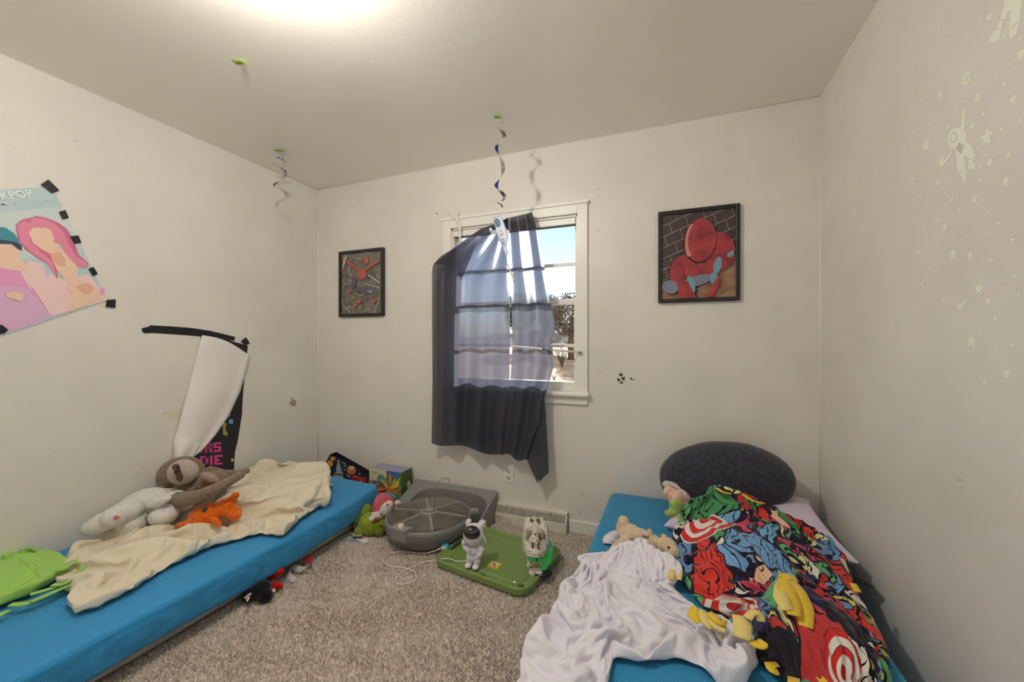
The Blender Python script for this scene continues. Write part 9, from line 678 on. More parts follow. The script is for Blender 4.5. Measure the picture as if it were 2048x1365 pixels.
# waffle-weave blue sheet cloth
def waffle(name, rgb):
    m = M(name, rgb, .72, None, .25, .15); t = m.node_tree; b = t.nodes['Principled BSDF']; tc = t.nodes.new('ShaderNodeTexCoord'); hs = []
    for ax in 'XYZ':
        w_ = t.nodes.new('ShaderNodeTexWave'); w_.bands_direction = ax; w_.inputs['Scale'].default_value = 52; t.links.new(tc.outputs['Object'], w_.inputs['Vector']); hs.append(w_)
    a = t.nodes.new('ShaderNodeMath'); a.operation = 'ADD'; a2 = t.nodes.new('ShaderNodeMath'); a2.operation = 'ADD'
    t.links.new(hs[0].outputs['Fac'], a.inputs[0]); t.links.new(hs[1].outputs['Fac'], a.inputs[1]); t.links.new(a.outputs[0], a2.inputs[0]); t.links.new(hs[2].outputs['Fac'], a2.inputs[1])
    u = t.nodes.new('ShaderNodeBump'); u.inputs['Strength'].default_value = .55; u.inputs['Distance'].default_value = .0016; t.links.new(a2.outputs[0], u.inputs['Height']); t.links.new(u.outputs[0], b.inputs['Normal'])
    mx = t.nodes.new('ShaderNodeMixRGB'); mx.inputs[1].default_value = (*s2l([v*.84 for v in rgb]), 1); mx.inputs[2].default_value = (*s2l([min(255, v*1.10) for v in rgb]), 1)
    d_ = t.nodes.new('ShaderNodeMath'); d_.operation = 'MULTIPLY'; d_.inputs[1].default_value = .4; t.links.new(a2.outputs[0], d_.inputs[0]); t.links.new(d_.outputs[0], mx.inputs[0]); t.links.new(mx.outputs[0], b.inputs['Base Color'])
    return m
blue = waffle('blue_waffle', (48, 146, 204)); blue2 = waffle('teal_waffle', (44, 148, 200))
def mattress(name, outline, z0, z1, mat, parent, rr=.03, sag=0):
    """outline counter-clockwise; rounded shoulders top and bottom"""
    P = []; n = len(outline)
    for k in range(n):                       # subdivide the outline
        a = Vector(outline[k]).to_3d(); b = Vector(outline[(k+1) % n]).to_3d(); m_ = max(1, int((b-a).length/.05))
        for q in range(m_): P.append(a.lerp(b, q/m_))
    N = len(P); cen = sum(P, Vector())/N; nr = []
    for k in range(N):
        t_ = (P[(k+1) % N]-P[k-1]).normalized(); nr.append(Vector((t_.y, -t_.x, 0)))
    rings = []; prof = [(0, z0+.2*rr), (0.003, z0+rr)]+[(.006*math.sin(math.pi*q/4), z0+rr+(z1-z0-2*rr)*q/4) for q in range(1, 4)]+[(-rr*(1-math.cos(a)), z1-rr+rr*math.sin(a)) for a in (0, .4, .8, 1.2, 1.5708)]
    for off, z in prof: rings.append([P[k]+nr[k]*(off+.004*math.sin(k*.9)*math.sin((z-z0)/(z1-z0)*math.pi)*1.0)+Vector((0, 0, z-(sag*math.sin(k*.35) if z < z0+rr*1.1 else 0))) for k in range(N)])
    for q_ in (.04, .10): rings.append([p.lerp(cen+Vector((0, 0, z1)), q_) for p in rings[len(prof)-1]])
    vs = [v for r_ in rings for v in r_]; fs = [(j*N+k, j*N+(k+1) % N, (j+1)*N+(k+1) % N, (j+1)*N+k) for j in range(len(rings)-1) for k in range(N)]
    c0 = len(vs); vs += [cen+Vector((0, 0, z1)), cen+Vector((0, 0, z0+.2*rr))]; J = len(rings)-1
    fs += [(J*N+k, J*N+(k+1) % N, c0) for k in range(N)]+[((k+1) % N, k, c0+1) for k in range(N)]
    return link(name, vs, fs, mat, parent, smooth=True)
def rrect(x0, y0, x1, y1, r, extra=None):
    pts = []
    for cx, cy, a0 in ((x1-r, y0+r, -90), (x1-r, y1-r, 0), (x0+r, y1-r, 90), (x0+r, y0+r, 180)):
        for k in range(5): a = math.radians(a0+22.5*k); pts.append((cx+r*math.cos(a), cy+r*math.sin(a)))
    return pts
# left bed
lb = thing('mattress', (-2.24, 1.2, .07), 'mattress in a bright blue fitted sheet along the left wall', 'mattress')
mattress('fitted_sheet', [(-2.685, .22), (-1.765, .22), (-1.765, 1.1), (-1.772, 1.5), (-1.80, 1.9), (-1.845, 2.15), (-1.865, 2.195), (-1.90, 2.215), (-2.30, 2.235), (-2.685, 2.245)], .080, .208, blue, lb, .016, .006)
bb = thing('box_spring', (-2.27, 1.2, 0), 'low white fabric bed base under the left mattress', 'bed base')
bbm = fabric('base_cloth', (206, 198, 186), 500, .2, var=((176, 162, 142), 7, .45, .7)); mattress('base_body', [(-2.66, .24), (-1.845, .24), (-1.85, 1.1), (-1.868, 2.0), (-1.90, 2.14), (-2.66, 2.16)], .004, .079, bbm, bb, .012)
MB().tube([(-1.842, .3, .016), (-1.847, 1.1, .016), (-1.865, 2.0, .016), (-1.897, 2.13, .016)], .005, 6).build('piping', M('piping_grey', (112, 106, 100), .7), bb)
MB().tube([PX(390, 1238, -1.761)+Vector((0, 0, .0)), PX(392, 1231, -1.755), PX(396, 1238, -1.76), PX(400, 1246, -1.757)], .0012, 5).build('loose_thread', M('thread_blue', (110, 170, 210), .8), lb)
# right bed
rb = thing('mattress', (.135, 1.3, 0), 'mattress in a teal blue fitted sheet along the right wall', 'mattress')
mattress('fitted_sheet', rrect(-.335, .2, .585, 2.43, .05), 0.004, .302, blue2, rb, .025)
def pillow(name, corners, h, mat, label, z=None, group=None, power=.42):
    """corners: four world points in order; puffed between them"""
    n = 26; vs = []; fs = []; C_ = [Vector(c) for c in corners]
    for side in (1, -1):
        for j in range(n+1):
            for i in range(n+1):
                u, v = i/n, j/n; pin = .035*(math.sin(math.pi*u)*(1 if 1 else 0))
                cu_, cv = u-.5, v-.5; sx = 1-.10*(1-(2*cv)**2)*abs(2*cu_)**3*1.0; sy = 1-.10*(1-(2*cu_)**2)*abs(2*cv)**3
                uu, vv = .5+cu_*sx, .5+cv*sy
                p = C_[0]*(1-uu)*(1-vv)+C_[1]*uu*(1-vv)+C_[2]*uu*vv+C_[3]*(1-uu)*vv
                q = max(0, 16*u*(1-u)*v*(1-v))**power; nz = noise.noise((u*5+h*9, v*5, side*3))*.10
                vs.append(p+Vector((0, 0, side*h/2*q*(1+nz) if side > 0 else -h/2*q*.75)))
    m1 = (n+1)**2
    for s_ in range(2):
        for j in range(n):
            for i in range(n):
                f = (j*(n+1)+i, j*(n+1)+i+1, (j+1)*(n+1)+i+1, (j+1)*(n+1)+i); f = tuple(s_*m1+k for k in f); fs.append(f if s_ == 0 else f[::-1])
    o = link(name, vs, fs, mat, None, smooth=True); bm = bmesh.new(); bm.from_mesh(o.data); bmesh.ops.remove_doubles(bm, verts=bm.verts, dist=1e-5); bm.to_mesh(o.data); bm.free()
    s_ = o.modifiers.new('s', 'SUBSURF'); s_.levels = s_.render_levels = 1; return tag(o, label, 'pillow', group)
lav = fabric('lavender_cotton', (222, 208, 228), 900, .1)
pillow('pillow', [(-.05, 2.0, .325), (.665, 1.85, .365), (.640, 2.39, .41), (.04, 2.41, .35)], .15, lav, 'lavender pillow in the far corner of the right bed, under the patterned blanket')
pillow('pillow', [(.30, 1.88, .33), (.672, 1.765, .325), (.665, 2.2, .33), (.30, 2.25, .33)], .06, fabric('black_cotton', (40, 38, 46)), 'flat black pillow peeking out under the lavender one by the right wall')
# round cushion
cs = thing('plush_cushion', (.25, 2.25, .34), 'big round charcoal plush cushion propped against the back wall with a pink striped patch', 'cushion')
def cush():
    n = 48; vs = []; c = Vector((.245, 2.262, .50)); R_ = Matrix.Rotation(math.radians(-12), 3, 'X') @ Matrix.Rotation(math.radians(-7), 3, 'Y')
    for j in range(n+1):
        a = math.pi*j/n
        for i in range(n):
            t_ = 2*math.pi*i/n; s_ = math.sin(a); v = Vector((s_*math.cos(t_)*.305, s_*math.sin(t_)*.165, math.cos(a)*.185)); d_ = v.normalized()
            wr = .004*math.sin(t_*18+a*3)*max(0, -d_.x)**2+noise.noise(v*7)*.006; vs.append(c+R_ @ (v+d_*wr))
    o = link('cushion_body', vs, [(j*n+i, (j+1)*n+i, (j+1)*n+(i+1) % n, j*n+(i+1) % n) for j in range(n) for i in range(n)], plush('charcoal_plush', (62, 62, 74), (44, 44, 52), 200, .3), cs, smooth=True)
cush()
blob('striped_patch', [(1345, 985, [2.16], 18, 19, -40, 13), (1358, 1000, [2.13], 20, 22, -50, 12)], fabric('salmon_pink', (228, 160, 140), 500, .2, var=((236, 206, 196), 30, .4, .6)), cs, .006)
blob('patch_trim', [(1336, 970, [2.17], 12, 8, 0, 10), (1354, 976, [2.15], 22, 6, -35, 12), (1372, 992, [2.12], 16, 6, -50, 12)], plush('trim_white', (226, 214, 204)), cs, .006)
blob('leaf', [(1352, 1012, [2.08], 15, 14, 20, 8), (1345, 1028, [2.06], 15, 9, 0, 8), (1334, 1026, [2.06], 7, 5, 0, 5)], plush('leaf_green', (178, 206, 120), (150, 186, 90)), cs, .005)
blob('yellow_tab', [(1362, 1035, [2.04], 14, 5, 35, 4)], plush('tab_yellow', (226, 176, 50)), cs, .005)

# sheets and blankets
sh = cloth_obj('bed_sheet', 'grey', fabric('sheet_grey', (230, 227, 237), 900, .08)); tag(sh, 'crumpled pale grey sheet half pulled off the right mattress', 'sheet')
be = cloth_obj('bed_sheet', 'beige', fabric('sheet_beige', (226, 216, 193), 900, .08)); tag(be, 'crumpled beige sheet spread over the left mattress and its pillow', 'sheet')
pw = pillow('pillow', [(-2.60, 1.50, .215), (-2.38, 1.30, .215), (-2.085, 2.05, .235), (-2.33, 2.17, .265)], .10, fabric('pillow_white', (236, 232, 226)), 'white pillow showing at the end of the beige sheet on the left bed')
# patterned fleece
def fleece():
    m = bpy.data.materials.new('comic_fleece'); m.use_nodes = True; t = m.node_tree; b = t.nodes['Principled BSDF']; b.inputs['Roughness'].default_value = .95; b.inputs['Specular IOR Level'].default_value = .1; b.inputs['Sheen Weight'].default_value = .2
    N = t.nodes.new; Lk = t.links.new; uv = N('ShaderNodeTexCoord'); sc = N('ShaderNodeVectorMath'); sc.operation = 'MULTIPLY'; sc.inputs[1].default_value = (1.0, 1.35, 1); Lk(uv.outputs['UV'], sc.inputs[0])
    n1 = N('ShaderNodeTexNoise'); n1.inputs['Scale'].default_value = 5; n1.inputs['Detail'].default_value = 2; Lk(sc.outputs[0], n1.inputs['Vector'])
    ad = N('ShaderNodeVectorMath'); ad.operation = 'MULTIPLY_ADD'; ad.inputs[1].default_value = (.30, .30, 0); Lk(n1.outputs['Color'], ad.inputs[0]); Lk(sc.outputs[0], ad.inputs[2])
    ad2 = N('ShaderNodeVectorMath'); ad2.operation = 'MULTIPLY_ADD'; ad2.inputs[1].default_value = (.06, .06, 0); Lk(n1.outputs['Color'], ad2.inputs[0]); Lk(sc.outputs[0], ad2.inputs[2])
    pal = [(52, 54, 88), (216, 64, 48), (112, 158, 204), (226, 222, 212), (214, 66, 56), (118, 172, 216), (40, 36, 46), (98, 174, 112), (212, 208, 92), (204, 72, 96), (232, 192, 164), (190, 60, 60), (106, 152, 196), (190, 44, 40), (222, 214, 150), (78, 150, 96)]
    def cells(scale, off):
        v = N('ShaderNodeTexVoronoi'); v.inputs['Scale'].default_value = scale; e = N('ShaderNodeTexVoronoi'); e.feature = 'DISTANCE_TO_EDGE'; e.inputs['Scale'].default_value = scale
        Lk(ad.outputs[0], v.inputs['Vector']); Lk(ad.outputs[0], e.inputs['Vector']); sp = N('ShaderNodeSeparateColor'); Lk(v.outputs['Color'], sp.inputs[0])
        r = N('ShaderNodeValToRGB'); r.color_ramp.interpolation = 'CONSTANT'; el = r.color_ramp.elements
        while len(el) < len(pal): el.new(.5)
        for k in range(len(pal)): el[k].position = k/len(pal); el[k].color = (*s2l(pal[(k*off+off) % len(pal)]), 1)
        Lk(sp.outputs[0], r.inputs[0]); return r, e, sp
    c1, e1, s1 = cells(4.6, 1); c2, e2, s2 = cells(12, 3)
    gt_ = N('ShaderNodeMath'); gt_.operation = 'GREATER_THAN'; gt_.inputs[1].default_value = .62; Lk(s1.outputs[1], gt_.inputs[0]); mA = N('ShaderNodeMixRGB'); Lk(gt_.outputs[0], mA.inputs[0]); Lk(c1.outputs[0], mA.inputs[1]); Lk(c2.outputs[0], mA.inputs[2])
    # ink: outlines of cells plus brushy hatching inside some
    ln = N('ShaderNodeMath'); ln.operation = 'LESS_THAN'; ln.inputs[1].default_value = .030; Lk(e1.outputs[0], ln.inputs[0])
    ln2 = N('ShaderNodeMath'); ln2.operation = 'LESS_THAN'; ln2.inputs[1].default_value = .035; Lk(e2.outputs[0], ln2.inputs[0]); l2 = N('ShaderNodeMath'); l2.operation = 'MULTIPLY'; Lk(ln2.outputs[0], l2.inputs[0]); Lk(gt_.outputs[0], l2.inputs[1])
    wv = N('ShaderNodeTexWave'); wv.inputs['Scale'].default_value = 7; wv.inputs['Distortion'].default_value = 9; wv.inputs['Detail'].default_value = 2; wv.inputs['Detail Scale'].default_value = 1.6; Lk(ad.outputs[0], wv.inputs['Vector'])
    wl = N('ShaderNodeMath'); wl.operation = 'LESS_THAN'; wl.inputs[1].default_value = .09; Lk(wv.outputs['Fac'], wl.inputs[0]); sg = N('ShaderNodeMath'); sg.operation = 'GREATER_THAN'; sg.inputs[1].default_value = .35; Lk(s1.outputs[2], sg.inputs[0]); w3 = N('ShaderNodeMath'); w3.operation = 'MULTIPLY'; Lk(wl.outputs[0], w3.inputs[0]); Lk(sg.outputs[0], w3.inputs[1])
    # red and white rings and striped bands
    def ring(cx, cy, r, width, colA, colB, prev):
        d_ = N('ShaderNodeVectorMath'); d_.operation = 'DISTANCE'; d_.inputs[1].default_value = (cx+.03, cy*1.35+.03, 0); Lk(ad2.outputs[0], d_.inputs[0]) 
        iN = N('ShaderNodeMath'); iN.operation = 'LESS_THAN'; iN.inputs[1].default_value = r; Lk(d_.outputs['Value'], iN.inputs[0])
        q = N('ShaderNodeMath'); q.operation = 'DIVIDE'; q.inputs[1].default_value = width*2; Lk(d_.outputs['Value'], q.inputs[0]); f = N('ShaderNodeMath'); f.operation = 'FRACT'; Lk(q.outputs[0], f.inputs[0])
        g_ = N('ShaderNodeValToRGB'); g_.color_ramp.interpolation = 'CONSTANT'; e_ = g_.color_ramp.elements; e_[0].color = (*s2l(colA), 1); e_[0].position = 0; e_[1].position = .5; e_[1].color = (*s2l(colB), 1); x = e_.new(.45); x.color = (*s2l((30, 26, 34)), 1); Lk(f.outputs[0], g_.inputs[0])
        mm = N('ShaderNodeMixRGB'); Lk(iN.outputs[0], mm.inputs[0]); Lk(prev, mm.inputs[1]); Lk(g_.outputs[0], mm.inputs[2]); return mm.outputs[0]
    col = mA.outputs[0]
    ink = N('ShaderNodeMath'); ink.operation = 'MAXIMUM'; Lk(ln.outputs[0], ink.inputs[0]); Lk(l2.outputs[0], ink.inputs[1]); ink2 = N('ShaderNodeMath'); ink2.operation = 'MAXIMUM'; Lk(ink.outputs[0], ink2.inputs[0]); Lk(w3.outputs[0], ink2.inputs[1])
    mi = N('ShaderNodeMixRGB'); mi.inputs[2].default_value = (*s2l((34, 32, 48)), 1); Lk(ink2.outputs[0], mi.inputs[0]); Lk(col, mi.inputs[1]); col = mi.outputs[0]
    for a in ((.24, .28, .16, .030, (206, 52, 48), (226, 220, 214)), (.07, .72, .14, .032, (208, 56, 52), (224, 218, 210)), (.62, .93, .14, .028, (204, 50, 46), (228, 222, 216))): col = ring(*a, col)
    Lk(col, b.inputs['Base Color'])
    bn = N('ShaderNodeTexNoise'); bn.inputs['Scale'].default_value = 240; bu = N('ShaderNodeBump'); bu.inputs['Strength'].default_value = .5; bu.inputs['Distance'].default_value = .003; Lk(uv.outputs['Object'], bn.inputs['Vector']); Lk(bn.outputs[0], bu.inputs['Height']); Lk(bu.outputs[0], b.inputs['Normal'])
    return m
bk = cloth_obj('fleece_blanket', 'blanket', fleece(), th=.004); tag(bk, 'rumpled multicoloured fleece blanket with yellow knotted fringe on the right bed', 'blanket')
fy = fabric('fringe_yellow', (232, 196, 60), 500, .2); fyp = fabric('fringe_cream', (232, 210, 130), 500, .2); fg = fabric('fringe_green', (74, 160, 120), 500, .2); fr_ = bk.data.materials[0]
def fringe(pts, w_, mat, parent=bk, side=None, nm='fringe_strip'): ribbon(nm, [PZ(p[0], p[1], p[2]+(.022 if parent is bk else .02)+(.035 if parent is bk and p[1] > 1210 and p[0] < 1530 else 0)) for p in pts], w_, mat, parent, side=side, th=.003, sub=2)
S1 = Vector((.6, -.5, .4))
for pts, w_, mat in [
    ([(1566, 1150, .44), (1572, 1180, .445), (1580, 1205, .43), (1588, 1232, .42)], [.02, .045, .05, .03], fy), ([(1572, 1155, .445), (1592, 1180, .44), (1606, 1215, .42), (1612, 1255, .40)], [.02, .045, .05, .03], fy), ([(1560, 1165, .445), (1562, 1195, .44), (1576, 1222, .425)], [.02, .04, .035], fyp),
    ([(1392, 1215, .335), (1388, 1232, .33), (1400, 1246, .325)], [.02, .035, .02], fy), ([(1404, 1222, .335), (1412, 1240, .33), (1425, 1258, .325)], [.02, .035, .02], fyp), ([(1425, 1230, .335), (1430, 1248, .335), (1452, 1262, .33)], [.02, .035, .025], fyp), ([(1418, 1226, .345), (1440, 1244, .34), (1446, 1240, .335)], [.02, .03, .02], fy),
    ([(1478, 1232, .36), (1484, 1252, .355), (1484, 1278, .335)], [.035, .045, .04], fyp), ([(1462, 1238, .345), (1480, 1262, .34), (1500, 1280, .33)], .012, fg), ([(1470, 1236, .345), (1488, 1256, .345), (1512, 1272, .335)], .010, fg), ([(1500, 1285, .33), (1520, 1290, .335), (1528, 1284, .34)], [.02, .035, .02], fy),
    ([(1495, 1238, .365), (1505, 1226, .375), (1518, 1228, .375), (1522, 1244, .36)], .022, fyp), ([(1540, 1325, .33), (1548, 1338, .325), (1556, 1344, .32)], [.03, .04, .02], fy), ([(1575, 1362, .33), (1600, 1372, .33)], [.03, .045], fy), ([(1640, 1345, .33), (1655, 1362, .33), (1690, 1372, .32)], [.02, .05, .04], fy), ([(1590, 1380, .32), (1620, 1366, .33)], .02, fg),
    ([(1432, 976, .50), (1445, 984, .50), (1462, 988, .49)], .016, fy), ([(1486, 990, .50), (1506, 1002, .49), (1528, 1008, .48)], .016, fy), ([(1346, 1130, .345), (1343, 1148, .345), (1342, 1160, .33)], .022, fyp), ([(1360, 1142, .345), (1358, 1160, .335)], .018, fyp), ([(1324, 1074, .335), (1330, 1070, .338)], .018, fyp), ([(1706, 1168, .36), (1716, 1185, .35)], .02, fy),
    ([(1535, 1200, .40), (1548, 1178, .42), (1562, 1160, .44)], .026, fr_), ([(1545, 1214, .40), (1556, 1190, .42), (1566, 1160, .44)], .022, fr_), ([(1566, 1158, .446), (1578, 1153, .448), (1588, 1165, .44)], .03, fy), ([(1584, 1222, .41), (1590, 1236, .40)], .02, fr_)]:
    fringe(pts, w_, mat)
# lime fleece
lm = fabric('lime_fleece', (158, 206, 100), 420, .35); li = cloth_obj('fleece_throw', 'lime', lm, th=.005); tag(li, 'lime green fleece throw with cut fringe at the near end of the left bed', 'blanket')
for pts, w_ in [([(80, 1128, .235), (100, 1118, .228), (122, 1112, .224)], .030), ([(84, 1134, .235), (104, 1126, .228), (130, 1116, .224)], .016), ([(120, 1142, .26), (138, 1128, .258), (158, 1124, .25)], [.03, .04, .05]), ([(128, 1160, .245), (150, 1150, .245), (172, 1132, .25)], [.02, .026, .012]), ([(105, 1170, .24), (128, 1168, .24), (160, 1148, .25)], .018), ([(60, 1190, .235), (100, 1178, .232), (130, 1166, .232)], .022), ([(62, 1204, .228), (100, 1188, .226), (140, 1170, .23)], .022), ([(20, 1210, .225), (50, 1208, .222), (78, 1201, .218)], [.02, .03, .014]), ([(-20, 1236, .224), (0, 1230, .22), (20, 1221, .218)], [.03, .03, .012]), ([(84, 1146, .232), (92, 1136, .232), (104, 1136, .228)], .016)]:
    fringe(pts, w_, lm, li)

# ---------------------------------------------------------------- plush toys on the left bed
dke = M('eye_dark', (44, 36, 34), .15); 
def fdisc(name, px, py, z, rpx, mat, parent, pull=.0, th=.004, ry=None):
    c = PZ(px, py, z); k = FW(c)/F_PX; n = (Vector((0, 0, H))-c).normalized(); return disc(name, c+n*pull, n, rpx*k, mat, parent, th, (ry or rpx)*k)
bear = thing('plush_bear', PZ(285, 1050, .215), 'white plush bear lying on the left bed, red paw print on one foot', 'plush toy')
blob('body', [(290, 1004, .35, 48, 25, 14, 30), (255, 1022, .345, 30, 22, 20, 26), (330, 998, .35, 32, 19, 0, 26), (366, 1004, .33, 23, 19, 10, 20), (230, 1034, .34, 22, 20, 0, 24), (262, 1048, .27, 29, 23, 8, 24), (328, 1031, .31, 26, 20, 14, 24), (296, 1026, .29, 26, 16, 0, 20), (344, 992, .385, 24, 8, 18, 10), (318, 1004, .39, 26, 10, 20, 10)]+chain([(228, 1036, .33, 17), (205, 1046, .315, 19), (182, 1056, .30, 15)], 3), plush('white_plush', (232, 230, 226), (216, 214, 212)), bear, .005, 3)
rdm = M('embroidery_red', (206, 110, 92), .8)
for dx, dy, rr in ((-6, 0, 1.6), (-5, -6, 1.8), (0, -8, 1.8), (6, -6, 1.8), (7, 0, 1.6), (0, 0, 4)): fdisc('paw_print', 232+dx, 1036+dy*.8, .33, rr, rdm, bear, pull=.074, th=.012)
tag(ribbon('sole_stitching', [PZ(x, y, z) for x, y, z in ((316, 1036, .292), (328, 1034, .296), (340, 1031, .295), (348, 1028, .29))], .006, M('stitch_blue', (160, 180, 196), .8), bear, side=Vector((.4, -.5, .4))), None)
orp = plush('orange_plush', (236, 118, 22), (214, 92, 10), 260, .7)
og = thing('plush_creature', PZ(420, 1050, .215), 'bright orange plush toy with a round dark eye lying on the beige sheet', 'plush toy')
blob('body', [(412, 1030, .300, 32, 22, 12, 24), (432, 1024, .300, 22, 18, 0, 22), (372, 1048, .275, 24, 6, 14, 9), (432, 1044, .295, 14, 6, -40, 8), (452, 1018, .320, 18, 10, 40, 10), (461, 1003, .330, 12, 10, 20, 10), (470, 992, .340, 8, 7, 0, 8), (462, 1024, .300, 20, 14, -10, 15), (470, 1032, .290, 12, 9, 0, 11), (446, 1006, .330, 8, 8, 0, 8)], orp, og, .005, 6)
fdisc('eye', 409.5, 1020, .33, 5.4, M('eye_ring', (92, 84, 76), .4), og, pull=.045, th=.02, ry=.0);
fdisc('pupil', 409.5, 1020, .33, 3.2, dke, og, pull=.051, th=.02)
sl = thing('plush_sloth', PZ(390, 1010, .215), 'brown plush sloth with a pale face lying against the left wall', 'plush toy')
spb = plush('sloth_brown', (142, 124, 106), (120, 102, 86), 240, .6)
Ys = 1.42
def yb(L_, y0): return [(a[0], a[1], [y0+a[2]])+tuple(a[3:]) for a in L_]
sch = lambda L_, y0: [(p[0], p[1], [y0+p[2]])+tuple(p[3:]) for p in chain(L_, 6)]
blob('body', yb([(362, 948, .02, 42, 34, 10, 34), (348, 972, 0, 28, 30, 0, 30), (392, 978, .02, 42, 30, 15, 34), (362, 998, .02, 32, 24, 0, 30), (425, 964, .03, 32, 20, 15, 24)], Ys)+sch([(338, 996, -.10, 15), (368, 1000, -.14, 15), (402, 992, -.13, 13), (436, 976, -.09, 11), (462, 962, -.04, 9), (482, 950, .02, 8)], Ys)+sch([(420, 944, .10, 11), (452, 950, .12, 9), (476, 948, .15, 7), (494, 942, .18, 6)], Ys), spb, sl, .006, 4)
blob('face', yb([(366, 945, -.065, 29, 25, 8, 20)], Ys), plush('sloth_face', (196, 180, 172), (178, 162, 154)), sl, .005, 6)
blob('eye_patch', yb([(352, 935, -.125, 8, 7, 0, 5), (355, 944, -.130, 7, 9, 20, 5), (359, 955, -.128, 7, 9, 10, 5)], Ys), plush('sloth_dark', (92, 72, 56)), sl, .004, 4)
blob('eye', yb([(355, 935, -.145, 3.6, 3.6)], Ys), dke, sl, .0025, 1)
blob('paw_patch', yb([(420, 956, -.03, 20, 8, -24, 8)], Ys), plush('sloth_paw', (176, 152, 138)), sl, .005, 4)
bp = thing('backpack', PZ(320, 1010, .215), 'grey green bag slumped behind the plush sloth', 'bag'); bgm = fabric('bag_green', (98, 98, 84), 400, .3)
blob('bag_body', yb([(324, 968, .02, 12, 34, 5, 16), (330, 992, .0, 14, 16, 0, 18)], 1.38), bgm, bp, .006)
ribbon('strap', [PY(x, y, 1.33+q) for x, y, q in ((276, 980, -.04), (288, 974, -.02), (298, 968, 0), (308, 966, .02), (312, 972, .03), (306, 984, .02))], .028, bgm, bp, side=Vector((.3, .2, 1)))

# ---------------------------------------------------------------- plush toy and things on the right bed
cd = thing('plush_deer', PZ(1280, 1085, .31), 'cream plush animal lying on its back tucked in the grey sheet', 'plush toy'); cpl = plush('cream_plush', (222, 202, 172), (206, 184, 152), 260, .5)
blob('body', [(1262, 1072, .36, 24, 22, -20, 22), (1286, 1078, .36, 26, 18, -25, 20), (1306, 1086, .36, 20, 16, -30, 18), (1245, 1056, .38, 13, 16, 0, 13), (1247, 1044, .41, 11, 12, 0, 12), (1240, 1092, .34, 26, 12, 38, 12), (1222, 1108, .325, 20, 9, 35, 9), (1210, 1118, .318, 9, 5, 30, 7), (1300, 1068, .40, 5, 12, 5, 6), (1334, 1094, .37, 22, 18, -20, 19), (1344, 1106, .36, 16, 15, 0, 16)], cpl, cd, .005, 6)
fdisc('eye', 1338, 1097, .40, 3.4, M('eye_brown', (70, 50, 40), .2), cd, pull=.034, th=.02, ry=0); fdisc('eye_glint', 1340, 1099, .40, 1.4, M('eye_white', (236, 232, 226), .3), cd, pull=.038, th=.02)
blob('ear', [(1352, 1128, .345, 10, 5, 30, 5)], cpl, cd, .004); blob('belly_patch', [(1292, 1070, .395, 12, 5, -20, 8)], plush('belly', (228, 212, 188)), cd, .004)
tag(bk, None); 
ribbon('sheet_fold', [PZ(*p) for p in ((1218, 1088, .315), (1220, 1074, .335), (1234, 1064, .33), (1250, 1061, .335), (1264, 1062, .325), (1290, 1066, .33), (1315, 1078, .32), (1332, 1088, .315))], [.05, .06, .06, .05, .05, .045, .04, .03], MATS['sheet_grey'], sh, th=.006, cup=-.012)

# ---------------------------------------------------------------- between bed and back wall
craft = thing('craft_box', (-1.88, 2.36, 0), 'cardboard craft kit box with a bright bristly flower picture by the back wall', 'box')
bx0, bx1, by0, by1, bh = -2.03, -1.75, 2.305, 2.43, .275
cbm = [M('card_cream', (214, 200, 160), .6), M('card_green', (72, 96, 50), .6), M('card_lid', (150, 150, 182), .5)]
mb = MB(); mb.box((bx0, by0, .003), (bx1, by1, bh)); mb.build('carton', cbm[0], craft, bevel=.002)
mb = MB(); mb.slab([(bx0, by0, bh+.001), (bx1, by0, bh+.001), (bx1, by1, bh+.001), (bx0, by1, bh+.001)], (0, 0, 1), .001); mb.build('lid_flap', cbm[2], craft)
MB().slab([(bx1+.001, by0, .004), (bx1+.001, by1, .004), (bx1+.001, by1, bh), (bx1+.001, by0, bh)], (1, 0, 0), .001).build('side_panel', cbm[1], craft)
cf = lambda u, v: Vector((bx0+(bx1-bx0)*u, by0, bh*(1-v)))
r = rng(9); LY = [(0, [(0, 0), (1, 0), (1, .99), (0, .99)]), (1, [(.55, .0), (.93, .0), (.93, .22), (.55, .22)]), (10, [(0, 0), (.4, 0), (.4, .02), (0, .04)]), (2, clipq([(.93, 0), (.999, 0), (.999, .999), (.3, .999), (.34, .7), (.8, .6), (.93, .3)])), (3, oval(.38, .25, .13, .13, -20)), (3, oval(.75, .62, .2, .12, -10)), (11, oval(.16, .08, .1, .015)), (11, oval(.18, .12, .1, .012))]
for k in range(84):
    a = k*2.399; l = r.uniform(.14, .52); w_ = r.uniform(.02, .05); c = (.64, .46); e_ = (c[0]+math.cos(a)*l, c[1]+math.sin(a)*l*.95); LY.append((4+k % 6, clipq(stroke([c, ((c[0]+e_[0])/2+.02*math.sin(k), (c[1]+e_[1])/2), e_], w_))))
LY.append((4, oval(.64, .47, .09, .07)))
art('printed_front', LY, cf, (0, -1, 0), [cbm[0], M('card_blue_print', (70, 104, 170), .6), M('card_leaf', (84, 112, 62), .6), M('card_teal', (96, 140, 136), .6), M('bristle_orange', (236, 110, 40), .6), M('bristle_lime', (166, 206, 74), .6), M('bristle_red', (206, 52, 52), .6), M('bristle_yellow', (236, 196, 60), .6), M('bristle_purple', (82, 44, 84), .6), M('bristle_green', (72, 160, 70), .6), M('card_edge', (232, 224, 130), .6), M('card_grey_print', (170, 160, 150), .6)], craft, base=0, step=.00004)
tx = M('card_text', (74, 66, 84), .6)
text('lettering', 'JUMBO', .027, frame_mtx((bx0+.010, by0-.0045, bh-.100), (1, 0, 0), (0, 0, 1)), tx, craft, .0006); text('lettering', 'CHENILLE', .021, frame_mtx((bx0+.010, by0-.0045, bh-.124), (1, 0, 0), (0, 0, 1)), tx, craft, .0006)
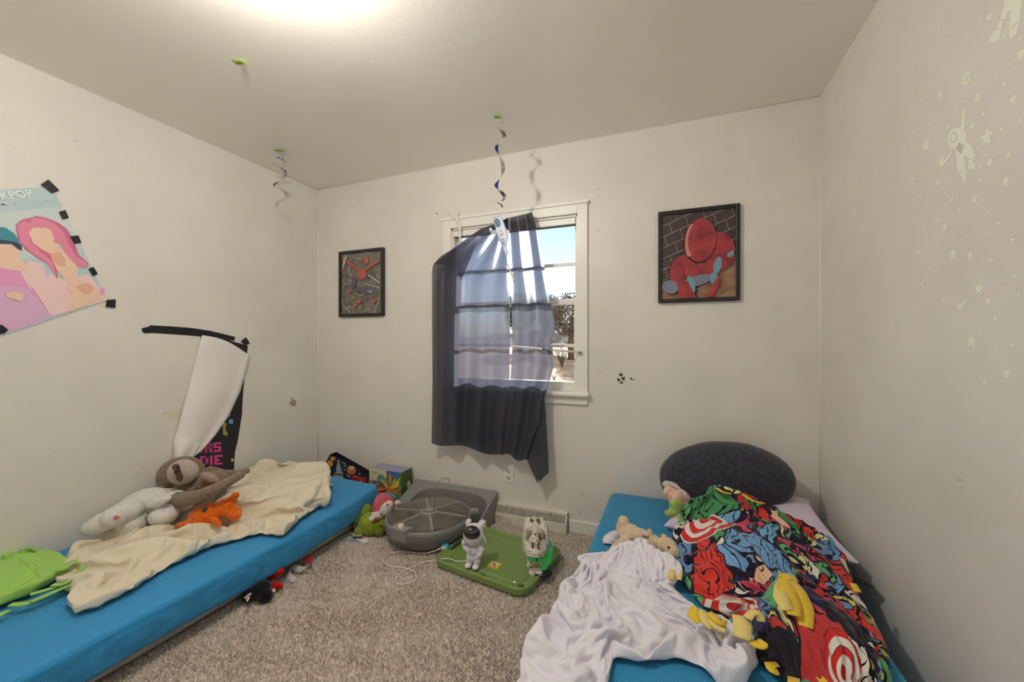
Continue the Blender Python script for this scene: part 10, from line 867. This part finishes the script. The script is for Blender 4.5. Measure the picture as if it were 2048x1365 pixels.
disc('round_seal', (bx1+.0015, by0+.085, .165), (1, 0, 0), .020, M('seal_white', (214, 214, 206), .6), craft, ry=.026)
bagm = [M('bag_navy', (44, 42, 58), .45), M('bag_rocket', (168, 178, 190), .5), M('bag_yellow', (222, 176, 66), .5), M('bag_orange', (214, 120, 74), .5), M('bag_cream', (226, 212, 184), .5)]
gb = thing('gift_bag', PY(690, 960, 2.40), 'navy gift bag printed with rockets and planets tipped over behind the left bed', 'bag')
G_ = lambda px, py: PY(px, py, 2.385)
LY = [(0, [(660, 909), (737, 953), (727, 966), (715, 1000), (628, 972), (640, 948)]), (2, oval(666, 918, 5, 4)), (1, [(672, 944), (673, 932), (677, 922), (681, 932), (684, 944), (688, 949), (668, 948)]), (3, oval(677, 923, 3, 2.5)), (4, stroke([(684, 925), (690, 927), (688, 932), (694, 934)], 1.2)), (3, oval(703, 941, 9, 9)), (4, [(697, 938), (703, 932), (710, 936), (704, 941)]), (3, stroke([(696, 944), (710, 941)], 2.4)), (2, oval(660, 928, 6, 7)), (4, oval(650, 938, 8, 4, -20)), (4, stroke([(718, 946), (721, 950)], 1.4)), (4, oval(690, 940, 1.4, 1.4)), (4, oval(712, 952, 1.2, 1.2)), (1, [(668, 950), (686, 951), (688, 958), (666, 956)]), (4, stroke([(694, 950), (701, 955)], 2)), (2, oval(680, 954, 5, 2)), (3, oval(656, 950, 4, 2))]
art('bag_front', LY, G_, (0, -1, 0), bagm, gb, th=.002, base=0)
mb = MB(); P = [G_(*p)+Vector((0, .002, 0)) for p in [(660, 909), (737, 953), (727, 966), (715, 1000), (628, 972), (640, 948)]]; Q = [p+Vector((0, .065, 0)) for p in P]
n = len(P); mb.add(P+Q, [(k, (k+1) % n, n+(k+1) % n, n+k) for k in range(1, n)]+[tuple(range(2*n-1, n-1, -1))]); mb.build('bag_sides', bagm[0], gb)
rbk = thing('red_book', PY(712, 962, 2.32), 'red printed paper packet between the gift bag and the craft box', 'packet')
MB().slab([PY(x, y, 2.33) for x, y in ((703, 953), (731, 958), (728, 990), (700, 985))], (0, -1, 0), .012).build('packet', M('packet_red', (176, 40, 44), .5, noise_col=((226, 150, 130), 40, .55, .7)), rbk)
tag(blob('crumpled_tissue', [(648, 938, [2.41], 12, 8, 20, 6), (640, 948, [2.40], 14, 8, 0, 6), (655, 930, [2.42], 7, 7, 40, 5)], fabric('tissue_tan', (190, 176, 150), 200, .9), None, .006, 2), 'crumpled tan tissue paper beside the gift bag in the corner', 'paper')
# toys wedged by the bed end
def pY(L_): return L_
gs = thing('plush_sloth', PZ(745, 1075, 0), 'lime green plush with a brown and white face on the carpet beside the fan', 'plush toy'); gp = plush('lime_plush', (150, 168, 50), (120, 140, 34), 220, .8)
blob('body', [(745, 1048, .07, 28, 22, -10, 22), (728, 1030, .08, 16, 22, -20, 18), (722, 1062, .04, 15, 10, 20, 12), (760, 1056, .06, 12, 15, 0, 14)], gp, gs, .005, 6)
blob('face', [(752, 1034, .115, 17, 10, 12, 8), (744, 1040, .11, 8, 8, 0, 6)], plush('face_white', (226, 218, 206)), gs, .004, 4); blob('eye_patch', [(753, 1042, .13, 12, 5, 22, 4)], plush('patch_brown', (122, 74, 44)), gs, .004, 3); fdisc('eye', 750, 1041, .145, 1.6, dke, gs, pull=.008)
dg = blob('plush_tail', [(716, 1044, .07, 12, 20, 10, 14)], plush('deep_green', (74, 108, 44)), gs, .006)
pp = thing('plush_doll', PZ(765, 1030, .05), 'pink hooded plush with a white face wedged between the bed and the fan', 'plush toy')
blob('hood', [(768, 1008, .15, 21, 18, -30, 18), (760, 1020, .13, 14, 22, 15, 16), (762, 994, .18, 10, 8, 0, 8)], plush('pink_plush', (206, 98, 112), (184, 76, 92), 200, .7), pp, .005, 6)
blob('face', [(772, 1018, .165, 11, 19, -38, 9)], plush('face_cream', (232, 222, 212)), pp, .004, 5); blob('pompom', [(795, 1006, .16, 6.5, 5, 0, 6)], plush('pom_cream', (226, 214, 196)), pp, .003, 3)
fdisc('eye', 775, 1011, .20, 2.4, M('eye_violet', (96, 74, 100), .3), pp, pull=.015); fdisc('eye', 763, 1030, .175, 2.4, MATS['eye_violet'], pp, pull=.015)
tag(blob('plush_ball', [(742, 1016, .08, 9, 13, 0, 10), (735, 1026, .06, 7, 7, 0, 7)], plush('blue_plush', (36, 100, 150), (22, 74, 120), 200, .8), None, .005), 'small blue plush showing between the bed corner and the pink plush', 'plush toy')
gy = tag(blob('plush_fish', [(785, 994, .09, 26, 12, 0, 12), (768, 988, .09, 14, 12, 20, 10)], fabric('slate_cloth', (118, 134, 142)), None, .006), 'grey blue soft toy lying in front of the craft box', 'plush toy')
# scraps by the bed
sm = M('paper_scrap', (232, 228, 220), .8)
for k, (pts, z, lb_, m_) in enumerate([([(716, 1072), (722, 1078), (735, 1076), (737, 1085), (728, 1087), (722, 1084), (712, 1080)], .012, 'torn white paper scrap on the carpet below the green plush', sm), ([(702, 1066), (722, 1068), (724, 1073), (706, 1073)], .03, 'grey paper scrap sticking out from under the left bed', M('scrap_grey', (190, 180, 176), .8)), ([(684, 1082), (710, 1076), (714, 1082), (690, 1085)], .012, 'pale blue paper scrap at the edge of the left bed', M('scrap_blue', (120, 160, 206), .8)), ([(722, 1083), (730, 1086), (726, 1088)], .015, 'tiny white scrap beside the torn paper on the carpet', sm)]):
    mb = MB(); mb.slab([PZ(x, y, z+.006*math.sin(x)) for x, y in pts], (0, 0, 1), .002); tag(mb.build('paper_scrap', m_), lb_, 'paper scrap')
st = thing('cloth_strap', PZ(585, 1150, 0), 'frayed white cloth strap with a red end hanging from under the left bed', 'strap')
ribbon('strap_band', [PZ(*p) for p in ((616, 1132, .05), (604, 1140, .03), (592, 1138, .028), (582, 1136, .03), (575, 1146, .022), (578, 1156, .018), (588, 1162, .014))], [.03, .035, .036, .034, .038, .036, .03], fabric('strap_white', (196, 192, 192), 300, .3), st, side=Vector((.3, .5, .5)))
MB().slab([PZ(x, y, .05) for x, y in ((611, 1115), (624, 1112), (623, 1126), (611, 1128))], (.6, -.5, .5), .006).build('red_end', M('strap_red', (176, 30, 48), .5), st)
MB().slab([PZ(x, y, .013) for x, y in ((581, 1161), (592, 1156), (595, 1160), (586, 1165))], (0, 0, 1), .002).build('torn_end', sm, st)
bd = thing('plush_bird', PZ(525, 1190, 0), 'black and red plush half under the left bed', 'plush toy')
blob('body', [(518, 1182, .045, 26, 18, 30, 17), (500, 1190, .045, 18, 14, 20, 15), (530, 1192, .035, 15, 15, 30, 14)], plush('black_plush', (22, 20, 24), (14, 12, 16), 200, .6), bd, .005)
blob('red_tail', [(550, 1150, .06, 22, 8, 28, 9), (552, 1172, .03, 16, 6, -8, 9), (545, 1178, .02, 14, 4, 6, 8)], plush('red_plush', (190, 24, 22), (160, 12, 14), 200, .4), bd, .005)
MB().slab([PZ(x, y, .075) for x, y in ((488, 1196), (500, 1186), (504, 1188), (492, 1200))], (.5, -.6, .6), .002).build('fabric_tag', M('tag_rose', (196, 160, 160), .6), bd); MB().slab([PZ(x, y, .07) for x, y in ((492, 1203), (498, 1194), (500, 1196), (495, 1204))], (.5, -.6, .6), .002).build('fabric_tag', sm, bd); MB().slab([PZ(x, y, .03) for x, y in ((546, 1178), (549, 1177), (551, 1183), (547, 1186), (543, 1184))], (.5, -.6, .6), .002).build('fabric_tag', sm, bd)

# ---------------------------------------------------------------- fan
FC = Vector((-1.372, 2.075, 0)); FR = .262; fan = thing('floor_fan', FC, 'grey round box fan lying on its back on the carpet by the back wall', 'fan')
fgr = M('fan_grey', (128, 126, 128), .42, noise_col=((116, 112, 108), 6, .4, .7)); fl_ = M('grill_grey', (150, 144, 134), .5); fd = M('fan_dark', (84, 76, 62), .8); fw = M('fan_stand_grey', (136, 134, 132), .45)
MB().lathe([(0, .004), (FR*.66, .004), (FR*.76, .016), (FR*.89, .05), (FR*.97, .09), (FR, .125), (FR-.004, .138), (FR-.012, .146), (FR-.022, .146), (FR-.024, .13), (FR-.028, .06), (0, .06)], FC, 72).build('drum', fgr, fan)
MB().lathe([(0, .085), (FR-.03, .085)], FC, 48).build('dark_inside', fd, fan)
mb = MB()
for k in range(5):
    a0 = k*2*math.pi/5; vs = []
    for i in range(7):
        rr_ = .05+.17*i/6
        for j in range(5): a = a0+(-.5+j/4)*(.9-.25*i/6); vs.append(FC+Vector((rr_*math.cos(a), rr_*math.sin(a), .09+.022*(j/4))))
    mb.add(vs, [(i*5+j, i*5+j+1, i*5+j+6, i*5+j+5) for i in range(6) for j in range(4)], 0, True)
mb.build('fan_blade', M('blade_grey', (112, 104, 88), .5), fan)
mb = MB()
zg = lambda q: .147+.012*(1-(q/FR)**2)
for k in range(22):
    q = .055+(FR-.028-.055)*k/21; mb.tube([FC+Vector((q*math.cos(a), q*math.sin(a), zg(q))) for a in [2*math.pi*i/64 for i in range(64)]], .0013, 4, closed=True)
for k in range(72):
    a = 2*math.pi*k/72; q0 = .06 if k % 2 == 0 else .13; mb.tube([FC+Vector((q*math.cos(a), q*math.sin(a), zg(q)-.001)) for q in (q0, .16, FR-.024)], .0011, 4, cap=False)
mb.build('grill', fl_, fan, fix=False)
mb = MB()
for k in range(6):
    a = math.radians(60*k+8); u = Vector((math.cos(a), math.sin(a), 0)); v = Vector((-u.y, u.x, 0)); P = []
    for q in (.05, FR-.022): P += [FC+u*q-v*.007+Vector((0, 0, zg(q)+.0035)), FC+u*q+v*.007+Vector((0, 0, zg(q)+.0035))]
    mb.slab([P[0], P[1], P[3], P[2]], (0, 0, 1), .006)
mb.build('grill_rib', fl_, fan, bevel=.001)
MB().lathe([(0, .166), (.022, .166), (.024, .168), (.030, .168), (.032, .165), (.046, .165), (.052, .160), (.052, .152)], FC, 36).build('hub', fl_, fan)
MB().lathe([(.030, .1685), (.033, .1688), (.036, .1685)], FC, 36).build('hub_ring', M('hub_line', (104, 100, 94), .5), fan)
# control block with knob
kc = PZ(806, 1056, .15); u = (kc-FC); u.z = 0; u.normalize(); v = Vector((-u.y, u.x, 0)); e_ = FC+u*FR
mb = MB(); 
bl = [e_-u*.055-v*.060, e_+u*.006-v*.052, e_+u*.006+v*.052, e_-u*.055+v*.060]
mb.slab([Vector((p.x, p.y, .160)) for p in bl], (0, 0, 1), .07); mb.build('control_block', fw, fan, bevel=.006)
kk = e_-u*.022; MB().lathe([(0, .176), (.014, .176), (.017, .174), (.018, .160)], (kk.x, kk.y, 0), 24).build('knob', M('knob_white', (214, 208, 200), .35), fan)
c = PZ(897, 1072, .09); un = (c-FC); un.z = 0; un.normalize(); h_ = FC+un*(FR*.955); MB().cbox((h_.x, h_.y, .085), (.004, .018, .04), Matrix.Rotation(math.atan2(un.y, un.x), 4, 'Z')).build('latch_slot', M('latch_grey', (96, 94, 96), .5), fan)
# wedge stand round the back of the drum
def stand():
    X0, X1, Y0, Y1 = -1.725, -1.078, 2.06, 2.445; n = 64; O = []; I = []
    for k in range(n):
        a = 2*math.pi*k/n; ca, sa = math.cos(a), math.sin(a)
        O.append((X0+X1)/2+(X1-X0)/2*max(-1, min(1, ca*1.42)) + 0j); O[-1] = ((X0+X1)/2+(X1-X0)/2*max(-1, min(1, ca*1.42)), (Y0+Y1)/2+(Y1-Y0)/2*max(-1, min(1, sa*1.42)))
        e2 = .55; I.append((FC.x+.007+.275*math.copysign(abs(ca)**e2, ca), 2.215+.180*math.copysign(abs(sa)**e2, sa)))
    zt = lambda y: .045+(.192-.045)*(y-Y0)/(Y1-Y0)
    vs = [Vector((x, y, zt(y))) for x, y in O]+[Vector((x, y, max(zt(y), .04)+.000)) for x, y in I]+[Vector((x, y, .003)) for x, y in O]+[Vector((x*.985+.015*FC.x, y, .02)) for x, y in I]
    fs = []
    for k in range(n):
        q = (k+1) % n; fs += [(k, q, n+q, n+k), (k, 2*n+k, 2*n+q, q), (n+k, n+q, 3*n+q, 3*n+k), (2*n+k, 3*n+k, 3*n+q, 2*n+q)]
    o = link('stand', vs, fs, fw, fan); b_ = o.modifiers.new('b', 'BEVEL'); b_.width = .004; b_.segments = 2; b_.limit_method = 'ANGLE'
    MB().slab([(X0+.03, 2.03, .035), (X1-.03, 2.03, .035), (X1-.03, 2.40, .035), (X0+.03, 2.40, .035)], (0, 0, 1), .01).build('stand_floor', M('recess_grey', (86, 88, 92), .6), fan)
stand()
pv = PZ(938, 1012, .17); mb = MB(); mb.cbox((-1.125, 2.20, .150), (.05, .05, .02), Matrix.Rotation(.5, 4, 'Z')); mb.build('hinge', M('hinge_grey', (140, 138, 134), .4), fan, bevel=.004)
wr = thing('wire_hook', FC+Vector((.01, 0, .17)), 'bent grey wire sticking up from the hub of the fan', 'wire')
W_ = lambda px, py, y: PY(px, py, y); MB().tube([W_(869, 1020, 2.09), W_(870, 1000, 2.09), W_(872, 982, 2.10), W_(876, 968, 2.11), W_(882, 959, 2.13), W_(890, 956, 2.15), W_(897, 959, 2.17), W_(900, 966, 2.19)], .0022, 8).build('wire', M('wire_grey', (128, 120, 112), .5), wr)

# ---------------------------------------------------------------- green storage lid
LC = Vector((-.865, 1.98, 0)); lan = math.radians(-9); lid = thing('storage_lid', LC, 'green plastic storage tote lid lying on the carpet', 'lid'); lg_ = M('lid_green', (122, 148, 84), .28, (5, .15, .004)); LR = Matrix.Rotation(lan, 3, 'Z')
def lring(hx, hy, r_, z): 
    out_ = []
    for sx, sy, a0 in ((1, -1, -90), (1, 1, 0), (-1, 1, 90), (-1, -1, 180)):
        for k in range(9): a = math.radians(a0+90*k/8); out_.append(LC+LR @ Vector((sx*(hx-r_)+r_*math.cos(a), sy*(hy-r_)+r_*math.sin(a), z)))
    return out_
HX, HY = .285, .225
rings = [lring(HX-.004, HY-.004, .07, .016), lring(HX, HY, .07, .018), lring(HX, HY, .07, .046), lring(HX-.005, HY-.005, .068, .050), lring(HX-.012, HY-.012, .062, .049), lring(HX-.020, HY-.020, .056, .038), lring(HX-.052, HY-.052, .05, .037), lring(HX-.058, HY-.058, .048, .043), lring(HX-.066, HY-.066, .042, .043), lring(HX-.072, HY-.072, .04, .038)]
n = 36; vs = [v for q in rings for v in q]; fs = [(j*n+k, j*n+(k+1) % n, (j+1)*n+(k+1) % n, (j+1)*n+k) for j in range(len(rings)-1) for k in range(n)]+[tuple((len(rings)-1)*n+k for k in range(n)), tuple(range(n-1, -1, -1))]
o = link('lid_shell', vs, fs, lg_, lid); b_ = o.modifiers.new('b', 'BEVEL'); b_.width = .0015; b_.segments = 2; b_.limit_method = 'ANGLE'
for px, py in ((965, 1150), (1042, 1171)): p = PZ(px, py, .045); MB().cbox(p, (.028, .016, .006), LR.to_4x4()).build('clip_lug', M('lug_green', (70, 104, 50), .4), lid, bevel=.003)
hp = [PZ(x, y, .045) for x, y in ((903, 1098), (912, 1090), (924, 1082))]; MB().tube(hp, [.006, .009, .005], 10).build('handle_slot', M('slot_green', (52, 66, 34), .5), lid)
mm = [M('label_yellow', (222, 206, 60), .5), M('label_white', (232, 228, 220), .5), M('label_ink', (50, 44, 40), .5), M('label_red', (196, 50, 44), .5)]
q = [PZ(x, y, .0385) for x, y in ((973, 1133), (982, 1123), (1004, 1127), (994, 1139))]; qf = lambda u, v: q[0].lerp(q[3], u).lerp(q[1].lerp(q[2], u), 1-v)
art('warning_label', [(0, [(0, 0), (1, 0), (1, 1), (0, 1)]), (3, oval(.5, .42, .33, .34)), (1, oval(.5, .42, .29, .30)), (2, oval(.46, .38, .10, .08)), (2, [(.42, .42), (.56, .36), (.66, .5), (.5, .6), (.38, .56)]), (3, stroke([(.3, .2), (.7, .64)], .05)), (2, stroke([(.12, .84), (.4, .84)], .05)), (2, stroke([(.55, .84), (.88, .84)], .05))], qf, (0, 0, 1), mm, lid, base=0)

# ---------------------------------------------------------------- astronaut projector
az = .038; ast = thing('astronaut_projector', PZ(943, 1135, az), 'white toy astronaut night light with a black visor waving on the green lid', 'night light'); wm = M('toy_white', (226, 224, 232), .32)
Ya = PZ(943, 1135, az).y
blob('body', yb([(948, 1100, 0, 16, 17, 0, 12), (947, 1113, 0, 15, 11, 0, 11), (939, 1122, -.005, 7, 12, 6, 7), (954, 1123, -.005, 7, 12, -6, 7), (936, 1132, -.018, 7, 4.5, 0, 8), (951, 1135, -.018, 7.5, 4.5, 0, 8), (931, 1096, -.01, 5, 9, 35, 5), (927, 1086, -.015, 4.5, 6, 10, 5), (962, 1100, 0, 6, 9, 25, 6), (959, 1111, -.01, 5, 8, -30, 5), (952, 1116, -.014, 4, 3.5, 0, 4)], Ya), wm, ast, .003, 4)
blob('helmet', yb([(947, 1070, 0, 21, 22.5, -6, 20)], Ya), wm, ast, .004, 3)
blob('neck_ring', yb([(947, 1089, 0, 14, 3.5, -4, 13)], Ya), M('ring_grey', (160, 158, 170), .4), ast, .003, 3)
blob('visor', yb([(944, 1066, -.030, 17.5, 13.5, -8, 12)], Ya), M('visor_black', (22, 20, 24), .06, coat=1), ast, .003, 3)
for c_, sz in (((962, 1052), (.03, .05, .045)), ((937, 1045), (.022, .035, .025))): p = PY(*c_, Ya+.03); MB().cbox(p, sz, Matrix.Rotation(.3, 4, 'Y')).build('backpack_module', wm, ast, bevel=.006)
p = PY(967, 1058, Ya+.02); MB().cbox(p, (.012, .03, .034), Matrix.Rotation(.3, 4, 'Y')).build('module_stripe', M('module_olive', (176, 176, 130), .4), ast, bevel=.002)
MB().tube([PY(966, 1070, Ya+.01), PY(970, 1080, Ya), PY(973, 1088, Ya)], .0028, 8).build('antenna', wm, ast)
MB().box((0, 0, 0), (.016, .004, .012), 0, Matrix.Translation(PY(936, 1104, Ya-.038))).build('chest_panel', M('panel_grey', (204, 202, 212), .3), ast, bevel=.001)
# cable and plug
cbm_ = M('cable_white', (232, 228, 222), .45)
pts = [(934, 1122, .050), (922, 1124, .045), (910, 1123, .042), (900, 1118, .05), (885, 1118, .045), (870, 1121, .02), (850, 1124, .014), (832, 1131, .014), (815, 1139, .014), (802, 1146, .014), (793, 1156, .014), (791, 1165, .014), (798, 1170, .014), (812, 1168, .014), (828, 1164, .014), (834, 1156, .014), (831, 1146, .015), (822, 1139, .018), (808, 1136, .014), (790, 1135, .014), (775, 1131, .014), (766, 1125, .014), (768, 1116, .014), (778, 1108, .014), (795, 1104, .014), (820, 1105, .014), (850, 1108, .014), (866, 1104, .03), (880, 1098, .05)]
def smooth_pts(L_, it=2):
    P = [Vector(p) for p in L_]
    for _ in range(it):
        Q = [P[0]]
        for a, b_ in zip(P, P[1:]): Q += [a.lerp(b_, .25), a.lerp(b_, .75)]
        P = Q+[P[-1]]
    return P
cbo = thing('charging_cable', PZ(800, 1140, .01), 'white charging cable looping over the carpet from the toy astronaut', 'cable'); MB().tube(smooth_pts([PZ(*p) for p in pts]), .0026, 8).build('cord', cbm_, cbo); MB().tube([PZ(876, 1100, .048), PZ(884, 1097, .052)], .005, 10).build('connector', M('connector_grey', (206, 204, 206), .4), cbo)
pg = PZ(891, 1094, .052); MB().cbox(pg, (.04, .028, .028), Matrix.Rotation(.5, 4, 'Z')).build('adapter_body', M('adapter_cyan', (40, 158, 190), .35), tg := thing('power_adapter', pg, 'bright cyan usb power adapter at the end of the white cable', 'adapter'), bevel=.005); MB().cbox(pg+Vector((.0, -.0155, 0)), (.03, .004, .02), Matrix.Rotation(.5, 4, 'Z')).build('adapter_face', cbm_, tg, bevel=.002)

# ---------------------------------------------------------------- skull lamp
sk = thing('dinosaur_skull', PZ(1085, 1145, .038), 'distressed white dinosaur skull model lit green inside its jaws, standing on the green lid', 'skull model')
bone = M('bone', (224, 220, 208), .6, (160, .9, .006), noise_col=((112, 98, 72), 95, .57, .66)); bdk = M('bone_hollow', (176, 160, 130), .8, noise_col=((120, 104, 76), 60, .45, .65)); Yk = 1.93
blob('cranium', yb([(1070, 1050, .08, 22, 11, 0, 20), (1054, 1056, .06, 8, 14, -18, 16), (1089, 1057, .06, 8, 14, 18, 16), (1050, 1074, .03, 5, 22, -6, 14), (1094, 1076, .03, 5, 22, 8, 14), (1071, 1070, .03, 9, 24, 0, 18), (1069, 1088, .0, 12, 20, 0, 18), (1070, 1100, -.02, 20, 10, 0, 20), (1053, 1092, .0, 6, 14, -16, 14), (1089, 1092, .0, 6, 14, 14, 14), (1061, 1063, .035, 4, 16, -24, 10), (1081, 1063, .035, 4, 16, 24, 10), (1071, 1107, -.03, 20, 5, 0, 16), (1056, 1040, .09, 6, 4, 0, 9), (1068, 1039, .09, 6, 4, 0, 9), (1082, 1040, .09, 6, 4, 0, 9), (1072, 1078, .05, 20, 26, 0, 10)], Yk), bone, sk, .0028, 2)
for p in [(1057, 1073, .0, 4.5, 14, -10, 5), (1086, 1074, .0, 4.5, 14, 10, 5)]: tag(blob('hollow', yb([p], Yk), bdk, sk, .003, 1), None)
for p in [(1065, 1092, -.045, 2.4, 9, 4, 4), (1077, 1092, -.045, 2.4, 9, -4, 4), (1063, 1041, .055, 4, 3, 0, 5), (1076, 1041, .055, 4, 3, 0, 5)]: blob('nostril_slit', yb([p], Yk), M('bone_slit', (108, 94, 66), .8), sk, .003, 1)
blob('lower_jaw', yb([(1056, 1118, .0, 4, 14, 12, 8), (1064, 1131, -.03, 11, 6, 6, 9), (1071, 1140, -.03, 13, 10, 0, 12), (1065, 1147, -.045, 8, 7, 0, 8), (1079, 1147, -.045, 8, 7, 0, 8), (1092, 1122, .02, 4, 18, -18, 8)], Yk), bone, sk, .003, 2)
mb = MB()
for k in range(9):
    x = 1054+k*4; a = PY(x, 1108, Yk-.055); b_ = PY(x+.5, 1118+1.5*(k % 2), Yk-.058); mb.tube([a, b_], [.005, .0012], 6)
for k in range(8):
    x = 1059+k*3.2; a = PY(x, 1136, Yk-.062); b_ = PY(x, 1125-(k % 2), Yk-.06); mb.tube([a, b_], [.004, .001], 6)
mb.build('teeth', M('tooth', (206, 188, 150), .5, noise_col=((150, 126, 86), 90, .4, .6)), sk, fix=False)
gl_ = M('glow_green', (46, 170, 84), .35, (240, 1.0, .01), coat=.4, noise_col=((120, 214, 120), 70, .4, .7)); gl_.node_tree.nodes['Principled BSDF'].inputs['Emission Color'].default_value = (.05, .62, .16, 1); gl_.node_tree.nodes['Principled BSDF'].inputs['Emission Strength'].default_value = .12
tag(blob('green_mouth', yb([(1066, 1117, -.0, 13, 8, 0, 10), (1098, 1102, .03, 8, 12, 10, 10), (1095, 1118, .01, 9, 14, -14, 10), (1089, 1132, -.01, 7, 10, -10, 9), (1083, 1120, .0, 6, 8, 0, 8), (1102, 1094, .04, 4, 10, 8, 6)], Yk), gl_, sk, .004, 2), 'glowing green inside of the mouth')
MB().tube([PY(1072, 1108, Yk-.05), PY(1074, 1122, Yk-.05)], .006, 8).build('support', M('support_grey', (110, 104, 96), .5), sk)
bs = PZ(1086, 1146, .04); MB().lathe([(0, 0), (.046, 0), (.048, .004), (.046, .012), (.03, .014), (0, .014)], bs, 36).build('base', M('base_black', (20, 20, 22), .3), sk)
# bits on the carpet
for x, y, s, lb_ in ((1013, 1052, 2, 'small white crumb on the carpet near the register'), (1098, 1063, 2, 'white crumb on the carpet behind the skull')):
    tag(MB().ell(PZ(x, y, .016), (.006, .004, .003)).build('crumb', sm), lb_, 'crumb')
tag(blob('dust_clump', [(975, 1046, .02, 8, 5, 20, 5), (966, 1042, .03, 6, 4, 0, 5), (984, 1044, .015, 6, 3, 0, 4)], plush('dust_dark', (58, 48, 42), None, 120, 1), None, .004, 1), 'dark fluffy dust clump on the carpet beside the fan stand', 'dust')
